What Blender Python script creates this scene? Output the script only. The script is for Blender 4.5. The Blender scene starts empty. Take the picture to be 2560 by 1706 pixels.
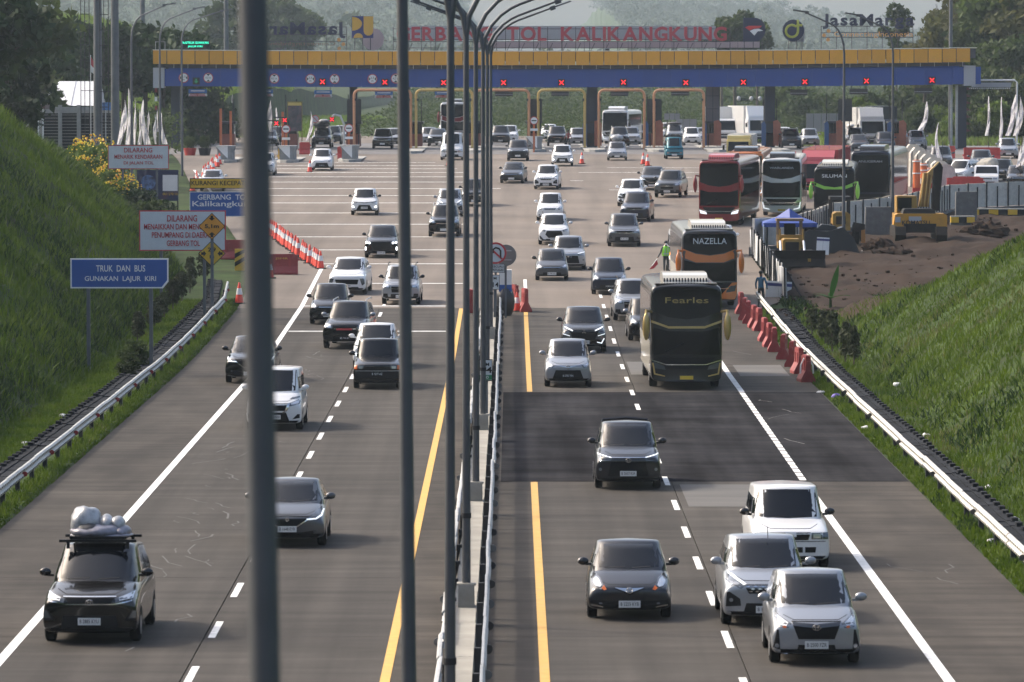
import bpy, bmesh, math, random
import numpy as np
from mathutils import Vector, Matrix
from mathutils.bvhtree import BVHTree

random.seed(7); RNG = np.random.default_rng(7)
S = bpy.context.scene; COL = S.collection
# ------------------------------------------------------------------ camera, sky, sun, exposure
F = 13100.0; HC = 10.7; TH = math.atan(648.0 / F)
cam = bpy.data.cameras.new('camera'); co = bpy.data.objects.new('camera', cam); COL.objects.link(co)
co.location = (0, 0, HC); co.rotation_euler = (math.pi / 2 - TH, 0, 0)
cam.sensor_width = 36; cam.lens = F / 2560 * 36; cam.clip_start = 1; cam.clip_end = 9000
cam.dof.use_dof = True; cam.dof.focus_distance = 225; cam.dof.aperture_fstop = 5.6
S.camera = co
SUN_AZ, SUN_EL = math.radians(-62), math.radians(40)
W = bpy.data.worlds.new('World'); S.world = W; W.use_nodes = True
wn = W.node_tree; bg = wn.nodes['Background']
sky = wn.nodes.new('ShaderNodeTexSky'); sky.sky_type = 'NISHITA'; sky.sun_disc = False
sky.sun_elevation = SUN_EL; sky.sun_rotation = SUN_AZ; sky.air_density = 1.0; sky.dust_density = 6.0; sky.ozone_density = 0.6
wn.links.new(sky.outputs[0], bg.inputs[0]); bg.inputs[1].default_value = 0.15
sl = bpy.data.lights.new('sun', 'SUN'); sl.energy = 1.65; sl.angle = math.radians(4); sl.color = (1, .93, .82)
so = bpy.data.objects.new('sun', sl); COL.objects.link(so)
sd = Vector((math.sin(SUN_AZ) * math.cos(SUN_EL), math.cos(SUN_AZ) * math.cos(SUN_EL), math.sin(SUN_EL)))
so.rotation_euler = sd.to_track_quat('Z', 'Y').to_euler(); so.location = (-60, 60, 90)
S.view_settings.view_transform = 'Standard'; S.view_settings.look = 'None'
S.view_settings.exposure = 0.95; S.view_settings.gamma = 1
S.view_settings.use_curve_mapping = False
S.render.engine = 'CYCLES'
c = S.cycles; c.use_denoising = True; c.max_bounces = 6; c.volume_bounces = 1; c.transparent_max_bounces = 8
c.diffuse_bounces = 3; c.glossy_bounces = 3; c.caustics_reflective = False; c.caustics_refractive = False
c.sample_clamp_indirect = 4

# ------------------------------------------------------------------ places: photo pixel -> point of the place
K = 1.0880
_py = np.array([-100, 200, 257, 298, 364, 405, 440, 475, 600, 2000.])
_pz = np.array([0, .02, .95, 1.62, 3.1, 4.1, 4.55, 4.8, 5.0, 5.0])
_gy = np.arange(-100, 2000, 1.0)
_gz = np.interp(_gy, _py, _pz)
_gz = np.convolve(np.pad(_gz, 12, mode='edge'), np.ones(25) / 25, mode='valid')
def RZ(y): return float(np.interp(y, _gy, _gz))
def RZa(y): return np.interp(y, _gy, _gz)
def ray(px, py):
    u, v = (px - 1280) / F, (853 - py) / F
    return Vector((u, math.cos(TH) + v * math.sin(TH), -math.sin(TH) + v * math.cos(TH)))
def G(dx, dy, h=0.0):
    """ground point under a pixel of the photo (2353 wide view); h: height of the seen point above the road"""
    d = ray(dx * K, dy * K); a, b = 20.0, 900.0
    for _ in range(50):
        m = (a + b) / 2; t = m / d.y
        if HC + t * d.z - h > RZ(m): a = m
        else: b = m
    return Vector((a / d.y * d.x, a, RZ(a)))
def AT(sx, sy, Y):
    """point at distance Y along a source pixel (2560 wide)"""
    d = ray(sx, sy); t = Y / d.y
    return Vector((t * d.x, Y, HC + t * d.z))
def AD(dx, dy, Y): return AT(dx * K, dy * K, Y)

# ------------------------------------------------------------------ objects
def link(o, parent=None):
    COL.objects.link(o)
    if parent is not None: o.parent = parent
    return o
def tag(o, label=None, cat=None, group=None, kind=None):
    if label: o['label'] = label
    if cat: o['category'] = cat
    if group: o['group'] = group
    if kind: o['kind'] = kind
    return o
def thing(name, label, cat, loc=(0, 0, 0), rz=0, group=None):
    o = bpy.data.objects.new(name, None); link(o); o.empty_display_size = .3
    o.location = loc; o.rotation_euler = (0, 0, rz)
    return tag(o, label, cat, group)
def ob(name, me, parent=None, mat=None, loc=(0, 0, 0), rot=(0, 0, 0), sc=None):
    o = bpy.data.objects.new(name, me); link(o, parent)
    o.location = loc; o.rotation_euler = rot
    if sc is not None: o.scale = sc if hasattr(sc, '__len__') else (sc,) * 3
    if mat is not None:
        if len(me.materials) == 0: me.materials.append(mat)
        o.material_slots[0].link = 'OBJECT'; o.material_slots[0].material = mat
    return o
def kids(o): return [c for c in COL.objects if c.parent == o]
def dup(root, loc, rz=0, label=None, group=None, sc=None, tree=None):
    """copy of a thing with its parts and sub-parts"""
    r = root.copy(); COL.objects.link(r); r.location = loc; r.rotation_euler = (0, 0, rz)
    if sc is not None: r.scale = sc if hasattr(sc, '__len__') else (sc,) * 3
    if label: r['label'] = label
    if group: r['group'] = group
    for ch in (tree if tree is not None else root.children):
        c2 = ch.copy(); COL.objects.link(c2); c2.parent = r
        for g in ch.children:
            d = g.copy(); COL.objects.link(d); d.parent = c2
    return r

class MB:
    def __init__(s): s.v = []; s.f = []; s.m = []
    def add(s, vs, fs, m=0):
        n = len(s.v); s.v += [tuple(p) for p in vs]
        for f in fs: s.f.append(tuple(i + n for i in f)); s.m.append(m)
        return s
    def box(s, c, d, rz=0, m=0, rx=0, ry=0, taper=1):
        x, y, z = d[0] / 2, d[1] / 2, d[2] / 2
        p = [(-x, -y, -z), (x, -y, -z), (x, y, -z), (-x, y, -z), (-x * taper, -y * taper, z), (x * taper, -y * taper, z), (x * taper, y * taper, z), (-x * taper, y * taper, z)]
        R = Matrix.Rotation(rz, 3, 'Z') @ Matrix.Rotation(rx, 3, 'X') @ Matrix.Rotation(ry, 3, 'Y'); c = Vector(c)
        return s.add([R @ Vector(q) + c for q in p], [(0, 3, 2, 1), (4, 5, 6, 7), (0, 1, 5, 4), (1, 2, 6, 5), (2, 3, 7, 6), (3, 0, 4, 7)], m)
    def prism(s, poly, a, b, ax='y', m=0):
        """poly extruded along an axis. ax y: poly=(x,z); ax x: poly=(y,z); ax z: poly=(x,y)"""
        n = len(poly)
        def q(p, t): return (p[0], t, p[1]) if ax == 'y' else ((t, p[0], p[1]) if ax == 'x' else (p[0], p[1], t))
        fs = [tuple(range(n)), tuple(range(2 * n - 1, n - 1, -1))] + [(i, i + n, (i + 1) % n + n, (i + 1) % n) for i in range(n)]
        return s.add([q(p, a) for p in poly] + [q(p, b) for p in poly], fs, m)
    def tube(s, path, r, n=8, m=0, cap=True):
        path = [Vector(p) for p in path]; k = len(path)
        rs = r if hasattr(r, '__len__') else [r] * k
        vs = []; up = None
        for i, p in enumerate(path):
            t = (path[min(i + 1, k - 1)] - path[max(i - 1, 0)]).normalized()
            if up is None:
                up = Vector((0, 0, 1)) if abs(t.z) < .9 else Vector((1, 0, 0))
            a = t.cross(up).normalized(); b = a.cross(t).normalized(); up = b
            for j in range(n):
                w = 2 * math.pi * j / n
                vs.append(p + (a * math.cos(w) + b * math.sin(w)) * rs[i])
        fs = [(i * n + j, i * n + (j + 1) % n, (i + 1) * n + (j + 1) % n, (i + 1) * n + j) for i in range(k - 1) for j in range(n)]
        if cap: fs += [tuple(range(n))[::-1], tuple(range((k - 1) * n, k * n))]
        return s.add(vs, fs, m)
    def lathe(s, prof, n=16, c=(0, 0, 0), m=0, ax='z'):
        vs = []
        for r, z in prof:
            for j in range(n):
                w = 2 * math.pi * j / n; x, y = r * math.cos(w), r * math.sin(w)
                vs.append((c[0] + x, c[1] + y, c[2] + z) if ax == 'z' else ((c[0] + z, c[1] + x, c[2] + y) if ax == 'x' else (c[0] + x, c[1] + z, c[2] + y)))
        k = len(prof)
        fs = [(i * n + j, i * n + (j + 1) % n, (i + 1) * n + (j + 1) % n, (i + 1) * n + j) for i in range(k - 1) for j in range(n)]
        fs += [tuple(range(n))[::-1], tuple(range((k - 1) * n, k * n))]
        return s.add(vs, fs, m)
    def ball(s, c, r, n=10, k=6, m=0):
        r = r if hasattr(r, '__len__') else (r,) * 3
        vs = []
        for i in range(k + 1):
            a = math.pi * i / k
            for j in range(n):
                w = 2 * math.pi * j / n
                vs.append((c[0] + r[0] * math.sin(a) * math.cos(w), c[1] + r[1] * math.sin(a) * math.sin(w), c[2] + r[2] * math.cos(a)))
        fs = [(i * n + j, i * n + (j + 1) % n, (i + 1) * n + (j + 1) % n, (i + 1) * n + j) for i in range(k) for j in range(n)]
        return s.add(vs, fs, m)
    def mesh(s, name, mats=(), smooth=False):
        me = bpy.data.meshes.new(name); me.from_pydata(s.v, [], s.f)
        for m in mats: me.materials.append(m)
        if len(mats) > 1: me.polygons.foreach_set('material_index', s.m)
        bm = bmesh.new(); bm.from_mesh(me); bmesh.ops.recalc_face_normals(bm, faces=bm.faces); bm.to_mesh(me); bm.free()
        if smooth:
            me.polygons.foreach_set('use_smooth', [True] * len(me.polygons))
            try: me.set_sharp_from_angle(angle=math.radians(42))
            except Exception: pass
        return me
    def build(s, name, mats, parent=None, loc=(0, 0, 0), rz=0, smooth=False):
        if not isinstance(mats, (list, tuple)): mats = [mats]
        o = bpy.data.objects.new(name, s.mesh(name, mats, smooth)); link(o, parent)
        o.location = loc; o.rotation_euler = (0, 0, rz); return o
def rawmesh(name, V, Fc, mats=(), mi=None, smooth=False):
    """fast mesh from numpy arrays; Fc: (n,k) faces of equal size"""
    V = np.asarray(V, np.float32); Fc = np.asarray(Fc, np.int32)
    me = bpy.data.meshes.new(name); me.vertices.add(len(V)); me.vertices.foreach_set('co', V.ravel())
    n, k = Fc.shape; me.loops.add(n * k); me.loops.foreach_set('vertex_index', Fc.ravel())
    me.polygons.add(n); me.polygons.foreach_set('loop_start', np.arange(0, n * k, k, dtype=np.int32))
    try: me.polygons.foreach_set('loop_total', np.full(n, k, np.int32))
    except Exception: pass
    for m in mats: me.materials.append(m)
    if mi is not None: me.polygons.foreach_set('material_index', np.asarray(mi, np.int32))
    if smooth: me.polygons.foreach_set('use_smooth', np.ones(n, bool))
    me.update(calc_edges=True); me.validate(); return me

# ------------------------------------------------------------------ materials
_M = {}
def nd(t, typ, **kw):
    n = t.nodes.new(typ)
    for k, v in kw.items():
        if k.startswith('i_'): n.inputs[k[2:].replace('_', ' ')].default_value = v
        else: setattr(n, k, v)
    return n
def mat(name, col, rough=.6, metal=0, coat=0, emit=None, es=1, var=0, vs=3, st=(1, 1, 1), bump=0, bs=40, spec=.5, rnd=0, col2=None, dirt=None):
    if name in _M: return _M[name]
    m = bpy.data.materials.new(name); m.use_nodes = True; _M[name] = m
    t = m.node_tree; b = t.nodes['Principled BSDF']; L = t.links.new
    b.inputs['Base Color'].default_value = (*col, 1); b.inputs['Roughness'].default_value = rough
    b.inputs['Metallic'].default_value = metal; b.inputs['Specular IOR Level'].default_value = spec
    b.inputs['Coat Weight'].default_value = coat; b.inputs['Coat Roughness'].default_value = .05
    if emit: b.inputs['Emission Color'].default_value = (*emit, 1); b.inputs['Emission Strength'].default_value = es
    if var or bump or rnd or dirt:
        tc = nd(t, 'ShaderNodeTexCoord'); mp = nd(t, 'ShaderNodeMapping'); mp.inputs['Scale'].default_value = st
        L(tc.outputs['Object'], mp.inputs[0])
        cur = None
        if var:
            n = nd(t, 'ShaderNodeTexNoise'); n.inputs['Scale'].default_value = vs; n.inputs['Detail'].default_value = 6; n.inputs['Roughness'].default_value = .62
            L(mp.outputs[0], n.inputs['Vector'])
            r = nd(t, 'ShaderNodeValToRGB'); a = [max(0, x * (1 - var)) for x in col]; c2 = col2 or [min(1, x * (1 + var)) for x in col]
            r.color_ramp.elements[0].position = .3; r.color_ramp.elements[1].position = .7
            r.color_ramp.elements[0].color = (*a, 1); r.color_ramp.elements[1].color = (*c2, 1)
            L(n.outputs[0], r.inputs[0]); cur = r.outputs[0]
        if dirt:
            n2 = nd(t, 'ShaderNodeTexNoise'); n2.inputs['Scale'].default_value = dirt[1]; n2.inputs['Detail'].default_value = 8; n2.inputs['Roughness'].default_value = .7
            L(tc.outputs['Object'], n2.inputs['Vector'])
            r2 = nd(t, 'ShaderNodeValToRGB'); r2.color_ramp.elements[0].position = .5; r2.color_ramp.elements[1].position = .72
            r2.color_ramp.elements[0].color = (0, 0, 0, 1); r2.color_ramp.elements[1].color = (dirt[2],) * 3 + (1,)
            mx = nd(t, 'ShaderNodeMix', data_type='RGBA'); L(n2.outputs[0], r2.inputs[0]); L(r2.outputs[0], mx.inputs['Factor'])
            if cur: L(cur, mx.inputs[6])
            else: mx.inputs[6].default_value = (*col, 1)
            mx.inputs[7].default_value = (*dirt[0], 1); cur = mx.outputs[2]
        if rnd:
            oi = nd(t, 'ShaderNodeObjectInfo'); mr = nd(t, 'ShaderNodeMapRange'); mr.inputs[3].default_value = 1 - rnd; mr.inputs[4].default_value = 1 + rnd
            L(oi.outputs['Random'], mr.inputs[0]); hs = nd(t, 'ShaderNodeHueSaturation'); L(mr.outputs[0], hs.inputs['Value'])
            if cur: L(cur, hs.inputs['Color'])
            else: hs.inputs['Color'].default_value = (*col, 1)
            cur = hs.outputs[0]
        if cur: L(cur, b.inputs['Base Color'])
        if bump:
            n3 = nd(t, 'ShaderNodeTexNoise'); n3.inputs['Scale'].default_value = bs; n3.inputs['Detail'].default_value = 4
            L(mp.outputs[0], n3.inputs['Vector']); bp = nd(t, 'ShaderNodeBump'); bp.inputs['Strength'].default_value = bump; bp.inputs['Distance'].default_value = .02
            L(n3.outputs[0], bp.inputs['Height']); L(bp.outputs[0], b.inputs['Normal'])
    return m
def leafmat(name, a, b_, trans=.25, rnd=.25, vs=.7):
    if name in _M: return _M[name]
    m = mat(name, a, .7, var=.01, vs=vs, rnd=rnd, col2=b_, spec=.25)
    b = m.node_tree.nodes['Principled BSDF']; b.inputs['Subsurface Weight'].default_value = 0
    t = m.node_tree; tr = nd(t, 'ShaderNodeBsdfTranslucent'); mx = nd(t, 'ShaderNodeMixShader'); mx.inputs[0].default_value = trans
    src = b.inputs['Base Color'].links[0].from_socket
    t.links.new(src, tr.inputs[0]); out = t.nodes['Material Output']
    t.links.new(b.outputs[0], mx.inputs[1]); t.links.new(tr.outputs[0], mx.inputs[2]); t.links.new(mx.outputs[0], out.inputs['Surface'])
    return m
STEEL = mat('galvanised_steel', (.40, .41, .42), .45, .6, var=.15, vs=4)
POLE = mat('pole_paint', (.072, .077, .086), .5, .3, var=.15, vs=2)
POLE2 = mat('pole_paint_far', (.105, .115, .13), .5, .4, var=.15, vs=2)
CONC = mat('concrete', (.34, .33, .30), .85, var=.25, vs=2.5, bump=.3, bs=25, dirt=((.12, .11, .10), 1.2, .6))
CONCD = mat('concrete_dark', (.13, .13, .13), .85, var=.3, vs=2.5, bump=.3, dirt=((.06, .06, .055), 1.4, .7), rnd=.2)
WHITEP = mat('white_road_paint', (.78, .78, .76), .7, var=.18, vs=5, dirt=((.30, .29, .28), 2.2, .75))
YELLOWP = mat('yellow_road_paint', (.62, .36, .08), .7, var=.15, vs=4, dirt=((.32, .24, .14), 2.0, .6))
WHITE = mat('white_panel', (.72, .73, .73), .5, var=.06, vs=2)
BLACK = mat('black_paint', (.006, .006, .007), .5, spec=.25)
DARK = mat('dark_grey_paint', (.022, .023, .026), .6, spec=.25)
RUBBER = mat('tyre_rubber', (.006, .006, .0065), .9, spec=.15)
RIM = mat('alloy_rim', (.35, .35, .36), .35, .8)
GLASS = mat('tinted_glass', (.003, .004, .006), .08, 0, spec=.42)
GLASSB = mat('tinted_glass_blue', (.0025, .0035, .005), .1, 0, spec=.22)
LAMP = mat('lamp_glass', (.26, .28, .31), .10, .5, coat=.6)
LAMPD = mat('dark_lamp_glass', (.10, .11, .12), .1, .4, coat=1)
LIT = mat('lit_lamp', (.9, .9, .9), .3, emit=(.9, .95, 1), es=5)
LENS = mat('lamp_lens', (.62, .65, .68), .15, .7)
DRL = mat('lamp_strip', (.8, .82, .85), .2, .1, emit=(.9, .95, 1), es=.5)
AMBER = mat('amber_lens', (.65, .14, .02), .3)
AMBERLIT = mat('amber_lit', (.9, .3, .02), .3, emit=(1, .32, .03), es=6)
CHROME = mat('chrome', (.62, .63, .64), .12, 1)
PLATE = mat('white_plate', (.62, .62, .61), .5)
PLATEY = mat('yellow_plate', (.62, .42, .03), .5)
TRIM = mat('black_plastic', (.006, .006, .0065), .6, spec=.25)
GRILLE = mat('grille_black', (.0035, .0035, .004), .5, spec=.2)
REDP = mat('red_plastic', (.42, .035, .03), .5, var=.15, vs=3, rnd=.1)
REDF = mat('red_cone_plastic', (.72, .055, .03), .5, rnd=.1)
YEL = mat('yellow_plastic', (.60, .36, .05), .5, var=.1)
ORANGE = mat('orange_paint', (.50, .13, .04), .5, var=.12, vs=2)
BLUE = mat('blue_sign', (.012, .075, .30), .45, var=.05)
SIGNW = mat('sign_letter_white', (.62, .66, .70), .5)
SIGNR = mat('sign_letter_red', (.42, .03, .04), .5)
SIGNBG = mat('sign_white', (.50, .54, .58), .5, var=.05)
SIGNY = mat('sign_yellow', (.62, .38, .02), .5)
SIGNO = mat('sign_amber', (.58, .24, .012), .5)
PAINT = {k: mat('paint_' + k, c, r, me, coat=.7 if max(c) < .3 else .8, spec=.3 if max(c) < .3 else .5, rnd=.04) for k, (c, r, me) in dict(
    white=((.66, .67, .68), .4, 0), silver=((.27, .285, .31), .30, .45), grey=((.07, .074, .082), .3, .5), dgrey=((.02, .021, .025), .3, .5), black=((.003, .003, .0035), .25, 0),
    blue=((.010, .016, .034), .3, .5), brown=((.0045, .004, .0035), .25, .2), teal=((.015, .16, .22), .35, .1), yellow=((.50, .38, .10), .4, 0), red=((.16, .006, .010), .3, .2),
    orange=((.50, .14, .02), .35, 0), gold=((.42, .30, .10), .35, .5), cream=((.55, .52, .44), .4, 0), green=((.16, .42, .03), .4, 0), bus=((.002, .002, .0023), .35, 0), navy=((.012, .018, .035), .3, .2), rbox=((.36, .03, .04), .5, 0), boxw=((.62, .62, .61), .5, 0)).items()}

_T = {}
def text_mesh(s, size=1.0, ext=.01, bold=0.0, sx=1.0, al='CENTER'):
    k = (s, round(size, 3), ext, bold, sx, al)
    if k in _T: return _T[k]
    cu = bpy.data.curves.new('lettering', 'FONT'); cu.body = s; cu.size = size; cu.extrude = ext; cu.offset = bold; cu.align_x = al; cu.align_y = 'CENTER'
    cu.resolution_u = 3
    o = bpy.data.objects.new('tmp', cu); COL.objects.link(o)
    dg = bpy.context.evaluated_depsgraph_get(); ev = o.evaluated_get(dg)
    me = bpy.data.meshes.new_from_object(ev, depsgraph=dg); me.name = 'lettering'
    bpy.data.objects.remove(o); bpy.data.curves.remove(cu)
    if sx != 1: me.transform(Matrix.Diagonal((sx, 1, 1, 1)))
    me.transform(Matrix.Rotation(math.pi / 2, 4, 'X'))    # stands up, reads from -Y
    me.materials.clear(); _T[k] = me; return me
def text(s, m, parent, loc, width=None, height=None, ext=.006, bold=0, name='lettering', rz=0, al='CENTER'):
    """lettering facing -Y, fitted to a cap height and a width in metres"""
    me = text_mesh(s, 1.0, ext, bold, 1.0, al)
    xs = [v.co.x for v in me.vertices]; zs = [v.co.z for v in me.vertices]
    w, h = max(xs) - min(xs), max(zs) - min(zs)
    kz = (height / h) if height else width / w
    kx = (width / w) if width else kz
    o = ob(name, me, parent, m, loc, (0, 0, rz), (kx, 1, kz)); return o
def subd(vs, fs, lv=2):
    me = bpy.data.meshes.new('tmp'); me.from_pydata([tuple(v) for v in vs], [], fs)
    bm = bmesh.new(); bm.from_mesh(me); bmesh.ops.recalc_face_normals(bm, faces=bm.faces); bm.to_mesh(me); bm.free()
    o = bpy.data.objects.new('tmp', me); COL.objects.link(o); md = o.modifiers.new('s', 'SUBSURF'); md.levels = lv; md.render_levels = lv
    dg = bpy.context.evaluated_depsgraph_get(); ev = o.evaluated_get(dg); m2 = ev.to_mesh()
    V = [v.co.copy() for v in m2.vertices]; Fc = [tuple(p.vertices) for p in m2.polygons]
    ev.to_mesh_clear(); bpy.data.objects.remove(o); bpy.data.meshes.remove(me); return V, Fc
def vmesh(name, V, Fc, smooth=True, ang=40):
    me = bpy.data.meshes.new(name); me.from_pydata([tuple(v) for v in V], [], Fc)
    if smooth:
        me.polygons.foreach_set('use_smooth', [True] * len(me.polygons))
        if ang: me.set_sharp_from_angle(angle=math.radians(ang))
    return me
def clip(poly, i, c, keep_less):
    out = []; n = len(poly)
    for k in range(n):
        a, b = poly[k], poly[(k + 1) % n]
        ia = (a[i] <= c) if keep_less else (a[i] >= c); ib = (b[i] <= c) if keep_less else (b[i] >= c)
        if ia: out.append(a)
        if ia != ib:
            t = (c - a[i]) / (b[i] - a[i]); out.append((a[0] + t * (b[0] - a[0]), a[1] + t * (b[1] - a[1])))
    return out
def patch(name, bvh, poly, axis='f', off=.006, cell=.09, depth=.02, far=3.0):
    """a thin piece lying on a body: a 2-D outline thrown onto the surface along an axis (f: seen from the front, l / r: from a side, b: from behind)"""
    bm = bmesh.new()
    u0, u1 = min(p[0] for p in poly), max(p[0] for p in poly); v0, v1 = min(p[1] for p in poly), max(p[1] for p in poly)
    nu = max(1, math.ceil((u1 - u0) / cell)); nv = max(1, math.ceil((v1 - v0) / cell))
    def hit(u, v):
        if axis == 'f': o, d = Vector((u, -far, v)), Vector((0, 1, 0))
        elif axis == 'b': o, d = Vector((u, 30, v)), Vector((0, -1, 0))
        elif axis == 'r': o, d = Vector((far, u, v)), Vector((-1, 0, 0))
        else: o, d = Vector((-far, u, v)), Vector((1, 0, 0))
        p, n, i, ds = bvh.ray_cast(o, d)
        if p is None:
            p, n, i, ds = bvh.find_nearest(o + d * far)
            if p is None: return o + d * far, -d
        if n.dot(d) > 0: n = -n
        n = (n - d * .6).normalized()
        return p, n
    nor = {}
    for a in range(nu):
        s1 = clip(clip(poly, 0, u0 + (u1 - u0) * a / nu, False), 0, u0 + (u1 - u0) * (a + 1) / nu, True)
        if len(s1) < 3: continue
        for b in range(nv):
            s2 = clip(clip(s1, 1, v0 + (v1 - v0) * b / nv, False), 1, v0 + (v1 - v0) * (b + 1) / nv, True)
            if len(s2) < 3: continue
            q = []
            for p in s2:
                if not q or (abs(p[0] - q[-1][0]) + abs(p[1] - q[-1][1])) > 1e-5: q.append(p)
            if len(q) > 2 and abs(q[0][0] - q[-1][0]) + abs(q[0][1] - q[-1][1]) < 1e-5: q.pop()
            if len(q) < 3: continue
            vs = []
            for p in q:
                h, n = hit(*p); v = bm.verts.new(h + n * off); vs.append(v)
            try: bm.faces.new(vs)
            except ValueError: pass
    bmesh.ops.remove_doubles(bm, verts=bm.verts, dist=1e-4)
    d = {'f': Vector((0, -1, 0)), 'b': Vector((0, 1, 0)), 'r': Vector((1, 0, 0)), 'l': Vector((-1, 0, 0))}[axis]
    bm.normal_update()
    for f in bm.faces:
        if f.normal.dot(d) < 0: f.normal_flip()
    be = [e for e in bm.edges if e.is_boundary]; cp = {}
    for e in be:
        for v in e.verts:
            if v not in cp: cp[v] = bm.verts.new(v.co - d * depth)
    for e in be:
        a, b = e.verts
        try: bm.faces.new((b, a, cp[a], cp[b]))
        except ValueError: pass
    me = bpy.data.meshes.new(name); bm.to_mesh(me); bm.free(); return me
def circ(x, z, r, n=12, rz=None): return [(x + r * math.cos(2 * math.pi * i / n), z + (rz or r) * math.sin(2 * math.pi * i / n)) for i in range(n)]
def rect(x0, x1, z0, z1): return [(x0, z0), (x1, z0), (x1, z1), (x0, z1)]
def mir(p): return [(-x, z) for x, z in p][::-1]
# ------------------------------------------------------------------ cars
def bvh_of(V, Fc): return BVHTree.FromPolygons([tuple(v) for v in V], Fc)
def shell(W, st, cab, bulge=.07, boxy=0, drop=.19):
    h = W / 2; vs, fs = [], []
    def ring(y, ws, zb, zt, k):
        w = h * ws; s = 1 if boxy == 0 else .5
        pts = [(0, zb), (.90 * w, zb - .02), (.995 * w, zb + .07), (w, zb + .48 * (zt - zb)), ((.99 - .01 * s) * w, zt - .17 * s - .03), ((.95 - .07 * s) * w, zt - .015), (.5 * w, zt + .018), (0, zt + .025)]
        sw = .07 * (1 if k < 2 else .3 if k == 2 else 0)
        R = [(x, y + sw * (x / h) ** 2, z) for x, z in pts]
        return R + [(-x, yy, z) for x, yy, z in R[1:-1]][::-1]
    n = 14
    for k, s_ in enumerate(st): vs += ring(*s_, k)
    for k in range(len(st) - 1):
        for j in range(n): fs.append((k * n + j, k * n + (j + 1) % n, (k + 1) * n + (j + 1) % n, (k + 1) * n + j))
    def cap(k, dy):
        b = k * n; y, ws, zb, zt = st[k]; c0 = len(vs)
        # a column down the middle keeps the nose full
        zz = [vs[b + 2][2], vs[b + 3][2], vs[b + 4][2], vs[b + 5][2]]
        for z in zz: vs.append((0, y + dy, z))
        for sgn in (0, 1):
            r = [b + 1, b + 2, b + 3, b + 4, b + 5, b + 6] if sgn == 0 else [b + 13, b + 12, b + 11, b + 10, b + 9, b + 8]
            fs.append((b, r[0], r[1], c0)); fs.append((c0, r[1], r[2], c0 + 1)); fs.append((c0 + 1, r[2], r[3], c0 + 2)); fs.append((c0 + 2, r[3], r[4], c0 + 3)); fs.append((c0 + 3, r[4], r[5], b + 7))
    cap(0, -bulge); cap(len(st) - 1, .05)
    V, Fc = subd(vs, fs, 2)
    q = h / max(abs(v.x) for v in V)
    for v in V: v.x *= q
    if cab:
        yc, zc, yw, zr, yr, yb, wb, wr = cab
        cs, cf = [], []
        def lev(z, f, g, wq, crown=0):
            w = h * wq; yf = yc + (yw - yc) * f; y2 = yb + (yr - yb) * g
            a = min(.14, (y2 - yf) * .2)
            R = [(0, yf - .05), (.6 * w, yf + .0), (w, yf + a), (w, yf + (y2 - yf) * .36), (w, yf + (y2 - yf) * .68), (w, y2 - a), (.6 * w, y2), (0, y2 + .03)]
            R = R + [(-x, y) for x, y in R[1:-1]][::-1]
            dz = lambda y: drop * min(1, max(0, (y - yw - .25) / (yr - yw - .25))) ** 1.25 * min(1, max(0, (z - zc) / hz)) ** 2
            return [(x, y, z - dz(y) + crown * (1 - (x / max(w, .01)) ** 2)) for x, y in R]
        hz = zr - zc
        fz = lambda z: (z - zc) / hz
        L = [(zc - .12, fz(zc - .12), 0, wb), (zc + .05, fz(zc + .05), fz(zc + .05), wb * .985), (zr - .17, fz(zr - .17), fz(zr - .17), wr + (wb - wr) * .17), (zr - .035, fz(zr - .035), fz(zr - .035), wr * 1.01), (zr, fz(zr) + .06, 1, wr * .95), (zr + .015, fz(zr) + .5, 1, wr * .55)]
        for z, f, g, w_ in L:
            cs += lev(z, f, g, w_, .012 if z > zr - .02 else 0)
        for k in range(len(L) - 1):
            for j in range(14): cf.append((k * 14 + j, k * 14 + (j + 1) % 14, (k + 1) * 14 + (j + 1) % 14, (k + 1) * 14 + j))
        b = (len(L) - 1) * 14
        cf.append((b, b + 1, b + 13)); 
        for q in range(1, 6): cf.append((b + q, b + q + 1, b + 14 - q - 1, b + 14 - q))
        cf.append((b + 6, b + 7, b + 8))
        V2, F2 = subd(cs, cf, 2); o = len(V); q = h * wb / max(abs(v.x) for v in V2)
        for v in V2: v.x *= q
        return V + V2, Fc + [tuple(i + o for i in f) for f in F2], bvh_of(V, Fc), bvh_of(V2, F2)
    return V, Fc, bvh_of(V, Fc), None

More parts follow.
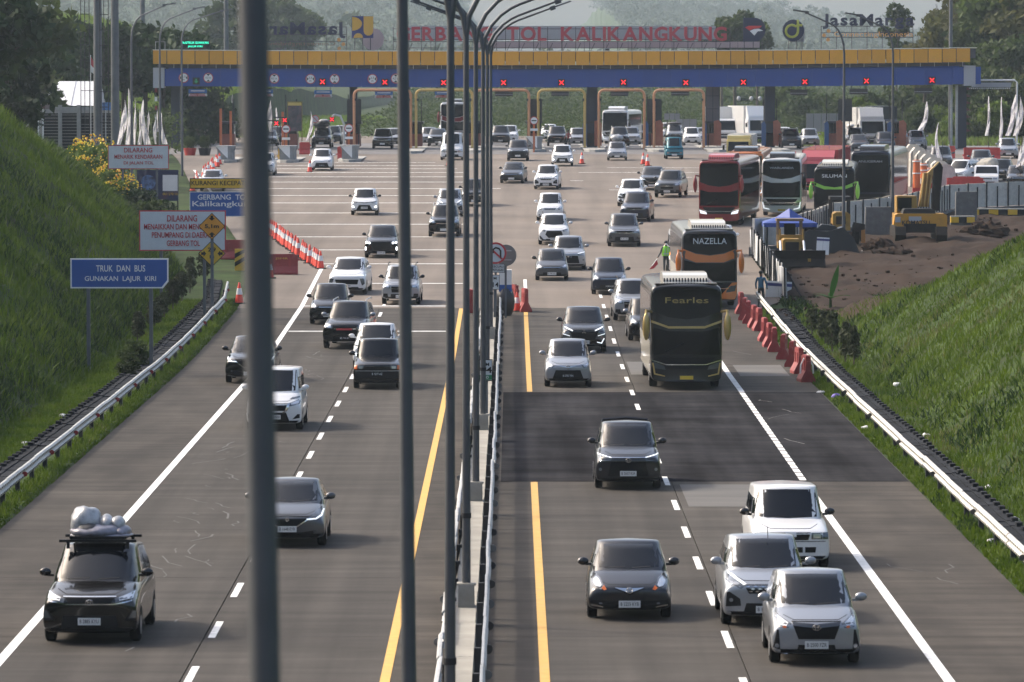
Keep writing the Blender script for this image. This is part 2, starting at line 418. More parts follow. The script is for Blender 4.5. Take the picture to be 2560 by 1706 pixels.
# fascias: (part, material, outline in half-widths and nose heights, mirrored, near only)
def T(*p): return list(p)
FASC = {
 'twin': [('grille', GRILLE, T((-.55, 1.03), (-.40, .63), (.40, .63), (.55, 1.03)), 0, 0), ('grille_band', PAINT['grey'], T((-.54, 1.01), (-.5, .93), (0, .88), (.5, .93), (.54, 1.01), (0, .97)), 0, 1),
   ('headlight', LAMP, T((.55, .98), (.62, .88), (.84, .90), (.91, 1.16), (.86, 1.17)), 1, 0), ('turn_signal', AMBER, circ(.70, .905, .045, 8, .03), 1, 1), ('fog_slot', TRIM, T((.80, .40), (.96, .42), (.87, .84), (.83, .84)), 1, 0),
   ('fog_lamp', LAMP, circ(.865, .475, .05, 10, .05), 1, 1), ('intake', TRIM, T((-.44, .33), (.44, .33), (.40, .50), (-.40, .50)), 0, 0), ('bumper_lip', CHROME, T((-.95, .30), (-.5, .25), (.5, .25), (.95, .30), (.95, .325), (.5, .275), (-.5, .275), (-.95, .325)), 0, 1)],
 'ertiga': [('grille', GRILLE, T((-.52, .98), (-.40, .78), (.40, .78), (.52, .98)), 0, 0), ('grille_mesh', CHROME, None, 0, 1), ('headlight', LAMPD, T((.46, .97), (.58, .88), (.90, 1.04), (.93, 1.22), (.88, 1.22)), 1, 0), ('lamp_strip', DRL, T((.46, .99), (.88, 1.24), (.93, 1.22), (.90, 1.20), (.52, .97)), 1, 1),
   ('fog_slot', TRIM, T((.58, .50), (.92, .48), (.90, .80), (.84, .82), (.60, .66)), 1, 0), ('fog_lamp', LAMP, circ(.80, .63, .045, 10, .045), 1, 1), ('intake', TRIM, T((-.52, .36), (.52, .36), (.46, .56), (-.46, .56)), 0, 0)],
 'panther': [('grille', GRILLE, T((-.44, .78), (.44, .78), (.50, .97), (-.50, .97)), 0, 0), ('grille_bar', PAINT['white'], T((-.14, .86), (.14, .86), (.14, .98), (-.14, .98)), 0, 1), ('headlight', LAMP, rect(.52, .80, .80, .96), 1, 0), ('turn_signal', LAMPD, rect(.81, .94, .80, .96), 1, 1),
   ('bumper_slot', TRIM, T((.36, .46), (.62, .46), (.64, .60), (.36, .60)), 1, 0), ('intake', TRIM, T((-.3, .46), (.3, .46), (.3, .60), (-.3, .60)), 0, 0), ('bumper_gap', TRIM, rect(-.97, .97, .735, .75), 0, 1)],
 'brio': [('grille', GRILLE, T((-.37, .96), (0, .76), (.37, .96), (.22, .98), (-.22, .98)), 0, 0), ('chrome_wing', CHROME, T((-.36, .97), (-.06, .85), (.06, .85), (.36, .97), (.10, .96), (-.10, .96)), 0, 0), ('headlight', LAMP, T((.60, .99), (.66, .92), (.80, .95), (.90, 1.08), (.90, 1.24), (.80, 1.30), (.68, 1.20)), 1, 0), ('turn_signal', AMBER, T((.54, .92), (.60, .90), (.66, .95), (.60, 1.02)), 1, 1),
   ('intake', TRIM, T((-.92, .50), (-.55, .33), (.55, .33), (.92, .50), (.90, .62), (.4, .60), (-.4, .60), (-.90, .62)), 0, 0), ('fog_lamp', LAMP, circ(.68, .52, .045, 8, .03), 1, 1), ('bumper_trim', CHROME, T((.62, .40), (.90, .45), (.90, .48), (.62, .43)), 1, 1)],
 'avanza': [('grille', GRILLE, T((-.52, .86), (-.62, .42), (.62, .42), (.52, .86)), 0, 0), ('chrome_bar', CHROME, T((-.92, 1.04), (-.5, .965), (.5, .965), (.92, 1.04), (.92, 1.06), (.5, .99), (-.5, .99), (-.92, 1.06)), 0, 0), ('headlight', LAMPD, T((.50, .955), (.54, .88), (.86, .88), (.93, 1.03), (.92, 1.06)), 1, 0), ('lamp_strip', DRL, T((.50, .96), (.92, 1.04), (.92, 1.07), (.52, .985)), 1, 1),
   ('fog_lamp', LAMP, circ(.84, .62, .05, 10, .05), 1, 0), ('intake', TRIM, T((-.62, .25), (.62, .25), (.70, .36), (-.70, .36)), 0, 0)],
 'calya': [('grille', GRILLE, T((-.70, .26), (.70, .26), (.52, .76), (-.52, .76)), 0, 0), ('chrome_bar', CHROME, T((-.60, .99), (0, .86), (.60, .99), (.60, 1.02), (0, .90), (-.60, 1.02)), 0, 0), ('headlight', LAMP, T((.56, .96), (.66, .85), (.86, .90), (.90, 1.12), (.80, 1.06)), 1, 0), ('bumper_lip', PAINT['silver'], T((-.86, .22), (.86, .22), (.90, .27), (-.90, .27)), 0, 0)],
 'xpander': [('grille', GRILLE, T((-.60, .98), (-.50, .55), (.50, .55), (.60, .98)), 0, 0), ('headlight', LAMPD, T((.50, .60), (.94, .55), (.96, 1.0), (.84, 1.04), (.60, .86)), 1, 0), ('lamp_strip', DRL, T((.50, .93), (.94, 1.10), (.94, 1.14), (.48, .97)), 1, 0), ('chrome_trim', DRL, T((.58, .45), (.80, .40), (.92, .62), (.88, .64), (.76, .45), (.58, .49)), 1, 0), ('chrome_trim', DRL, T((.62, .72), (.92, .80), (.92, .83), (.62, .75)), 1, 1),
   ('intake', TRIM, T((-.5, .28), (.5, .28), (.46, .40), (-.46, .40)), 0, 0)],
 'innova': [('grille', GRILLE, T((-.50, .99), (-.44, .88), (.44, .88), (.50, .99)), 0, 0), ('chrome_bar', CHROME, T((-.95, .93), (-.5, .845), (.5, .845), (.95, .93), (.95, .95), (.5, .87), (-.5, .87), (-.95, .95)), 0, 0), ('chrome_bar', CHROME, T((-.55, 1.0), (.55, 1.0), (.55, 1.02), (-.55, 1.02)), 0, 1), ('headlight', LAMP, T((.52, .98), (.54, .89), (.94, .95), (.95, 1.14), (.90, 1.10)), 1, 0),
   ('fog_slot', TRIM, T((.72, .52), (.96, .50), (.96, .80), (.90, .76)), 1, 0), ('fog_lamp', LAMPD, T((.80, .56), (.95, .56), (.95, .72), (.90, .72)), 1, 1), ('intake', TRIM, T((-.6, .36), (.6, .36), (.55, .62), (-.55, .62)), 0, 0)],
 'baleno': [('grille', GRILLE, T((-.60, .99), (-.25, .68), (.25, .68), (.60, .99), (0, 1.02)), 0, 0), ('chrome_bar', CHROME, T((-.62, .94), (-.25, .655), (.25, .655), (.62, .94), (.60, .97), (.24, .69), (-.24, .69), (-.60, .97)), 0, 0), ('headlight', LAMPD, T((.50, .93), (.72, .92), (.90, 1.05), (.93, 1.24), (.86, 1.22)), 1, 0), ('lamp_strip', DRL, T((.50, .92), (.74, .94), (.86, 1.02), (.90, 1.16), (.93, 1.14), (.90, .99), (.76, .90), (.52, .885)), 1, 0),
   ('intake', TRIM, T((-.62, .36), (.62, .36), (.75, .56), (.4, .50), (-.4, .50), (-.75, .56)), 0, 0), ('fog_lamp', LAMPD, circ(.72, .52, .04, 10, .04), 1, 1), ('bumper_lip', PAINT['silver'], T((-.9, .33), (-.5, .27), (.5, .27), (.9, .33), (.86, .36), (.5, .30), (-.5, .30), (-.86, .36)), 0, 1)],
 'serena': [('grille', GRILLE, T((-.50, .98), (-.42, .72), (.42, .72), (.50, .98)), 0, 0), ('chrome_trim', CHROME, T((.50, .99), (.40, .74), (.30, .66), (.38, .66), (.48, .73), (.58, .97)), 1, 0), ('headlight', LAMP, T((.52, .98), (.56, .88), (.92, .96), (.95, 1.10), (.86, 1.10)), 1, 0), ('lamp_strip', LAMPD, T((.56, 1.12), (.90, 1.16), (.90, 1.21), (.64, 1.18)), 1, 1), ('intake', GRILLE, T((-.56, .34), (.56, .34), (.44, .66), (-.44, .66)), 0, 0), ('fog_slot', TRIM, T((.66, .42), (.92, .46), (.92, .60), (.84, .60)), 1, 0)],
 'oldbox': [('grille', GRILLE, rect(-.94, .94, .78, .985), 0, 0), ('headlight', LAMP, rect(.56, .80, .81, .955), 1, 0), ('turn_signal', AMBER, rect(.82, .94, .81, .955), 1, 0), ('bumper', TRIM, rect(-.99, .99, .44, .74), 0, 0), ('bumper_trim', STEEL, rect(-.99, .99, .735, .755), 0, 1)],
 'suv': [('grille', GRILLE, T((-.50, .99), (-.46, .62), (.46, .62), (.50, .99)), 0, 0), ('chrome_bar', CHROME, rect(-.48, .48, .80, .84), 0, 0), ('headlight', LAMP, T((.52, .98), (.54, .82), (.92, .86), (.94, 1.06), (.88, 1.06)), 1, 0), ('fog_slot', TRIM, T((.64, .38), (.92, .40), (.90, .56), (.68, .56)), 1, 0), ('intake', TRIM, T((-.54, .34), (.54, .34), (.50, .54), (-.50, .54)), 0, 0), ('skid_plate', STEEL, T((-.56, .25), (.56, .25), (.62, .31), (-.62, .31)), 0, 0)],
 'star': [('grille', GRILLE, T((-.62, .80), (-.56, .55), (.56, .55), (.62, .80)), 0, 0), ('lamp_strip', DRL, T((-.95, .985), (.95, .985), (.95, 1.02), (-.95, 1.02)), 0, 0), ('headlight', LAMPD, T((.68, .84), (.92, .86), (.94, .58), (.80, .48)), 1, 0), ('intake', TRIM, T((-.70, .26), (.70, .26), (.60, .42), (-.60, .42)), 0, 0)],
 'raize': [('grille', GRILLE, T((-.62, .36), (.62, .36), (.40, .76), (-.40, .76)), 0, 0), ('chrome_bar', TRIM, T((-.92, 1.0), (0, .90), (.92, 1.0), (.92, 1.03), (0, .94), (-.92, 1.03)), 0, 0), ('headlight', LAMPD, T((.50, .96), (.60, .88), (.92, .94), (.94, 1.06)), 1, 0), ('lamp_strip', LIT, T((.74, .58), (.90, .60), (.88, .68), (.80, .68)), 1, 0), ('intake', TRIM, T((-.7, .24), (.7, .24), (.66, .31), (-.66, .31)), 0, 0)],
 'veloz': [('grille', GRILLE, T((-.46, .92), (-.56, .68), (-.36, .46), (.36, .46), (.56, .68), (.46, .92)), 0, 0), ('headlight', LAMPD, T((.52, .97), (.60, .86), (.94, .94), (.95, 1.06)), 1, 0), ('fog_slot', TRIM, T((.60, .28), (.96, .42), (.96, .66), (.88, .60)), 1, 0), ('intake', TRIM, T((-.6, .26), (.6, .26), (.5, .40), (-.5, .40)), 0, 0)],
 'round': [('grille', GRILLE, T((-.48, .97), (-.38, .84), (.38, .84), (.48, .97)), 0, 0), ('chrome_bar', CHROME, T((-.50, .90), (.50, .90), (.48, .93), (-.48, .93)), 0, 0), ('headlight', LAMP, T((.54, .94), (.66, .84), (.88, .90), (.92, 1.14), (.80, 1.14)), 1, 0), ('intake', TRIM, T((-.60, .36), (.60, .36), (.52, .58), (-.52, .58)), 0, 0), ('fog_lamp', LAMPD, circ(.78, .48, .05, 8, .05), 1, 1)],
 'lit': [('grille', GRILLE, T((-.62, .95), (-.58, .5), (.58, .5), (.62, .95)), 0, 0), ('headlight', LAMPD, T((.52, .98), (.58, .82), (.92, .86), (.94, 1.06)), 1, 0), ('lamp_strip', LIT, circ(.70, .90, .055, 8, .05), 1, 0), ('lamp_strip', LIT, circ(.86, .92, .055, 8, .05), 1, 0), ('fog_lamp', LIT, T((.88, .48), (.94, .48), (.94, .66), (.88, .66)), 1, 0), ('intake', TRIM, T((-.56, .28), (.56, .28), (.50, .46), (-.50, .46)), 0, 0)],
 'van': [('grille', GRILLE, T((-.50, .80), (-.46, .66), (.46, .66), (.50, .80)), 0, 0), ('headlight', LAMP, T((.52, .82), (.56, .66), (.92, .72), (.94, .96)), 1, 0), ('intake', TRIM, T((-.6, .34), (.6, .34), (.56, .50), (-.56, .50)), 0, 0)],
 'carry': [('grille', GRILLE, rect(-.5, .5, .60, .72), 0, 0), ('headlight', LAMP, rect(.56, .86, .58, .74), 1, 0), ('bumper', TRIM, rect(-.98, .98, .28, .44), 0, 0)],
}
# body station lists (y, width, bottom, top); cabin (cowl y, cowl z, windscreen top y, roof z, roof rear y, tail base y, base width, roof width)
def body(L, zn, zc, yc, zbelt, zb=.22, nose=.0):
    return [(0, .95, zb + .03, zn - .05), (.07 + nose, .985, zb, zn + .01), (.36, .99, zb, zn + (zc - zn) * .42), (yc, 1, zb, zc), (yc + .5, 1, zb, zc + .02), (L * .6, 1, zb, zbelt), (L - .35, .985, zb + .03, zbelt), (L - .06, .95, zb + .08, zbelt - .04), (L, .90, zb + .14, zbelt - .12)]
TYPES = {}
def make_type(key, W, L, H, zn, zc, yc, yw, style, zbelt=None, zb=.22, wr=.75, wb=.93, wheel=.31, fy=.80, boxy=0, bulge=.07, tail=.25, plate_z=.5, text_ok=True, rails=False, windows=2):
    zbelt = zbelt or zc + .04
    st = body(L, zn, zc, yc, zbelt, zb)
    cab = (yc, zc, yw, H, L - tail - .15, L - .06, wb, wr)
    V, Fc, b1, b2 = shell(W, st, cab, bulge, boxy, .10 if boxy or key == 'van_tall' else .06 if key == 'minibus' else .19)
    h = W / 2; parts = []
    sh = Matrix.Translation((0, -fy, 0))
    def put(name, me, m, near=0, smooth=True):
        me.transform(sh)
        if smooth:
            me.polygons.foreach_set('use_smooth', [True] * len(me.polygons))
            me.set_sharp_from_angle(angle=math.radians(35))
        parts.append((name, me, m, near))
    put('body', vmesh('body', V, Fc, True, 32), 'PAINT')
    hz = H - zc
    ws = lambda z, d: h * (wb + (wr - wb) * (z - zc) / hz) - d
    z0, z1 = zc + .03, H - .078
    put('windshield', patch('windshield', b2, T((-ws(z0, .065), z0 + .01), (0, z0 - .015), (ws(z0, .065), z0 + .01), (ws(z1, .085), z1), (0, z1 + .015), (-ws(z1, .085), z1)), 'f', .004, .12), GLASS)
    yfz = lambda z: yc + (yw - yc) * (z - zc) / hz
    for ax in 'rl':
        zA, zB = zbelt + .04, H - .27
        ya, yb_ = yfz(zA) + .30, yfz(zB) + .22
        ym, ye = yc + (L - yc) * .52, L - tail - .30
        put('side_window', patch('side_window', b2, T((ya, zA), (ym - .04, zA), (ym - .04, zB), (yb_, zB)), ax, .004, .2), GLASS)
        put('side_window', patch('side_window', b2, T((ym + .04, zA), (ye, zA), (ye - .12, zB), (ym + .04, zB)), ax, .004, .2), GLASS)
        for yy in (fy, L - .85):
            put('wheel_arch', patch('wheel_arch', b1, [(yy + (wheel + .06) * math.cos(a), wheel + (wheel + .06) * math.sin(a)) for a in [math.pi * i / 10 - .15 for i in range(11)]] + [(yy - wheel - .05, zb + .06), (yy + wheel + .05, zb + .06)], ax, .003, .25), TRIM, 1)
    for nm, m, poly, mr, near in FASC[style]:
        if poly is None:
            for r in range(3):
                for q in range(-5 + r % 2, 6 - r % 2, 2):
                    x, z = q * .085 * (1 - r * .08), .94 - r * .055
                    p = T((x - .06, z), (x, z - .018), (x + .06, z), (x, z + .018)); put('grille_stud', patch('grille_stud', b1, [(u * h, v * zn) for u, v in p], 'f', .014, .1), m, 1)
            continue
        p = [(u * h, v * zn) for u, v in poly]
        lay = .014 if nm in ('lamp_strip', 'fog_lamp', 'turn_signal', 'chrome_bar', 'chrome_wing', 'chrome_trim', 'grille_band', 'grille_bar', 'bumper_lip', 'skid_plate', 'bumper_trim') else .007
        if nm == 'headlight' and m is LAMP:
            m = LAMPD; cx, cz = sum(q[0] for q in p) / len(p), sum(q[1] for q in p) / len(p); p2 = [(cx + (a - cx) * .66, cz + (b - cz) * .66) for a, b in p]
            for q2 in (p2, mir(p2)): put('lamp_lens', patch('lamp_lens', b1, q2, 'f', .013), LENS, 1)
        put(nm, patch(nm, b1, p, 'f', lay), m, near)
        if mr: put(nm, patch(nm, b1, mir(p), 'f', lay), m, near)
    put('lower_lip', patch('lower_lip', b1, [(-.92 * h, zb + .035), (.92 * h, zb + .035), (.88 * h, zb + .10), (-.88 * h, zb + .10)], 'f', .012, .12), TRIM)
    # gap between bonnet and bumper, wipers, mirrors, wheels
    put('bonnet_gap', patch('bonnet_gap', b1, [(-.80 * h, 1.17 * zn), (-.5 * h, 1.05 * zn), (.5 * h, 1.05 * zn), (.80 * h, 1.17 * zn), (.80 * h, 1.18 * zn), (.5 * h, 1.062 * zn), (-.5 * h, 1.062 * zn), (-.80 * h, 1.18 * zn)], 'f', .002, .1), TRIM, 1)
    for s in (0, 1):
        x0 = -.55 * h + s * .62 * h
        put('wiper', patch('wiper', b2, T((x0, z0 - .01), (x0 + .45 * h, z0 + .015), (x0 + .45 * h, z0 + .03), (x0, z0 + .012)), 'f', .006, .2), BLACK, 1)
    px = b1.ray_cast(Vector((0, -3, plate_z * zn)), Vector((0, 1, 0)))[0]
    pm = MB().box((0, px.y - .03, plate_z * zn), (.43, .03, .135)).mesh('number_plate'); put('number_plate', pm, 'PLATE', 0, False)
    TYPES[key + '_plate'] = (px.y - .047 - fy, plate_z * zn)
    TYPES[key + '_badge'] = (b1, .90 * zn, fy)
    for s in (-1, 1):
        m = MB(); xx = s * (h * wb + .13)
        m.ball((xx, yc + .42, zc + .13), (.115, .06, .082), 10, 6); m.box((s * (h * wb + .03), yc + .45, zc + .07), (.12, .05, .05))
        put('mirror', m.mesh('mirror', smooth=True), 'MIRROR')
        for yy in (fy, L - .85):
            m = MB(); wx = s * (h - .105)
            m.lathe([(wheel - .03, -.1), (wheel, -.075), (wheel, .075), (wheel - .03, .1)], 18, (wx, yy, wheel), 0, 'x')
            m.lathe([(wheel * .64, -.105), (wheel * .60, .105)], 14, (wx, yy, wheel), 1, 'x')
            me = m.mesh('wheel', [RUBBER, RIM], True); me.transform(sh); parts.append(('wheel', me, None, 0))
        if rails:
            m = MB(); xr = s * h * (wr - .04); m.tube([(xr, yw + .1, H - .02), (xr, yw + .25, H + .055), (xr, L - .8, H + .055), (xr, L - .6, H - .02)], .022, 6); put('roof_rail', m.mesh('roof_rail'), DARK if rails != 'steel' else STEEL)
    TYPES[key] = dict(parts=parts, W=W, L=L, H=H, fy=fy, zc=zc, zn=zn, yc=yc, yw=yw)
make_type('mpv_twin', 1.655, 4.07, 1.62, .80, 1.03, .86, 1.72, 'twin', wr=.76)
make_type('mpv_round_grille', 1.655, 4.07, 1.62, .80, 1.03, .86, 1.72, 'calya', wr=.76, plate_z=.52)
make_type('mpv_long', 1.735, 4.39, 1.67, .86, 1.07, .92, 1.82, 'ertiga', wr=.76, plate_z=.42)
make_type('mpv_angular', 1.73, 4.39, 1.68, .87, 1.08, .92, 1.78, 'avanza', wr=.77, plate_z=.50)
make_type('mpv_cross', 1.76, 4.5, 1.72, .92, 1.12, .95, 1.85, 'xpander', wr=.76, plate_z=.47, zb=.26)
make_type('mpv_big', 1.83, 4.73, 1.77, .90, 1.13, .98, 1.90, 'innova', wr=.76, plate_z=.50)
make_type('mpv_star', 1.78, 4.46, 1.68, .90, 1.12, .85, 1.80, 'star', wr=.76, plate_z=.48)
make_type('mpv_veloz', 1.75, 4.47, 1.69, .87, 1.08, .92, 1.80, 'veloz', wr=.76, plate_z=.40, rails=True)
make_type('mpv_plain', 1.66, 4.15, 1.66, .82, 1.04, .88, 1.74, 'round', wr=.76)
make_type('hatch_round', 1.68, 3.61, 1.47, .68, .95, .84, 1.62, 'brio', wr=.76, plate_z=.50)
make_type('hatch_low', 1.745, 4.0, 1.46, .72, .96, .98, 1.85, 'baleno', wr=.74, plate_z=.60)
make_type('hatch_plain', 1.62, 3.66, 1.50, .72, .96, .80, 1.60, 'round', wr=.76)
make_type('sedan_dark', 1.70, 4.4, 1.47, .72, .95, 1.0, 1.95, 'round', wr=.72, tail=.75)
make_type('van_tall', 1.72, 4.77, 1.86, .86, 1.16, .66, 1.42, 'serena', wr=.84, plate_z=.50)
make_type('wagon_box', 1.69, 4.3, 1.68, .86, 1.06, 1.05, 1.50, 'oldbox', wr=.82, boxy=1, bulge=.02, plate_z=.62)
make_type('wagon_panther', 1.74, 4.6, 1.74, .86, 1.06, .95, 1.55, 'panther', wr=.80, boxy=1, bulge=.03, plate_z=.40)
make_type('suv_tall', 1.82, 4.7, 1.80, .98, 1.18, 1.05, 1.85, 'suv', wr=.76, zb=.30, wheel=.37, rails='steel', plate_z=.45)
make_type('suv_small', 1.745, 4.4, 1.72, .92, 1.10, 1.0, 1.80, 'suv', wr=.76, zb=.28, wheel=.34, rails=True, plate_z=.42)
make_type('suv_lit', 1.80, 4.5, 1.68, .90, 1.10, 1.0, 1.90, 'lit', wr=.75, zb=.24, wheel=.34, plate_z=.32)
make_type('suv_slim', 1.79, 4.38, 1.60, .86, 1.06, 1.0, 1.95, 'baleno', wr=.73, zb=.24, wheel=.34, plate_z=.42)
make_type('suv_compact', 1.71, 4.03, 1.63, .86, 1.05, .92, 1.72, 'raize', wr=.76, zb=.26, wheel=.33, plate_z=.56)
make_type('minibus', 1.88, 4.9, 2.2, .95, 1.30, .45, 1.15, 'van', wr=.84, plate_z=.42, wheel=.34)
make_type('microvan', 1.48, 3.6, 1.78, .80, 1.05, .12, .62, 'carry', wr=.84, plate_z=.46, fy=.55, boxy=1, bulge=.02, wheel=.28)
def badge(style, b1, z, fy, sc=1.0):
    m = MB(); p = b1.ray_cast(Vector((0, -3, z)), Vector((0, 1, 0)))[0]; y = p.y - .028 - fy
    def el(rx, rz, r=.008, cz=0): m.tube([(rx * sc * math.cos(a), y, z + cz * sc + rz * sc * math.sin(a)) for a in [2 * math.pi * i / 16 for i in range(17)]], r * sc, 5, cap=False)
    if style == 'ovals': el(.075, .052); el(.028, .05); el(.05, .018, cz=.024)
    elif style == 'letter': el(.062, .056); m.box((-.026 * sc, y, z), (.014, .014, .075), ry=.14); m.box((.026 * sc, y, z), (.014, .014, .075), ry=-.14); m.box((0, y, z), (.05, .014, .014))
    elif style == 'diamonds':
        for a in (90, 210, 330):
            a = math.radians(a); d = Vector((math.cos(a), math.sin(a))); q = Vector((-d.y, d.x))
            pts = [(0, 0), d * .045 + q * .026, d * .09, d * .045 - q * .026]
            m.prism([(p_[0] * sc, z + p_[1] * sc) for p_ in pts], y - .008, y + .01)
    elif style == 's': m.prism([(-.05, z - .01), (.0, z - .05), (.055, z - .012), (.03, z + .0), (0, z - .022), (-.02, z - .008), (.05, z + .015), (0, z + .055), (-.055, z + .015), (-.03, z + .0), (0, z + .025), (.02, z + .01)], y - .008, y + .01)
    elif style == 'ringbar': el(.06, .05); m.box((0, y, z), (.15, .014, .022))
    return m.mesh('badge', [CHROME])
CARLINK = {}
def slope(Y): return math.atan((RZ(Y + 2) - RZ(Y - 2)) / 4)
def car(key, dx, dy, paint, label, cat='car', yaw=0, near=True, plate=None, plate_dark=False, badge_=None, group='cars on the toll road', mirror=None, name='passenger_car', loc=None, sc=None):
    t = TYPES[key]; p = loc or G(dx, dy)
    r = thing(name, label, cat, p, -math.radians(yaw), group); r.rotation_euler.x = slope(p.y)
    if sc: r.scale = sc
    pm = PAINT[paint]
    for nm, me, m, nr in t['parts']:
        if nr and not near: continue
        mm = pm if m == 'PAINT' else (PAINT[mirror] if mirror else pm) if m == 'MIRROR' else (BLACK if plate_dark else PLATE) if m == 'PLATE' else m
        if nm == 'number_plate' and plate == 0: continue
        o = ob(nm, me, r, mm)
        if nm == 'number_plate' and plate:
            y, z = TYPES[key + '_plate']
            text(plate, SIGNW if plate_dark else BLACK, o, (0, y, z), .36, .07, .002)
    if badge_:
        b1, z, fy = TYPES[key + '_badge']; k = (key, badge_)
        if k not in CARLINK: CARLINK[k] = badge(badge_, b1, z, fy)
        ob('badge', CARLINK[k], r)
    return r
def roof_load(r, parts_label, y=1.6, z=1.8, w=.55, kind='bags', cat='luggage', label='', sc=1.0):
    """luggage resting on a car roof: a thing of its own"""
    M_ = r.matrix_basis; t = thing('roof_luggage', label, cat, M_ @ Vector((0, y, z)), r.rotation_euler.z, 'luggage tied on car roofs')
    return t

# ------------------------------------------------------------------ buses and trucks
def coach_shell(W, L, H, zb=.28, rake=.18, rnd=.10):
    h = W / 2
    def ring(y, w, zb_, zt, lean):
        pts = [(0, zb_), (.8, zb_), (.985, zb_ + .06), (1, zb_ + .35), (1, (zb_ + zt) * .45), (1, zt - .55), (.985, zt - .14), (.90, zt - .02), (.5, zt + .03), (0, zt + .04)]
        R = [(x * h * w, y + lean * max(0, (z - 1.2)) / (H - 1.2) + .10 * x * x * (1 if y < .3 else 0), z) for x, z in pts]
        return R + [(-x, yy, z) for x, yy, z in R[1:-1]][::-1]
    st = [(0, .955, zb + .02, H - .12, rake), (.10, .99, zb, H - .03, rake * .9), (.45, 1, zb, H, rake * .5), (1.2, 1, zb, H, 0), (L * .4, 1, zb, H, 0), (L - .8, 1, zb, H, 0), (L - .1, .99, zb, H - .05, 0), (L, .93, zb + .05, H - .15, 0)]
    vs, fs = [], []; n = 18
    for s_ in st: vs += ring(*s_)
    for k in range(len(st) - 1):
        for j in range(n): fs.append((k * n + j, k * n + (j + 1) % n, (k + 1) * n + (j + 1) % n, (k + 1) * n + j))
    for b in (0, (len(st) - 1) * n):
        fs.append((b, b + 1, b + 17))
        for q in range(1, 8): fs.append((b + q, b + q + 1, b + 18 - q - 1, b + 18 - q))
        fs.append((b + 8, b + 9, b + 10))
    return subd(vs, fs, 2)
_coach = {}
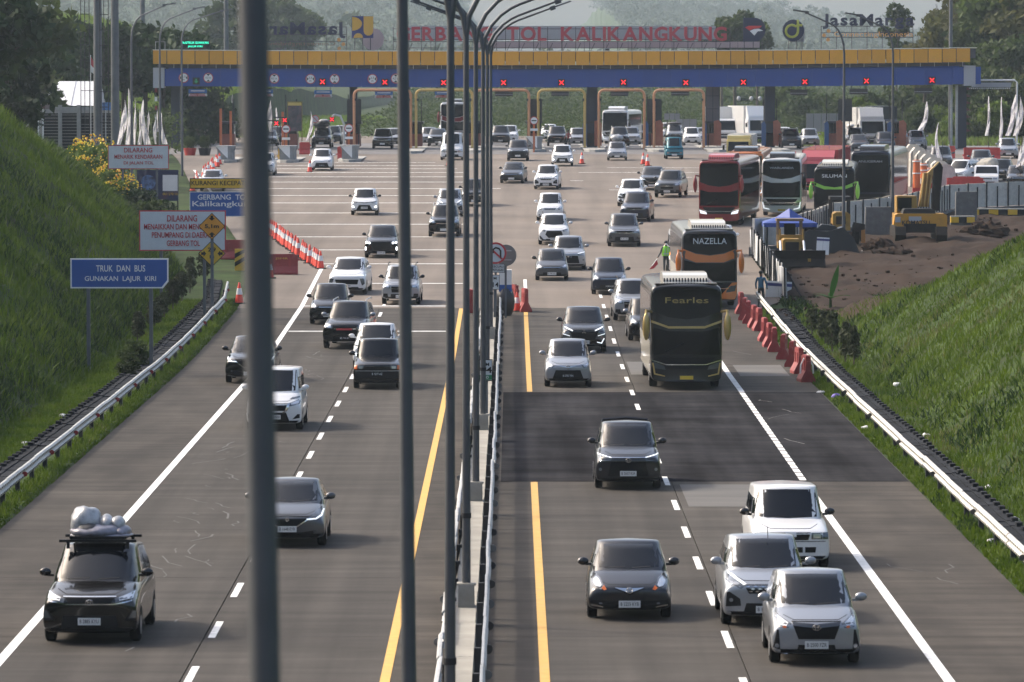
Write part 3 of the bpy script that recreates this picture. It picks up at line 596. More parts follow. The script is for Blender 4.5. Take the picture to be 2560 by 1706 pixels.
def coach(dx, dy, label, W=2.5, L=11.8, H=3.62, yaw=0, body='bus', lower='bus', band='gold', mirror_='gold', name_text=None, name_mat=None, name_font=.2, roof='black', unit='cream', side='black', band_z=(2.12, 2.5), split=True, plate=True, drl=True, unit_z=.34, loc=None, hazard=False, fy=1.0, vee=.22, lamps=LAMPD, group='coaches on the toll road', extra=None, wheel_fy=None):
    k = (W, L, H)
    if k not in _coach:
        V, Fc = coach_shell(*k); _coach[k] = (V, Fc, bvh_of(V, Fc))
    V, Fc, bv = _coach[k]; h = W / 2
    p = loc or G(dx, dy); r = thing('coach', label, 'bus', p, -math.radians(yaw), group); r.rotation_euler.x = slope(p.y)
    sh = Matrix.Translation((0, -fy, 0))
    def put(nm, me, m, par=r, sm=True):
        me.transform(sh)
        if sm: me.polygons.foreach_set('use_smooth', [True] * len(me.polygons)); me.set_sharp_from_angle(angle=math.radians(38))
        return ob(nm, me, par, m)
    put('body', vmesh('body', V, Fc), PAINT[body])
    B0, B1 = band_z
    # upper and lower windscreen with the painted band between them
    put('upper_windscreen', patch('upper_windscreen', bv, T((-.93 * h, B1 + .22), (-.5 * h, B1 + .02), (0, B1 - .06), (.5 * h, B1 + .02), (.93 * h, B1 + .22), (.93 * h, H - .30), (.85 * h, H - .18), (-.85 * h, H - .18), (-.93 * h, H - .30)) if split else T((-.93 * h, 1.25), (.93 * h, 1.25), (.9 * h, H - .25), (-.9 * h, H - .25)), 'f', .012, .25), GLASSB)
    if split:
        put('lower_windscreen', patch('lower_windscreen', bv, T((-.92 * h, 1.22), (.92 * h, 1.22), (.92 * h, B0 + .05), (.5 * h, B0 - .08), (-.5 * h, B0 - .08), (-.92 * h, B0 + .05)), 'f', .012, .25), GLASSB)
        put('front_band', patch('front_band', bv, T((-.98 * h, B0 + .18), (-.5 * h, B0 - .05), (.5 * h, B0 - .05), (.98 * h, B0 + .18), (.99 * h, B1 + .30), (.93 * h, B1 + .20), (.5 * h, B1 - .01), (0, B1 - .09), (-.5 * h, B1 - .01), (-.93 * h, B1 + .20), (-.99 * h, B1 + .30)), 'f', .02, .25), PAINT[band])
    put('front_panel', patch('front_panel', bv, T((-.96 * h, .34), (.96 * h, .34), (.97 * h, 1.16), (-.97 * h, 1.16)), 'f', .01, .25), PAINT[lower])
    put('nose_panel', patch('nose_panel', bv, T((-.55 * h, .72), (.55 * h, .72), (.80 * h, 1.13), (-.80 * h, 1.13)), 'f', .02, .25), GRILLE)
    put('chrome_line', patch('chrome_line', bv, T((-.97 * h, 1.02), (-.55 * h, .86), (.55 * h, .86), (.97 * h, 1.02), (.97 * h, 1.06), (.55 * h, .895), (-.55 * h, .895), (-.97 * h, 1.06)), 'f', .03, .25), CHROME)
    for s in (1, -1):
        q = T((.58 * h, .70), (.90 * h, .76), (.95 * h, .98), (.62 * h, .84)); put('headlight', patch('headlight', bv, q if s > 0 else mir(q), 'f', .03, .2), lamps)
        if drl:
            q = T((.60 * h, .46), (.90 * h, .54), (.95 * h, .94), (.91 * h, .94), (.86 * h, .58), (.60 * h, .50)); put('lamp_strip', patch('lamp_strip', bv, q if s > 0 else mir(q), 'f', .035, .2), PAINT['gold'] if drl == 'gold' else DRL)
        m = MB(); x = s * (h + .16); m.tube([(s * h * .97, .25, H - .95), (x, .02, H - .90), (x, -.08, H - 1.1)], .05, 6)
        m.ball((x, -.10, H - 1.45), (.13, .10, .48), 10, 8); put('mirror', m.mesh('mirror', smooth=True), PAINT[mirror_])
        ax = 'r' if s > 0 else 'l'
        put('side_window', patch('side_window', bv, T((.75, 1.75), (L - .6, 1.75), (L - .6, H - .42), (.95, H - .42)), ax, .008, 1.2), GLASSB)
        put('side_panel', patch('side_panel', bv, T((.7, .55), (L - .4, .55), (L - .4, 1.66), (.9, 1.66)), ax, .006, 1.2), PAINT[side])
        for yy in (2.4, L - 2.6):
            m = MB(); m.lathe([(.46, -.14), (.5, -.11), (.5, .11), (.46, .14)], 18, (s * (h - .17), yy, .5), 0, 'x'); m.lathe([(.3, -.15), (.27, .15)], 14, (s * (h - .17), yy, .5), 1, 'x')
            me = m.mesh('wheel', [RUBBER, RIM], True); put('wheel', me, None, sm=False)
    if plate: put('number_plate', patch('number_plate', bv, rect(-.23, .23, .36, .49), 'f', .03, .3), PLATEY)
    put('wiper', patch('wiper', bv, T((-.6 * h, 1.30), (-.05 * h, 1.62), (-.05 * h, 1.66), (-.6 * h, 1.35)), 'f', .03, .3), TRIM)
    m = MB(); m.prism([(1.1, H - .02), (1.5, H + unit_z * .8), (2.2, H + unit_z), (3.9, H + unit_z), (4.4, H - .02)], -h * .62, h * .62, 'x'); u = put('roof_unit', m.mesh('roof_unit'), PAINT[unit], sm=False)
    m = MB()
    for q in range(-7, 8): m.box((q * .105, 1.25, H + unit_z * .32), (.05, .05, unit_z * .42), rx=-.55)
    put('roof_grille', m.mesh('roof_grille'), GRILLE, u, False)
    m = MB(); m.box((0, .62 + .2, H + .005), (W * .86, .9, .05)); put('roof_cap', m.mesh('roof_cap'), PAINT[roof], sm=False)
    if name_text:
        zt = (B1 + H) / 2 + .02; hit = bv.ray_cast(Vector((0, -3, zt)), Vector((0, 1, 0)))[0]
        text(name_text, name_mat, r, (0, hit.y - fy - .05, zt), W * .6, name_font, .01, name='front_lettering')
    if extra: extra(r, bv, put, h, H, L, fy)
    return r
def box_truck(dx, dy, label, cab='yellow', box='boxw', W=2.0, BL=4.4, BH=2.2, yaw=0, loc=None, deflector=None, face=GLASSB, H=2.15, group='trucks at the toll plaza', cat='truck', zb=.85):
    p = loc or G(dx, dy); r = thing('box_truck', label, cat, p, -math.radians(yaw), group); r.rotation_euler.x = slope(p.y); h = W / 2
    m = MB(); m.prism([(-.9, .45), (-.92, .95), (-.86, 1.15), (-.62, H - .12), (-.45, H), (.75, H), (.75, .45)], -h * .96, h * .96, 'x'); me = m.mesh('cab')
    bm = bmesh.new(); bm.from_mesh(me); bmesh.ops.bevel(bm, geom=list(bm.edges), offset=.05, segments=2, affect='EDGES'); bm.to_mesh(me); bm.free()
    ob('cab', me, r, PAINT[cab]); bv = BVHTree.FromPolygons([v.co[:] for v in me.vertices], [tuple(q.vertices) for q in me.polygons])
    ob('windscreen', patch('windscreen', bv, T((-.84 * h, 1.22), (.84 * h, 1.22), (.80 * h, H - .2), (-.80 * h, H - .2)), 'f', .01, .5), r, face)
    ob('grille', patch('grille', bv, rect(-.6 * h, .6 * h, .72, .95), 'f', .01, .5), r, GRILLE)
    ob('bumper', MB().box((0, -.93, .52), (W * .96, .10, .22)).mesh('bumper'), r, DARK)
    for s in (1, -1):
        ob('headlight', patch('headlight', bv, rect(min(s * .66 * h, s * .92 * h), max(s * .66 * h, s * .92 * h), .74, .95), 'f', .012, .5), r, LAMP)
        m = MB(); m.tube([(s * h * .95, -.7, H - .4), (s * (h + .15), -.85, H - .45)], .02, 5); m.box((s * (h + .17), -.88, H - .65), (.16, .07, .36)); ob('mirror', m.mesh('mirror'), r, TRIM)
        for yy in (-.25, .8 + BL * .68):
            m = MB(); m.lathe([(.38, -.13), (.4, -.1), (.4, .1), (.38, .13)], 16, (s * (h - .2), yy, .4), 0, 'x'); m.lathe([(.24, -.135), (.22, .135)], 12, (s * (h - .2), yy, .4), 1, 'x'); ob('wheel', m.mesh('wheel', [RUBBER, RIM]), r)
    m = MB(); m.box((0, .9 + BL / 2, zb + BH / 2), (W * 1.04, BL, BH)); b = ob('cargo_box', m.mesh('cargo_box'), r, PAINT[box])
    m = MB()
    for q in range(int(BL / .45)):
        for s in (1, -1): m.box((s * (W * .52 + .012), 1.1 + q * .45, zb + BH / 2), (.02, .05, BH * .96))
    for s in (1, -1): m.box((s * W * .5, .895, zb + BH / 2), (.06, .03, BH))
    ob('box_rib', m.mesh('box_rib'), b, PAINT[box])['kind'] = 'stuff'
    m = MB(); m.box((0, .9 + BL / 2, zb - .12), (W * .4, BL, .2)); ob('chassis', m.mesh('chassis'), r, DARK)
    if deflector:
        m = MB(); m.prism([(-.5, H), (-.38, H + .25), (.35, zb + BH - .02), (.72, zb + BH - .02), (.72, H)], -h * .9, h * .9, 'x'); ob('wind_deflector', m.mesh('wind_deflector'), r, PAINT[deflector])
    return r
def pickup(loc, label, paint='white', yaw=0, cover=None, group='vehicles beyond the barrier'):
    t = TYPES['wagon_box']; r = thing('pickup_truck', label, 'pickup', loc, -math.radians(yaw), group)
    W_, h = 1.7, .85
    m = MB(); m.prism([(-.85, .32), (-.88, .62), (-.80, .86), (.15, 1.0), (.70, 1.58), (.85, 1.64), (1.75, 1.62), (1.85, 1.05), (1.9, .32)], -h, h, 'x'); me = m.mesh('cab')
    bm = bmesh.new(); bm.from_mesh(me); bmesh.ops.bevel(bm, geom=list(bm.edges), offset=.05, segments=2, affect='EDGES'); bm.to_mesh(me); bm.free()
    ob('cab', me, r, PAINT[paint]); bv = BVHTree.FromPolygons([v.co[:] for v in me.vertices], [tuple(q.vertices) for q in me.polygons])
    ob('windshield', patch('windshield', bv, T((-.9 * h, 1.08), (.9 * h, 1.08), (.82 * h, 1.54), (-.82 * h, 1.54)), 'f', .008, .5), r, GLASS)
    ob('grille', patch('grille', bv, rect(-.5 * h, .5 * h, .62, .78), 'f', .01, .5), r, GRILLE)
    ob('bumper', patch('bumper', bv, rect(-.96 * h, .96 * h, .36, .52), 'f', .03, .5), r, DARK)
    for s in (1, -1):
        ob('headlight', patch('headlight', bv, rect(min(s * .56 * h, s * .9 * h), max(s * .56 * h, s * .9 * h), .62, .80), 'f', .012, .5), r, LAMP)
        ob('side_window', patch('side_window', bv, T((.55, 1.1), (1.65, 1.1), (1.6, 1.5), (.85, 1.5)), 'r' if s > 0 else 'l', .008, .6), r, GLASS)
        ob('mirror', MB().ball((s * (h + .1), .45, 1.12), (.11, .06, .08), 8, 5).mesh('mirror'), r, TRIM)
        for yy in (0, 2.75):
            m = MB(); m.lathe([(.32, -.1), (.33, .1)], 16, (s * (h - .1), yy, .33), 0, 'x'); m.lathe([(.2, -.105), (.2, .105)], 12, (s * (h - .1), yy, .33), 1, 'x'); ob('wheel', m.mesh('wheel', [RUBBER, RIM]), r)
    m = MB(); m.box((0, 2.75, .62), (W_, 1.75, .1))
    for s in (1, -1): m.box((s * (h - .03), 2.75, .82), (.06, 1.75, .4))
    m.box((0, 3.6, .82), (W_, .06, .4)); ob('cargo_bed', m.mesh('cargo_bed'), r, PAINT[paint])
    return r
# ------------------------------------------------------------------ the land
def ss(a, b, x):
    t = np.clip((x - a) / (b - a), 0, 1); return t * t * (3 - 2 * t)
_ph = RNG.uniform(0, 6.28, (24, 3)); _fr = RNG.uniform(-1, 1, (24, 2))
def wob(X, Y, sc, n=12):
    s = 0
    for i in range(n):
        k = (1 + i * .45) / sc; s = s + np.sin(X * k * _fr[i, 0] * 2 + Y * k * _fr[i, 1] * 2 + _ph[i, 0]) / (1 + i * .35)
    return s / 3.2
def XL(Y): return np.interp(Y, [0, 240, 262, 300, 345, 400, 460, 3000], [-15.3, -15.3, -16.2, -20.0, -26.5, -33, -42, -42])
def YE(X): return np.interp(X, [11.9, 14.2, 16.7, 19.5, 24, 40, 200], [224, 218, 206, 200, 197, 190, 185])
def EL(Y): return np.interp(Y, [0, 232, 250, 270, 314, 340, 375, 430, 480, 620], [-12.25, -12.25, -12.6, -13.2, -17.0, -19.6, -23, -27.5, -32, -33])
def ER(Y): return np.interp(Y, [0, 232, 240, 281, 288, 302, 310, 327, 333, 342, 480, 620], [10.65, 10.65, 12.4, 12.85, 15.8, 18.3, 22.5, 27.1, 32.6, 46, 62, 62])
def TZ(X, Y):
    X = np.asarray(X, float); Y = np.asarray(Y, float); z = RZa(Y) - .02
    road = (X > EL(Y) - .02) & (X < ER(Y) + .02)
    d = XL(Y) - X
    cap = np.interp(Y, [0, 250, 280, 300, 320, 340, 365, 400, 3000], [9.5, 9.0, 6.6, 4.8, 2.2, .7, .1, 0, 0])
    dd = np.maximum(d, 0); hl = np.minimum(dd / 1.2, cap + .02 * dd); hl = hl * ss(0, 1.2, dd) ** .5
    z = z + hl + np.where(d > .8, .42 * wob(X, Y, 4.5) * ss(.8, 4, d), 0)
    e = np.maximum(X - 12.95, 0); hr = np.minimum(e / 1.40, 10) * (1 - ss(0, 10, Y - YE(X))) * ss(0, 1, e) ** .5
    z = z + hr + np.where(e > .8, .2 * wob(X + 50, Y, 5) * ss(.8, 4, e) * (1 - .5 * ss(0, 10, Y - YE(X))), 0)
    # far hills: grassy hill on the left behind the gate, wooded ridges beyond
    z = z + ss(520, 640, Y) * np.clip((-19 - X) * .34, 0, 15) * (1 - .5 * ss(760, 1100, Y)) + ss(520, 640, Y) * .5 * wob(X, Y, 25)
    z = z + ss(1700, 4000, Y) * (60 + 20 * ss(-50, -220, X) - 8 * ss(75, 180, X) - 22 * ss(185, 245, X) + 14 * ss(360, 450, X) + 4.0 * wob(X, Y, 120))
    z = z - ss(500, 620, Y) * 1.5 * ss(-19, -5, X)
    return np.where(road, RZa(Y) - .14, z)
xs = np.unique(np.concatenate([np.linspace(-900, -120, 40), np.linspace(-120, -34, 60), np.linspace(-34, -12, 56), np.linspace(-12, 10.5, 12), np.linspace(10.5, 36, 60), np.linspace(36, 140, 50), np.linspace(140, 900, 40)]))
ys = np.unique(np.concatenate([np.linspace(-60, 90, 12), np.linspace(90, 370, 150), np.linspace(370, 620, 60), np.linspace(620, 4300, 90), np.linspace(4300, 5600, 8)]))
XX, YY = np.meshgrid(xs, ys); ZZ = TZ(XX, YY)
nx, ny = len(xs), len(ys); idx = np.arange(nx * ny).reshape(ny, nx)
quads = np.stack([idx[:-1, :-1], idx[:-1, 1:], idx[1:, 1:], idx[1:, :-1]], -1).reshape(-1, 4)
SOIL = mat('grassy_soil', (.030, .050, .013), .95, var=.6, vs=.35, spec=.1, bump=.5, bs=3, dirt=((.055, .045, .022), .5, .5))
o = ob('ground', rawmesh('ground', np.stack([XX, YY, ZZ], -1).reshape(-1, 3), quads, [SOIL], smooth=True)); o['kind'] = 'structure'

# road of concrete slabs, plaza, asphalt patch, markings
CROAD = mat('road_concrete', (.056, .050, .044), .85, var=.32, vs=.55, st=(.2, 1.7, 1), rnd=.10, dirt=((.038, .034, .029), .16, .8), bump=.25, bs=30, spec=.15)
CSHO = mat('shoulder_concrete', (.052, .045, .038), .85, var=.35, vs=.8, st=(.25, 1.4, 1), rnd=.10, dirt=((.036, .031, .027), .25, .9), bump=.25, bs=30, spec=.15)
CPLAZA = mat('plaza_concrete', (.160, .136, .116), .85, var=.18, vs=.12, st=(.3, 1, 1), dirt=((.118, .100, .086), .055, .9), bump=.2, bs=20, spec=.15)
ASPH = mat('asphalt', (.030, .030, .033), .85, var=.35, vs=.35, st=(.35, 1, 1), bump=.3, bs=60, dirt=((.056, .056, .058), .2, .75), spec=.0)
def tracks(m_, sc, amt):
    """long worn wheel tracks along the road laid over a surface's colour"""
    t = m_.node_tree; b = t.nodes['Principled BSDF']; src = b.inputs['Base Color'].links[0].from_socket; tc = nd(t, 'ShaderNodeTexCoord'); mp = nd(t, 'ShaderNodeMapping'); mp.inputs['Scale'].default_value = sc; n = nd(t, 'ShaderNodeTexNoise'); n.inputs['Scale'].default_value = 1; n.inputs['Detail'].default_value = 5; mr = nd(t, 'ShaderNodeMapRange'); mr.inputs[1].default_value = .35; mr.inputs[2].default_value = .65; mr.inputs[3].default_value = 1 - amt; mr.inputs[4].default_value = 1 + amt; h_ = nd(t, 'ShaderNodeHueSaturation')
    t.links.new(tc.outputs['Object'], mp.inputs[0]); t.links.new(mp.outputs[0], n.inputs[0]); t.links.new(n.outputs[0], mr.inputs[0]); t.links.new(mr.outputs[0], h_.inputs['Value']); t.links.new(src, h_.inputs['Color']); t.links.new(h_.outputs[0], b.inputs['Base Color'])
tracks(CROAD, (1.1, .02, 1), .20); tracks(CPLAZA, (.8, .015, 1), .12); tracks(ASPH, (.9, .05, 1), .3); tracks(CSHO, (.7, .12, 1), .22)
ASPH2 = mat('apron_asphalt', (.12, .115, .115), .75, var=.25, vs=.3, bump=.2, bs=40)
road = bpy.data.objects.new('road', None); link(road); road['kind'] = 'structure'
def sheet(name, x0, x1, y0, y1, m, dz, parent=None, step=4, x0b=None, x1b=None, thick=0):
    """a sheet that follows the road's profile; x0b / x1b: edges at the far end"""
    n = max(1, int((y1 - y0) / step)); v = []; f = []
    for i in range(n + 1):
        y = y0 + (y1 - y0) * i / n; t = i / n
        a = x0 + ((x0b if x0b is not None else x0) - x0) * t; b = x1 + ((x1b if x1b is not None else x1) - x1) * t
        z = RZ(y) + dz; v += [(a, y, z), (b, y, z), (a, y, z - thick), (b, y, z - thick)]
    for i in range(n):
        q = 4 * i; f.append((q, q + 1, q + 5, q + 4))
        if thick: f += [(q, q + 4, q + 6, q + 2), (q + 1, q + 3, q + 7, q + 5)]
    if thick: f += [(0, 2, 3, 1), (4 * n, 4 * n + 1, 4 * n + 3, 4 * n + 2)]
    me = bpy.data.meshes.new(name); me.from_pydata(v, [], f); return ob(name, me, parent, m)
o = sheet('road_bed', -12.3, 10.7, -40, 236, ASPH2, -.06); o['kind'] = 'structure'
XE = [-12.25, -9.42, -5.93, -2.32, -1.20]; XF = [-.40, .62, 4.26, 7.82, 10.65]
k = 0
for xe in (XE, XF):
    for a, b in zip(xe[:-1], xe[1:]):
        y = 28.0
        while y < 234:
            y2 = min(y + 12.1, 234.4); sheet('slab', a + .012, b - .012, y, y2 - .022, CSHO if (b - a < 1.5 or b < -9 or a > 7.5) else CROAD, 0, road, 6, thick=.05); y = y2
o = sheet('median_ground', -1.22, -.38, 20, 236, CSHO, -.01); o['kind'] = 'structure'
v, f = [], []
yy = np.concatenate([np.arange(234.4, 372, 2.0), np.arange(372, 560, 6.0)])
for i, y in enumerate(yy):
    a, b = float(EL(y)), float(ER(y)); z = RZ(y)
    for t in np.linspace(0, 1, 9): v.append((a + (b - a) * t, y, z))
for i in range(len(yy) - 1):
    for j in range(8): f.append((i * 9 + j, i * 9 + j + 1, i * 9 + j + 10, i * 9 + j + 9))
me = bpy.data.meshes.new('plaza_pavement'); me.from_pydata(v, [], f); o = ob('plaza_pavement', me, None, CPLAZA); o['kind'] = 'structure'
o = sheet('toll_lane_pavement', -30.5, 44, 444, 500, ASPH2, .006); o['kind'] = 'structure'
o = sheet('asphalt_patch', -.30, 10.62, 139.8, 180.2, ASPH, .006); o['kind'] = 'structure'
o = sheet('pale_patch', 4.45, 7.6, 131.5, 138.8, mat('pale_concrete', (.088, .083, .076), .8, var=.25, vs=.6, st=(.3, 1.5, 1)), .006); o['kind'] = 'structure'
o = sheet('pale_patch', 4.35, 6.0, 191, 199, mat('pale_concrete', (.1, .1, .1)), .006); o['kind'] = 'structure'
o = sheet('pale_patch', 8.3, 10.1, 190, 197, mat('pale_concrete', (.1, .1, .1)), .006); o['kind'] = 'structure'
mk = bpy.data.objects.new('road_markings', None); link(mk); mk['kind'] = 'structure'
sheet('edge_line', -9.56, -9.36, 60, 236, WHITEP, .010, mk); sheet('edge_line', -9.56, -9.36, 236, 268, WHITEP, .010, mk, x0b=-9.86, x1b=-9.66)
sheet('yellow_line', -2.36, -2.18, 60, 234, YELLOWP, .010, mk)
sheet('yellow_line', .50, .68, 60, 139.6, YELLOWP, .010, mk); sheet('yellow_line', .52, .70, 180.4, 232, YELLOWP, .010, mk)
sheet('edge_line', .56, .72, 233.6, 258, WHITEP, .010, mk)
sheet('edge_line', 7.70, 7.90, 60, 139.6, WHITEP, .010, mk); sheet('edge_line', 7.82, 8.02, 180.4, 234, WHITEP, .010, mk)
y = 140.2
while y < 180: sheet('edge_line_piece', 7.72 + (y - 140) * .0025, 7.90 + (y - 140) * .0025, y, y + 1.15, WHITEP, .013, mk); y += 1.42
for (x, ya, ye) in ((-5.78, 84.4, 238), (4.13, 82.6, 246)):
    y = ya
    while y < ye:
        if not (x > 0 and 141 < y < 178 and int(y) % 3 == 0): sheet('lane_dash', x - .07, x + .07, y, y + 3.05, WHITEP, .013 if 139 < y < 181 and x > 0 else .010, mk, 2)
        y += 7.98
for dy, xa, xb in [(762, 663, 1030), (704, 695, 1045), (652, 745, 1065), (607, 735, 1065), (575, 690, 1065), (545, 660, 1065), (516, 625, 1065), (490, 600, 1065), (467, 590, 1065), (450, 580, 1065), (434, 570, 1150), (419, 560, 1065), (407, 560, 1065), (397, 560, 1065), (388.5, 560, 1050), (381, 560, 1030), (374, 620, 1000)]:
    p = G(xa, dy); q = G(xb, dy); sheet('rumble_line', p.x, q.x, p.y - .22, p.y + .22, WHITEP, .010, mk, 1)
for dy, xa, xb in [(386, 1395, 1640), (397, 1330, 1640), (408, 1490, 1590), (437, 1400, 1475), (440, 1575, 1620), (416, 1310, 1340)]:
    p = G(xa, dy); q = G(xb, dy); sheet('rumble_line', p.x, q.x, p.y - .16, p.y + .16, WHITEP, .010, mk, 1)
p = G(430, 405); sheet('edge_line', float(EL(330)) + .7, float(EL(330)) + .9, 330, 400, WHITEP, .012, mk, x0b=float(EL(400)) + .7, x1b=float(EL(400)) + .9)
# painted scuffs on the left lane
SCUFF = mat('scuff_paint', (.088, .086, .082), .8, dirt=((.16, .145, .125), 3.0, .9))
for k in range(64):
    y = random.uniform(98, 205); x = random.gauss(-7.6, .55) if random.random() < .8 else random.uniform(8, 9.6); L = random.uniform(.4, 1.8); w = random.uniform(.010, .028); a = random.uniform(-.6, .6)
    pts = [(x + math.sin(a) * L * t + random.uniform(-.12, .12), y + math.cos(a) * L * 1.6 * t) for t in (0, .33, .66, 1)]
    v = []; f = []
    for (px, py) in pts: v += [(px - w, py, RZ(py) + .008), (px + w, py, RZ(py) + .008)]
    for q in range(3): f.append((2 * q, 2 * q + 1, 2 * q + 3, 2 * q + 2))
    me = bpy.data.meshes.new('scuff_mark'); me.from_pydata(v, [], f); ob('scuff_mark', me, mk, SCUFF)
# bare earth of the works on the right
gx, gy = np.meshgrid(np.linspace(0, 1, 90), np.linspace(204, 352, 110))
LO = np.where(gy < 240, 13.3 + (240 - gy) * .02, ER(gy) + .05) ; HI = np.interp(gy, [204, 240, 300, 352], [21, 30, 40, 48]); LO = np.minimum(LO, HI - 2)
DX = LO + (HI - LO) * gx; DXw = DX + .25 * wob(DX, gy, 2.5) * (gx > .02)
DZ = TZ(DXw, gy) + .26 + (.26 * wob(DXw, gy, 1.2) + .18 * wob(DXw + 9, gy + 4, 4)) * ss(0, .05, gx) - .10 * (1 - ss(0, .03, gx))
near_ = ss(204, 226, gy + 6 * wob(DXw, gy, 7)); DZ = DZ - .5 * (1 - near_)
EARTH = mat('bare_earth', (.036, .023, .016), .95, var=.45, vs=.5, bump=.8, bs=3, dirt=((.018, .013, .011), .5, .8), spec=.1)
ii = np.arange(90 * 110).reshape(110, 90)
o = ob('earth', rawmesh('earth', np.stack([DXw, gy, DZ], -1).reshape(-1, 3), np.stack([ii[:-1, :-1], ii[:-1, 1:], ii[1:, 1:], ii[1:, :-1]], -1).reshape(-1, 4), [EARTH], smooth=True)); o['kind'] = 'structure'
def EZ(x, y): return float(TZ(x, y)) + .24
m = MB()
for k in range(900):
    y = random.uniform(222, 330); x = random.uniform(float(ER(y)) + .6, float(np.interp(y, [204, 240, 300, 352], [20, 28, 38, 46]))); s_ = random.uniform(.03, .13)
    m.box((x, y, EZ(x, y) + s_ * .3), (s_ * 1.6, s_, s_), random.uniform(0, 3), rx=random.uniform(-.4, .4))
m.build('clods', [EARTH])['kind'] = 'stuff'

# ------------------------------------------------------------------ grass
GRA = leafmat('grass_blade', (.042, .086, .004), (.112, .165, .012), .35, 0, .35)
GRL = leafmat('grass_blade_shade_tint', (.038, .080, .004), (.105, .158, .012), .3, 0, .45)  # darker copy of the grass: the left bank's shade is put into its colour
GRB = leafmat('grass_blade_dry', (.09, .11, .025), (.16, .16, .06), .35, 0, .5)
WEED = leafmat('weed_leaf', (.010, .028, .005), (.030, .062, .010), .25, 0, .8)
def blades(name, P, hgt, wid, mats, mi, lean=.35, kind='stuff'):
    """one mesh of many bent blades; P: (n,3) roots"""
    n = len(P); a = RNG.uniform(0, 6.283, n); h = hgt * RNG.uniform(.55, 1.3, n); w = wid * RNG.uniform(.7, 1.3, n)
    la = RNG.uniform(0, 6.283, n); ln = h * RNG.uniform(.1, lean * 2, n)
    d = np.stack([np.cos(a), np.sin(a), np.zeros(n)], -1) * w[:, None]; e = np.stack([np.cos(la), np.sin(la), np.zeros(n)], -1)
    up = np.array([0, 0, 1.0]); mid = P + up * (h * .55)[:, None] + e * (ln * .35)[:, None]; tip = P + up * h[:, None] + e * ln[:, None]
    V = np.concatenate([P - d, P + d, mid - d * .8, mid + d * .8, tip], 0); i = np.arange(n)
    Q = np.stack([i, i + n, i + 3 * n], -1); R = np.stack([i, i + 3 * n, i + 2 * n], -1); T_ = np.stack([i + 2 * n, i + 3 * n, i + 4 * n], -1)
    o = ob(name, rawmesh(name, V, np.concatenate([Q, R, T_]), mats, np.concatenate([mi, mi, mi]))); o['kind'] = kind; return o
def scatter(n, x0, x1, y0, y1, keep):
    X = RNG.uniform(x0, x1, n); Y = RNG.uniform(y0, y1, n); k = keep(X, Y); X, Y = X[k], Y[k]
    return np.stack([X, Y, TZ(X, Y) - .03], -1)
def hv(P, sc, lo, hi, off=0): return lo + (hi - lo) * np.clip(.5 + .5 * wob(P[:, 0] + off, P[:, 1] * .6, sc), 0, 1)
def mixmat(P, sc, t, off=0): return (wob(P[:, 0] + off, P[:, 1] * .5 + off, sc) + RNG.normal(0, .35, len(P)) > t).astype(int)
# left slope: tall grass with dark weeds
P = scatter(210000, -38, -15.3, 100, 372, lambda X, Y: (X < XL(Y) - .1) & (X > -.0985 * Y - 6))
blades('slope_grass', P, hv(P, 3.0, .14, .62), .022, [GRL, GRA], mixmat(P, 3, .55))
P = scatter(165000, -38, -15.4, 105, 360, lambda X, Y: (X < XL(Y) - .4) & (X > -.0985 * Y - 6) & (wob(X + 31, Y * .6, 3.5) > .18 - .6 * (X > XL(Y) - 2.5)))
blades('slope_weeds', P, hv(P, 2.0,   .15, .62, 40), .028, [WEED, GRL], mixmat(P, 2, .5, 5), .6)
P = scatter(60000, -15.5, -12.25, 95, 240, lambda X, Y: (X < -12.3 + .1 * wob(X, Y, .8)) & ~((X < -13.0) & (X > -14.12)))
blades('verge_grass', P, np.where(P[:, 0] > -12.55, .10, .19), .022, [GRA, GRB], mixmat(P, 2, 1.0))
# right slope: lit grass
P = scatter(160000, 12.2, 36, 95, 226, lambda X, Y: (X > 12.32) & (Y < YE(X) + 7 + 2 * wob(X, Y, 3)) & (X < .0985 * Y + 7))
blades('slope_grass', P, hv(P, 2.6, .10, .34), .020, [GRA, GRB], mixmat(P, 2.5, .65, 9))
P = scatter(85000, 12.8, 36, 100, 226, lambda X, Y: (Y < YE(X) + 5) & (X < .0985 * Y + 7) & (wob(X + 17, Y * .5, 2.8) > .35 - .6 * (X < 14.2)))
blades('slope_weeds', P, hv(P, 2.0,   .14, .34, 20), .026, [WEED, GRA], mixmat(P, 2, .2, 15), .6)
P = scatter(36000, 10.7, 12.0, 95, 232, lambda X, Y: (X > 10.7 + .12 * wob(X, Y, .8)) & (X < 11.25))
blades('verge_grass', P, np.where(P[:, 0] < 10.9, .11, .2), .022, [GRA, WEED], mixmat(P, 2, .8))
P = scatter(9000, 12.2, 19, 222, 246, lambda X, Y: wob(X + 3, Y, 2.2) > .0)
blades('works_weeds', P, np.full(len(P), .28), .05, [WEED, GRA], mixmat(P, 2, .6), .6)
P = scatter(60000, -60, -19, 545, 800, lambda X, Y: X < -19)
blades('hill_grass', P, np.full(len(P), .8), .10, [leafmat('hill_grass_blade', (.10, .17, .02), (.17, .24, .04), .35, 0, .3)], np.zeros(len(P), int))
P = scatter(24000, 24, 66, 482, 560, lambda X, Y: X > 20)
blades('meadow_grass', P, np.full(len(P), .8), .09, [leafmat('hill_grass_blade', (.1, .17, .02), (.17, .24, .04)), GRB], mixmat(P, 8, .4))

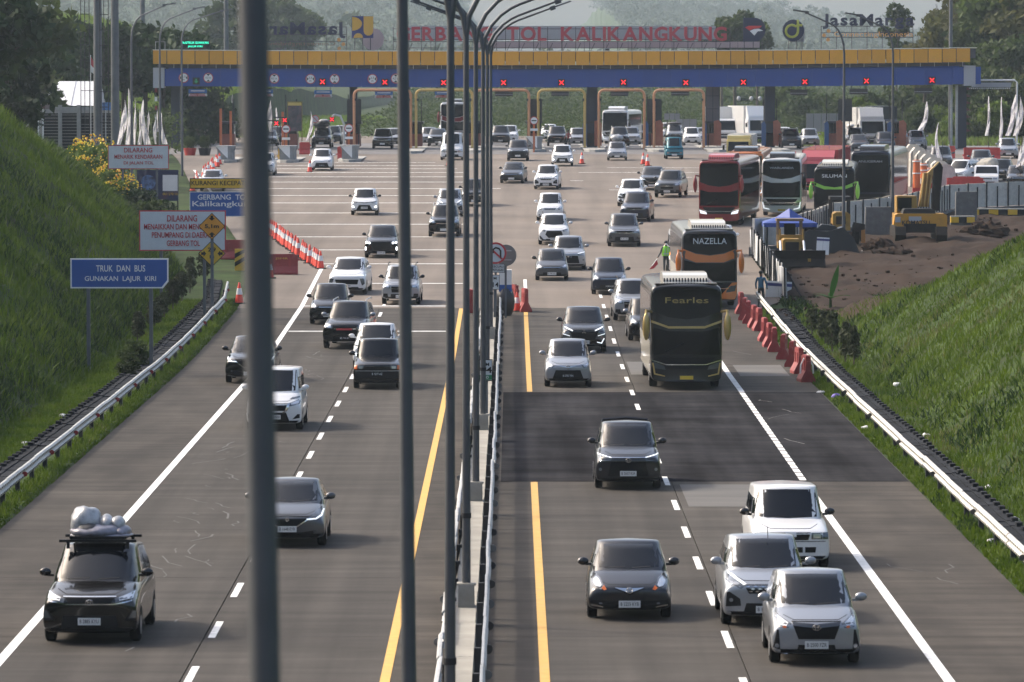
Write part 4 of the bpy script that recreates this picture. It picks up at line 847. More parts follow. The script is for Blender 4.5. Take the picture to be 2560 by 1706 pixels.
# ------------------------------------------------------------------ trees
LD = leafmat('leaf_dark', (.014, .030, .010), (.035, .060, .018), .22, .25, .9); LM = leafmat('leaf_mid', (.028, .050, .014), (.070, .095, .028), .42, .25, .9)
LO_ = leafmat('leaf_olive', (.045, .055, .018), (.11, .105, .036), .42, .2, .8); LF = leafmat('leaf_far_hazed', (.045, .065, .035), (.075, .095, .055), .2, .2, .05)  # far leaves paled: distance haze is put into their colour
BARK = mat('bark', (.075, .06, .047), .9, var=.3, vs=3)
def crown_mesh(seed, blobs=20, per=105, leaf=.105, flat=.85, spread=.72, low=-.55):
    r = np.random.default_rng(seed); V = []; 
    c = []
    for b in range(blobs):
        for _ in range(30):
            p = r.uniform(-1, 1, 3)
            if np.linalg.norm(p) < 1 and p[2] > low: break
        c.append((p * [spread, spread, spread * flat], r.uniform(.22, .42)))
    C, L = [], []
    for p, rad in c:
        d = r.normal(0, 1, (per, 3)); d /= np.linalg.norm(d, axis=1)[:, None]; d[:, 2] = np.abs(d[:, 2]) * r.choice([1, 1, 1, -1], per)
        C.append(p + d * (rad * r.uniform(.55, 1.1, per))[:, None] * [1, 1, .8]); L.append(leaf * r.uniform(.5, 1.25, per))
    C = np.concatenate(C); L = np.concatenate(L); n = len(C)
    a = r.normal(0, 1, (n, 3)); a /= np.linalg.norm(a, axis=1)[:, None]; b = r.normal(0, 1, (n, 3)); b -= a * (a * b).sum(1)[:, None]; b /= np.linalg.norm(b, axis=1)[:, None]
    a *= L[:, None]; b *= (L * .55)[:, None]
    V = np.concatenate([C - a, C - b * .9 + a * .1, C + a, C + b * 1.0 - a * .1]); i = np.arange(n)
    return rawmesh('crown', V, np.stack([i, i + n, i + 2 * n, i + 3 * n], -1)), [x[0] for x in c]
def trunk_mesh(seed, tips, h0=1.0):
    r = random.Random(seed); m = MB()
    m.tube([(0, 0, -2.2), (.03, .02, -1.3), (r.uniform(-.06, .06), 0, -.6), (0, 0, -.1), (.02, .03, .35)], [.085, .07, .058, .045, .02], 7)
    for p in tips[:9]: m.tube([(0, 0, r.uniform(-.9, -.3)), (p[0] * .45, p[1] * .45, p[2] * .5 - .15), tuple(p)], [.032, .022, .008], 5)
    return m.mesh('trunk', smooth=True)
CROWNS = []
for s_ in range(7):
    cm, tips = crown_mesh(100 + s_, blobs=[22, 26, 18, 24, 15, 28, 12][s_], flat=[.85, .7, 1.25, .95, 1.5, .8, 1.7][s_], per=[120, 110, 120, 120, 110, 100, 120][s_], leaf=[.10, .095, .10, .09, .11, .085, .11][s_]); CROWNS.append((cm, trunk_mesh(s_, tips)))
def tree(dx, dtop, Y, R, leaf, label, cat='tree', var=None, zs=1.0, name='tree', group='trees around the toll plaza', base=None):
    """a tree whose top stands at that pixel of the photo, at distance Y, crown radius R metres"""
    top = AD(dx, dtop, Y); v = random.randrange(6) if var is None else var
    zb = base if base is not None else float(TZ(top.x, Y)); fl = [.85, .7, 1.25, .95, 1.5, .8, 1.7][v]
    sz = R * zs; cz = top.z - sz * .98 * fl * .95
    t = thing(name, label, cat, (top.x, Y, zb), random.uniform(0, 6.28), group)
    ob('crown', CROWNS[v][0], t, leaf, (0, 0, cz - zb), sc=(R, R, sz))
    hz = max(.4, (cz - zb)) / 2.1; ob('trunk', CROWNS[v][1], t, BARK, (0, 0, cz - zb), sc=(R * .8, R * .8, hz if hz > .3 else .3)); return t
TL = 'trees around the toll plaza'
for i, (x, tp, Y, R, l, v, lab) in enumerate([
    (-25, -30, 318, 4.5, LD, 0, 'dark leafy tree cut by the left edge above the grassy slope'), (18, 95, 335, 3.4, LD, 2, 'drooping dark tree above the tall slope grass at far left'), (40, -20, 372, 4.5, LM, 1, 'tall tree at the upper left behind the drooping dark one'),
    (30, 175, 322, 2.6, LD, 4, 'low dark conifer beside the brown roofed shed'), (70, 150, 415, 4.2, LM, 3, 'mid green tree behind the white tent, left end'), (112, 158, 430, 4.6, LD, 5, 'dark round tree behind the white tent'), (150, 112, 432, 4.6, LD, 0, 'dark tree behind the caged mast ladders'),
    (198, 45, 484, 5, LD, 1, 'broad dark tree right behind the two tall masts'), (240, 50, 486, 4.8, LD, 3, 'dense dark tree right of the tall masts'), (285, 48, 488, 5.2, LD, 5, 'dense dark tree behind the first curved lamp'), (330, 58, 490, 5.0, LD, 0, 'dense dark tree left of the canopy end'), (372, 82, 486, 4.8, LD, 1, 'dark tree rising over the left end of the canopy'),
    (415, 62, 492, 4.6, LD, 3, 'dark tree behind the green message board'), (455, 88, 496, 4.2, LD, 5, 'rounded dark tree right of the message board'), (475, 215, 500, 3.2, LD, 2, 'dark shrubby tree under the left canopy end'), (505, 225, 506, 3.0, LD, 0, 'dark low tree near the orange posts'), (395, 205, 490, 3.6, LD, 4, 'dark tree hanging under the canopy by the white container'), (440, 200, 494, 3.6, LD, 1, 'dark tree under the canopy by the height signs'),
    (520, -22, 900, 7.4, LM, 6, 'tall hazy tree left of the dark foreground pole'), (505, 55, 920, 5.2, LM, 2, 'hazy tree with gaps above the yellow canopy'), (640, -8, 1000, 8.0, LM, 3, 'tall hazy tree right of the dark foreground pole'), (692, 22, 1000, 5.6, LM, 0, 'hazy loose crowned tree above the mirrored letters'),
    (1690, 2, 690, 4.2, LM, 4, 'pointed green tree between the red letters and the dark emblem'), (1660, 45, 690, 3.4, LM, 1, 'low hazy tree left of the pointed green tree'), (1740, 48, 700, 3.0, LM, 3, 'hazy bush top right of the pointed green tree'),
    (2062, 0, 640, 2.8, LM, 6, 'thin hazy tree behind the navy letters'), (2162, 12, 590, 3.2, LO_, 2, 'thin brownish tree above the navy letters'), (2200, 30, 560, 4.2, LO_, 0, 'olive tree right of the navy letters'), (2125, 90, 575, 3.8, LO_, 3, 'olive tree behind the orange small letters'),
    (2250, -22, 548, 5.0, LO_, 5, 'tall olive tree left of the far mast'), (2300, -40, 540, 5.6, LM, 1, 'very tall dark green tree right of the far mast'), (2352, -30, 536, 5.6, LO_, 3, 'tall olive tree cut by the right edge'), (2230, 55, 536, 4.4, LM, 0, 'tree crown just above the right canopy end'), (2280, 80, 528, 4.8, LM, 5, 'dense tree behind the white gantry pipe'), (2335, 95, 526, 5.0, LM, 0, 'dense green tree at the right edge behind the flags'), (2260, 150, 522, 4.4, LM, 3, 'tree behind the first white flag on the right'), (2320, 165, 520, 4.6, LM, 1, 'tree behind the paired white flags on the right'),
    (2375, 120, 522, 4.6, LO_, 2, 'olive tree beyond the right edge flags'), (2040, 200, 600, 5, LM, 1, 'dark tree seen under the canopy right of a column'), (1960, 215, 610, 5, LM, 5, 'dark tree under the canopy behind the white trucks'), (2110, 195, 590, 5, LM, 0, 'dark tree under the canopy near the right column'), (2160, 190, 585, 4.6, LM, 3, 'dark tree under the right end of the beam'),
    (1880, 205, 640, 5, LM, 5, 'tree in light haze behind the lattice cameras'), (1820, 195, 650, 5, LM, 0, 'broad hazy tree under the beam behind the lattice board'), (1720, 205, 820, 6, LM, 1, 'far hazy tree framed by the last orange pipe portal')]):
    tree(x, tp, Y, R, l, lab, var=v)
BUSHV = CROWNS[3][0]
def bush(p, R, leaf, label, cat='bush', zs=.8, name='bush', group=None, v=3):
    t = ob(name, CROWNS[v][0], None, leaf, (p[0], p[1], p[2] + R * zs * .45), (0, 0, random.uniform(0, 6.28)), (R, R, R * zs)); return tag(t, label, cat, group)
# far wooded ridges: one mass of foliage
n = 9500; X = RNG.uniform(-460, 460, n); Y = 1400 + 2700 * RNG.random(n) ** .75; k = (np.abs(X) < .105 * Y + 14); X, Y = X[k], Y[k]
Zt = TZ(X, Y); Hh = RNG.uniform(7, 20, len(X)) * (.75 + .35 * wob(X, Y, 60)) ; Hh = np.where(RNG.random(len(X)) < .04, Hh * 1.4, Hh)
CV = np.array([v.co[:] for v in CROWNS[2][0].vertices], np.float32); nq = len(CV) // 4
sub = RNG.choice(nq, 90, replace=False); SQ = CV.reshape(4, nq, 3)[:, sub]    # a light clump of 90 leaves
VV = []
for x, y, z, h_ in zip(X, Y, Zt, Hh):
    a = RNG.uniform(0, 6.28); ca, sa = math.cos(a), math.sin(a); q = SQ * np.array([h_ * .36, h_ * .36, h_ * .42]); q = np.stack([q[..., 0] * ca - q[..., 1] * sa, q[..., 0] * sa + q[..., 1] * ca, q[..., 2]], -1)
    c_ = (q.mean(0, keepdims=True)); q = c_ + (q - c_) * 1.7
    VV.append((q + [x, y, z + h_ * .5]).transpose(1, 0, 2).reshape(-1, 3))
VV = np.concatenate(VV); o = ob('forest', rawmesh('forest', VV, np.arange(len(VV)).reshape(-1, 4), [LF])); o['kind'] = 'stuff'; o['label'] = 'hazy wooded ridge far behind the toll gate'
# undergrowth behind the gate: one mass of scrub
n = 2600; X = RNG.uniform(-18, 110, n); Y = RNG.uniform(505, 1200, n); k = (np.abs(X) < .11 * Y) & (wob(X, Y, 16) > -.25); X, Y = X[k], Y[k]; Zt = TZ(X, Y)
VV = []
for x, y, z in zip(X, Y, Zt):
    h_ = RNG.uniform(1.2, 3.4) * (1 + max(0, (y - 600)) / 260); q = SQ * np.array([h_ * .6, h_ * .6, h_ * .5]); c_ = q.mean(0, keepdims=True); q = c_ + (q - c_) * 1.2
    VV.append((q + [x, y, z + h_ * .15]).transpose(1, 0, 2).reshape(-1, 3))
for x, y in zip(RNG.uniform(-60, -29, 130), RNG.uniform(424, 520, 130)):
    h_ = RNG.uniform(2.5, 5); q = SQ * np.array([h_ * .5, h_ * .5, h_ * .6]); VV.append((q + [x, y, float(TZ(x, y)) + h_ * .3]).transpose(1, 0, 2).reshape(-1, 3))
VV = np.concatenate(VV); o = ob('scrub', rawmesh('scrub', VV, np.arange(len(VV)).reshape(-1, 4), [LM])); o['kind'] = 'stuff'
# planted columns of shrub along both rails
COLSH = leafmat('shrub_leaf', (.028, .040, .016), (.065, .075, .032), .2, .15, 2.5)
cs, ctips = crown_mesh(301, blobs=16, per=70, leaf=.16, flat=2.0, spread=.6, low=-1)
def column(p, R, H, label, group):
    t = thing('columnar_shrub', label, 'shrub', p, random.uniform(0, 6), group)
    ob('foliage', cs, t, COLSH, (0, 0, H * .52), sc=(R, R, H * .36)); m = MB(); m.tube([(0, 0, 0), (.01, 0, H * .6)], .03, 5); ob('stem', m.mesh('stem'), t, BARK)
labsL = ['nearest columnar shrub by the left rail, beside a blue sign post', 'second columnar shrub up the left rail', 'small columnar shrub in mid row on the left verge', 'bushy columnar shrub left of the diamond sign pole', 'columnar shrub right behind the diamond sign pole', 'tall columnar shrub right of the yellow diamond sign', 'last columnar shrub near the red barrier beyond the left rail', 'columnar shrub tucked against the left rail below the diamonds', 'low columnar shrub between the mid row ones on the left']
for i, (x, y, H) in enumerate([(390, 778, 1.35), (418, 748, 1.3), (440, 735, 1.2), (468, 704, 1.5), (480, 685, 1.5), (512, 668, 1.9), (527, 640, 1.6), (455, 722, 1.2), (432, 742, 1.0)]):
    p = G(x, y, .3); p.x = min(p.x, -14.95); p.z = EZ(p.x, p.y) - .05; column(p, .42, H, labsL[i], 'columnar shrubs along the left rail')
labsR = ['columnar shrub nearest the camera on the right verge', 'tall columnar shrub beside the nearest one on the right', 'leafy columnar shrub in the middle of the right verge row', 'columnar shrub at the far end of the right verge row', 'low columnar shrub by the earth bank on the right']
for i, (x, y, H) in enumerate([(1962, 848, 1.6), (1942, 842, 1.7), (1912, 818, 1.7), (1896, 800, 1.5), (1866, 778, 1.2)]):
    p = G(x, y); p.z = EZ(p.x, p.y) - .05; column(p, .42, H, labsR[i], 'columnar shrubs along the right rail')
# yellow flowering bushes on the left bank
FLOWER = mat('flower_yellow', (.80, .60, .03), .6); FLOWO = mat('flower_orange', (.75, .36, .02), .6); LY = leafmat('flower_bush_leaf', (.06, .11, .012), (.13, .18, .03), .35, .1, .8)
for i, (x, tp, bt, Y, R, lab) in enumerate([(192, 318, 0, 352, 1.5, 'yellow flowering bush at the top left of its bank'), (222, 312, 0, 350, 1.7, 'tallest yellow flowering bush beside the barred wall'), (256, 350, 0, 345, 1.5, 'yellow flowering bush beside the white warning board'), (205, 360, 0, 340, 1.6, 'yellow flowering bush lower on the bank'), (245, 385, 0, 336, 1.5, 'orange and yellow flowering bush below the white warning board'), (285, 400, 0, 333, 1.3, 'yellow flowering bush under the warning board posts'), (262, 425, 0, 322, 1.2, 'pale green flowering bush at the foot of the bank')]):
    p = AD(x, tp, Y); z0 = float(TZ(p.x, Y)); H = max(1.4, p.z - z0); t = thing('flowering_bush', lab, 'bush', (p.x, Y, z0), i, 'yellow flowering bushes on the left bank')
    ob('foliage', CROWNS[i % 4][0], t, LY, (0, 0, H * .5), sc=(R, R, H * .55)); m = MB(); r_ = random.Random(i)
    for q in range(130):
        a, e = r_.uniform(0, 6.28), r_.uniform(-.2, 1.5); d = Vector((math.cos(a) * math.cos(e) * R * .92, math.sin(a) * math.cos(e) * R * .92, H * .5 + math.sin(e) * H * .5)) * r_.uniform(.9, 1.05); s_ = r_.uniform(.05, .11)
        m.box(d, (s_, s_, s_ * .6), a, 0 if r_.random() < .7 else 1, e)
    ob('flowers', m.mesh('flowers', [FLOWER, FLOWO]), t)['kind'] = 'stuff'
for i, (x, y, Y, R, lab) in enumerate([(330, 470, 318, 1.6, 'dark leafy bush below the banner'), (375, 485, 305, 1.5, 'dark green bush left of the blue place sign'), (300, 470, 325, 1.5, 'dark bush under the left end of the banner'), (415, 480, 300, 1.3, 'low green bush against the plaza edge behind the blue place sign'), (345, 500, 296, 1.4, 'bushy shrub above the white boarding sign'), (310, 820, 196, .8, 'small leafy bush at the foot of the left slope'), (295, 845, 190, .6, 'low weedy bush by the left drain')]):
    p = AD(x, y, Y); p.z = min(p.z, float(TZ(p.x, Y))); bush(p, R, LM if i > 2 else LD, lab, group='bushes at the foot of the left bank', zs=1.0)
for i, (x, y, Y, R, lab) in enumerate([(2180, 320, 505, 2.0, 'bright bush behind the toppled flag by the right column'), (2230, 325, 500, 2.2, 'light green bamboo clump left of the right flags'), (2290, 315, 500, 2.4, 'light green clump behind the right hand flags'), (2345, 320, 500, 2.4, 'light green clump at the right edge'), (1985, 300, 520, 2.4, 'bush behind the parked white truck'), (2100, 290, 520, 2.6, 'yellow green bush seen under the right of the beam'), (2140, 280, 525, 2.6, 'bush in front of the dark trees under the beam')]):
    p = AD(x, y, Y); p.z = float(TZ(p.x, Y)); bush(p, R, LY if i % 2 == 0 else LM, lab, group='bushes behind the right end of the gate', zs=1.2, v=i % 5)
# banana plant on the earth bank
p = G(1908, 722); p.z = EZ(p.x, p.y); t = thing('banana_plant', 'young banana plant with one tall upright leaf on the earth bank', 'plant', p)
BAN = leafmat('banana_leaf', (.015, .055, .010), (.03, .085, .015), .35, 0, 1)
m = MB(); m.tube([(0, 0, 0), (0, 0, .5)], [.07, .05], 7); ob('stem', m.mesh('stem'), t, BAN)
for a, ln, up, w in ((.3, 1.5, 1.5, .15), (2.6, 1.1, .6, .18), (3.6, 1.0, .45, .17), (-.5, 1.2, .5, .18), (1.4, .8, .7, .15), (4.6, .9, .4, .16)):
    pts = []
    for q in range(7):
        s_ = q / 6; hor = ln * s_ * (.25 if up > 1 else .8); z = .45 + up * s_ * (1 - (0 if up > 1 else .7) * s_); ww = w * math.sin(math.pi * min(1, s_ * .9 + .08)); c_ = Vector((math.cos(a) * hor, math.sin(a) * hor, z)); n_ = Vector((-math.sin(a), math.cos(a), 0)); 
        if up > 1: n_ = Vector((1, .2, 0)).normalized()
        pts += [c_ - n_ * ww, c_ + Vector((0, 0, -.02)), c_ + n_ * ww]
    f = [(3 * q + j, 3 * q + j + 1, 3 * q + j + 4, 3 * q + j + 3) for q in range(6) for j in range(2)]
    me = bpy.data.meshes.new('leaf'); me.from_pydata(pts, [], f); ob('leaf', me, t, BAN)
# ------------------------------------------------------------------ the toll gate
YG = 470.0; SG = F / YG
def gx(px): return (px - 1280) * YG / F
def gz(py): return HC + (205 - py) * YG / F
def zo(x): return .10 * max(0, (-x - 3) / 28) ** 2 + .30 * max(0, (x - 3) / 38) ** 2
ZG = RZ(YG)
YELF = mat('fascia_yellow', (.66, .31, .015), .5, rnd=.10, dirt=((.45, .24, .05), .8, .4)); BLUF = mat('fascia_blue', (.004, .050, .27), .5, rnd=.06, dirt=((.03, .05, .13), .6, .5))
SOFF = mat('soffit_grey', (.05, .05, .065), .7, var=.2); FLASH = mat('roof_flashing', (.75, .72, .62), .5); COLB = mat('column_blue_grey', (.02, .026, .045), .6, var=.15); LGREY = mat('light_grey_sheet', (.36, .37, .40), .5)
gate = thing('toll_gate', 'wide toll gate with a yellow fascia over a blue beam spanning the motorway', 'toll gate', (0, YG, ZG))
def gob(name, m, mats, par=gate): o = m.build(name, mats, par, (0, -YG, -ZG)); return o
XA, XB = gx(388), gx(2434); x = XA; pw = gx(1316) - gx(1281)
sh1 = MB().box((0, 0, 0), (pw - .07, .10, 1.22)).mesh('fascia_panel'); sh2 = MB().box((0, 0, 0), (2 * pw - .03, .10, 1.55)).mesh('beam_panel')
while x < XB - .7:
    ob('fascia_panel', sh1, gate, YELF, (x + pw / 2, -2.6 + random.uniform(-.008, .008), 12.79 + zo(x) - ZG), (0, 0, random.uniform(-.004, .004))); x += pw
x = gx(416)
while x < gx(2400):
    ob('beam_panel', sh2, gate, BLUF, (x + pw, -2.0 + random.uniform(-.005, .005), 10.99 + zo(x) - ZG)); x += 2 * pw
def strip(name, x0, x1, y, d, z0, z1, m_, n=30):
    m = MB()
    for i in range(n):
        a, b = x0 + (x1 - x0) * i / n, x0 + (x1 - x0) * (i + 1) / n; c_ = (a + b) / 2
        m.box((c_, YG + y, (z0 + z1) / 2 + zo(c_)), (b - a + .004, d, z1 - z0))
    return gob(name, m, m_)
strip('roof_deck', XA + .1, XB - .1, 1.6, 8.2, 12.55, 13.35, SOFF); strip('roof_flashing', XA, XB, -2.6, .16, 13.41, 13.47, FLASH)
strip('soffit_truss', XA + .4, XB - 1.0, -1.2, 1.9, 11.85, 12.16, SOFF); strip('rear_beam', XA + 1, XB - 1, 4.0, .3, 10.3, 12.2, BLUF)
m = MB(); x = XA + .6
while x < XB - 1.2: m.box((x, YG - 2.2, 12.0 + zo(x)), (.05, .05, .36)); x += pw
gob('soffit_strut', m, LGREY)
for a, b in ((388, 416), (2403, 2432)):
    xc = (gx(a) + gx(b)) / 2; gob('end_box', MB().box((xc, YG - 1.2, 10.95 + zo(xc)), (gx(b) - gx(a), 2.0, 1.8)), LGREY)
for xc, w in ((gx(440), .8), (gx(884), .7), (gx(1012), .9), (gx(1480), .95), (gx(1924), .9), (gx(2404), .75)):
    gob('column', MB().box((xc, YG + .2, (ZG + 10.3) / 2), (w, 1.0, 10.3 - ZG)), COLB); 
x = gx(392); m = MB(); 
for q in range(7): m.box((gx(392), YG - .5, ZG + .4 + q * .8), (.22, .22, .4), m=q % 2)
gob('striped_post', m, [mat('post_red', (.22, .03, .03)), WHITE])
for xx in (2375, 2388): gob('downpipe', MB().tube([(gx(xx), YG - 1, ZG), (gx(xx), YG - 1, 10.4)], .12, 8), STEEL)
m = MB()
for q in range(8): m.prism([(gx(2413), 6.2 + q * .62), (gx(2427), 6.3 + q * .62), (gx(2413), 6.55 + q * .62)], YG - .2, YG + .3)
gob('column_fin', m, mat('fin_dark_red', (.10, .03, .03)))
# red lane crosses, height limit discs, hanging boards
XE_ = mat('red_light', (.9, .02, .03), .4, emit=(1, .02, .03), es=1.1)
for i, px in enumerate([660, 809, 964, 1110, 1259, 1403, 1557, 1712, 1855, 2008, 2161, 2324]):
    X = gx(px); z = gz([205, 205, 206, 207, 207, 207, 206, 207, 206, 205, 203, 201][i]); names = ['partly behind the thick pole', 'above the car with roof luggage', 'third from the left', 'between two foreground poles', 'right of the pole cluster', 'above the man at the booth', 'just right of the middle column', 'above the teal van lane', 'left of the right inner column', 'above the parked black cars on the right', 'above the white truck', 'last on the right of the beam']
    t = thing('lane_signal', 'lit red cross on the beam, ' + names[i], 'lane signal', (X, YG - 2.09, z), 0, 'red cross lane signals')
    ob('housing', MB().box((0, -.02, 0), (.62, .10, .62)).mesh('housing'), t, DARK)
    m = MB(); m.box((0, -.09, 0), (.54, .03, .065), ry=math.pi / 4); m.box((0, -.094, 0), (.54, .03, .065), ry=-math.pi / 4); ob('cross', m.mesh('cross'), t, XE_)
t = thing('lane_signal', 'dark lane signal with a faint green arrow at the left end of the beam', 'lane signal', (gx(495), YG - 2.09, gz(203))); ob('housing', MB().box((0, -.02, 0), (.62, .10, .62)).mesh('housing'), t, DARK)
ob('arrow', MB().prism([(-.06, .2), (-.06, 0), (-.2, 0), (0, -.22), (.2, 0), (.06, 0), (.06, .2)], -.1, -.08).mesh('arrow'), t, mat('green_arrow', (.02, .16, .08), emit=(.02, .4, .15), es=.15))
for i, (px, py, tx) in enumerate([(464, 195, '3,3 m'), (525, 195, '4,2 m'), (689, 197, '4,2 m'), (779, 198, '2,5 m'), (839, 198, '4,2 m'), (933, 198, '2,5 m'), (991, 197, '4,2 m')]):
    names = ['width limit disc at the left end', 'height limit disc second from the left', 'height limit disc right of the thick pole', 'width limit disc above the luggage car', 'height limit disc right of a red cross', 'width limit disc left of the third red cross', 'height limit disc half hidden by the second pole']
    X, z = gx(px), gz(py); t = thing('limit_sign', names[i] + ' reading ' + tx, 'sign', (X, YG - 2.08, z), 0, 'limit discs on the blue beam')
    ob('disc', MB().lathe([(.45, -.02), (.45, .02)], 20, ax='y').mesh('disc'), t, SIGNR); ob('face', MB().lathe([(.38, -.03), (.38, .02)], 20, ax='y').mesh('face'), t, WHITE)
    m = MB(); tri = [(-.17, .34), (.17, .34), (0, .16)]
    if tx[0] != '4': tri = [(-.34, -.17), (-.34, .17), (-.18, 0)]
    for s in (1, -1): m.prism([(a * (s if tx[0] != '4' else 1), b * (s if tx[0] == '4' else 1)) for a, b in tri], -.045, -.02)
    ob('arrowhead', m.mesh('arrowhead'), t, BLACK)
    if tx[0] == '4': text('4,2 m', BLACK, t, (0, -.04, 0), .52, .2)
    else: text(tx[:3], BLACK, t, (0, -.04, .1), .32, .2); text('m', BLACK, t, (0, -.04, -.16), .16, .12)
VB = mat('board_blue', (.03, .12, .34), .4); VD = mat('board_dark', (.03, .028, .026), .5)
for i, (a, b, y0, y1) in enumerate([(475, 521, 223, 241), (640, 685, 224, 241), (788, 832, 226, 243), (939, 983, 228, 245), (1088, 1130, 228, 244)]):
    X = (gx(a) + gx(b)) / 2; w = gx(b) - gx(a); zt, zb_ = gz(y0), gz(y1); names = ['at the far left', 'beside the thick pole', 'over the luggage car lane', 'under the third red cross', 'between two foreground poles']
    t = thing('hanging_board', 'small hanging blue board over red and white stripes, ' + names[i], 'sign', (X, YG - 1.6, zt), 0, 'hanging boards under the beam')
    h = zt - zb_; ob('panel', MB().box((0, 0, -h * .28), (w, .08, h * .56)).mesh('panel'), t, VB); ob('lettering', MB().box((0, -.05, -h * .25), (w * .75, .02, .08)).mesh('lettering'), t, SIGNW)
    m = MB(); n_ = 7
    for q in range(-n_, n_):
        s = -1 if q < 0 else 1; x0 = (q + .0) * w / (2 * n_ + 1); m.prism([(x0, -h), (x0 + .055, -h), (x0 + .055 - s * .14, -h * .64), (x0 - s * .14, -h * .64)], -.03, .03)
    ob('stripe', m.mesh('stripe'), t, SIGNR); ob('backing', MB().box((0, .05, -h * .82), (w, .03, h * .36)).mesh('backing'), t, WHITE)
    ob('hanger', MB().box((-w * .4, 0, .25), (.05, .05, .5)).box((w * .4, 0, .25), (.05, .05, .5)).mesh('hanger'), t, DARK)
for i, (a, b, y0) in enumerate([(1238, 1282, 227), (1378, 1422, 226), (1526, 1570, 226), (1676, 1720, 225), (1972, 2015, 224), (2120, 2165, 222), (2281, 2326, 220)]):
    X = (gx(a) + gx(b)) / 2; w = gx(b) - gx(a); names = ['right of the pole cluster', 'left of the middle column', 'right of the middle column', 'inside the last pipe portal', 'above the parked black cars', 'above the white truck', 'at the right end of the beam']
    t = thing('hanging_board', 'small dark switched off board with a pale line, ' + names[i], 'sign', (X, YG - 1.6, gz(y0)), 0, 'hanging boards under the beam')
    ob('panel', MB().box((0, 0, -.16), (w, .1, .32)).mesh('panel'), t, VD); ob('lower_panel', MB().box((0, 0, -.43), (w, .1, .16)).mesh('lower_panel'), t, VD); ob('edge_strip', MB().box((0, -.01, -.335), (w, .1, .03)).mesh('edge_strip'), t, LGREY)
    ob('hanger', MB().box((-w * .4, 0, .22), (.05, .05, .44)).box((w * .4, 0, .22), (.05, .05, .44)).mesh('hanger'), t, DARK)
# ---- roof lettering and emblems
REDL = mat('letter_red', (.42, .045, .06), .5, dirt=((.30, .05, .06), 1.2, .4)); NAVY = mat('letter_navy', (.018, .022, .055), .5); ORL = mat('letter_orange', (.62, .30, .08), .5); LYEL = mat('emblem_yellow', (.58, .34, .05), .5); LBL = mat('emblem_blue', (.03, .035, .16), .5)
STRUT = mat('frame_steel_dark', (.06, .055, .06), .6); ROOF = 13.42
def letters(par, s, x0, x1, z0, z1, m_, dep=.16, y=0, gap=.30, rev=False, fam='letter', bold=.03, space=.55):
    ws = []
    for ch in s:
        if ch == ' ': ws.append((None, space)); continue
        me = text_mesh(ch, 1.0, dep / 2, bold); xs_ = [v.co.x for v in me.vertices]; zs_ = [v.co.z for v in me.vertices]; ws.append((me, max(xs_) - min(xs_), (min(xs_) + max(xs_)) / 2, min(zs_), max(zs_)))
    capme = text_mesh('M', 1.0, dep / 2, bold); cz = [v.co.z for v in capme.vertices]; base, cap_ = min(cz), max(cz) - min(cz)
    tot = sum(w[1] for w in ws) + gap * .3 * (len(ws) - 1); kx = (x1 - x0) / tot; kz = (z1 - z0) / cap_; x = 0
    for w in ws:
        if w[0] is not None:
            cx = x0 + (x + w[1] / 2) * kx
            if rev: cx = x1 - (x + w[1] / 2) * kx
            o = ob(fam, w[0], par, m_, (cx - (w[2] * kx) * (-1 if rev else 1), y, z0 - base * kz), (0, 0, math.pi if rev else 0), (kx, 1, kz))
        x += w[1] + gap * .3
def frame(t, x0, x1, z0, z1, rails, n, y=.2, brace=True, m_=STRUT):
    m = MB()
    for z in rails: m.box(((x0 + x1) / 2, y, z), (x1 - x0, .06, .06))
    for i in range(n + 1):
        x = x0 + (x1 - x0) * i / n; m.box((x, y, (z0 + z1) / 2), (.06, .06, z1 - z0))
        if brace and i < n: m.tube([(x, y, z0 + .0), (x + .5, y + .9, z0 + .0), (x, y, min(rails) )] if 0 else [(x + .1, y + .8, z0), (x + .45, y, z0 + .75)], .03, 5)
    ob('frame', m.mesh('frame'), t, m_)
t = thing('roof_lettering', 'big red letters spelling the toll gate name on the roof', 'sign', (0, YG, ROOF))
X0, X1 = gx(992), gx(1816); zA, zB = gz(103) - ROOF, gz(68) - ROOF
letters(t, 'GERBANG TOL KALIKANGKUNG', X0, X1, zA, zB, REDL, .2)
frame(t, X0 - .3, X1 + .3, 0, zB, (zA - .06, zA + .12, zB - .18), 24)
BACKB = mat('back_board', (.36, .37, .37), .6, dirt=((.30, .25, .22), .5, .6)); BACKP = mat('back_board_pink', (.46, .36, .34), .6, dirt=((.36, .30, .28), .5, .6))
t = thing('billboard', 'pale weathered board standing behind the red roof letters', 'billboard', (0, YG + 5, ROOF))
n_ = 16
bw = (gx(1905) - gx(1020)) / n_
bsh = MB().box((0, 0, 0), (bw - .03, .06, 1.28)).mesh('board_panel'); bsh2 = MB().box((0, 0, 0), (bw - .03, .06, .55)).mesh('lower_panel')
for i in range(n_):
    X = gx(1020) + bw * (i + .5)
    if i < 14: ob('board_panel', bsh, t, BACKB, (X, random.uniform(-.01, .01), zA + .75))
    if i > 2: ob('lower_panel', bsh2, t, BACKP, (X, random.uniform(-.01, .01), zA - .30))
frame(t, gx(1020), gx(1905), -.1, zA + .1, (zA - .6,), 16, y=.1, brace=False)
t = thing('roof_lettering', 'navy roof letters with a small orange line below, right of the round emblem', 'sign', (0, YG, ROOF + .1))
zb0 = gz(65) - ROOF - .1; zt0 = gz(36) - ROOF - .1
letters(t, 'JasaMarga', gx(2055), gx(2284), zb0, zt0, NAVY, .16, gap=.3)
letters(t, 'ConnectingIndonesia', gx(2084), gx(2281), gz(92) - ROOF - .1, gz(80) - ROOF - .1, ORL, .08, fam='small_letter', bold=0)
for q, (a, b) in enumerate(((2070, 78), (2059, 89), (2069, 100))): ob('dot', MB().lathe([(.17, -.04), (.17, .04)], 14, (gx(a), 0, gz(b) - ROOF - .1), ax='y').mesh('dot'), t, ORL)
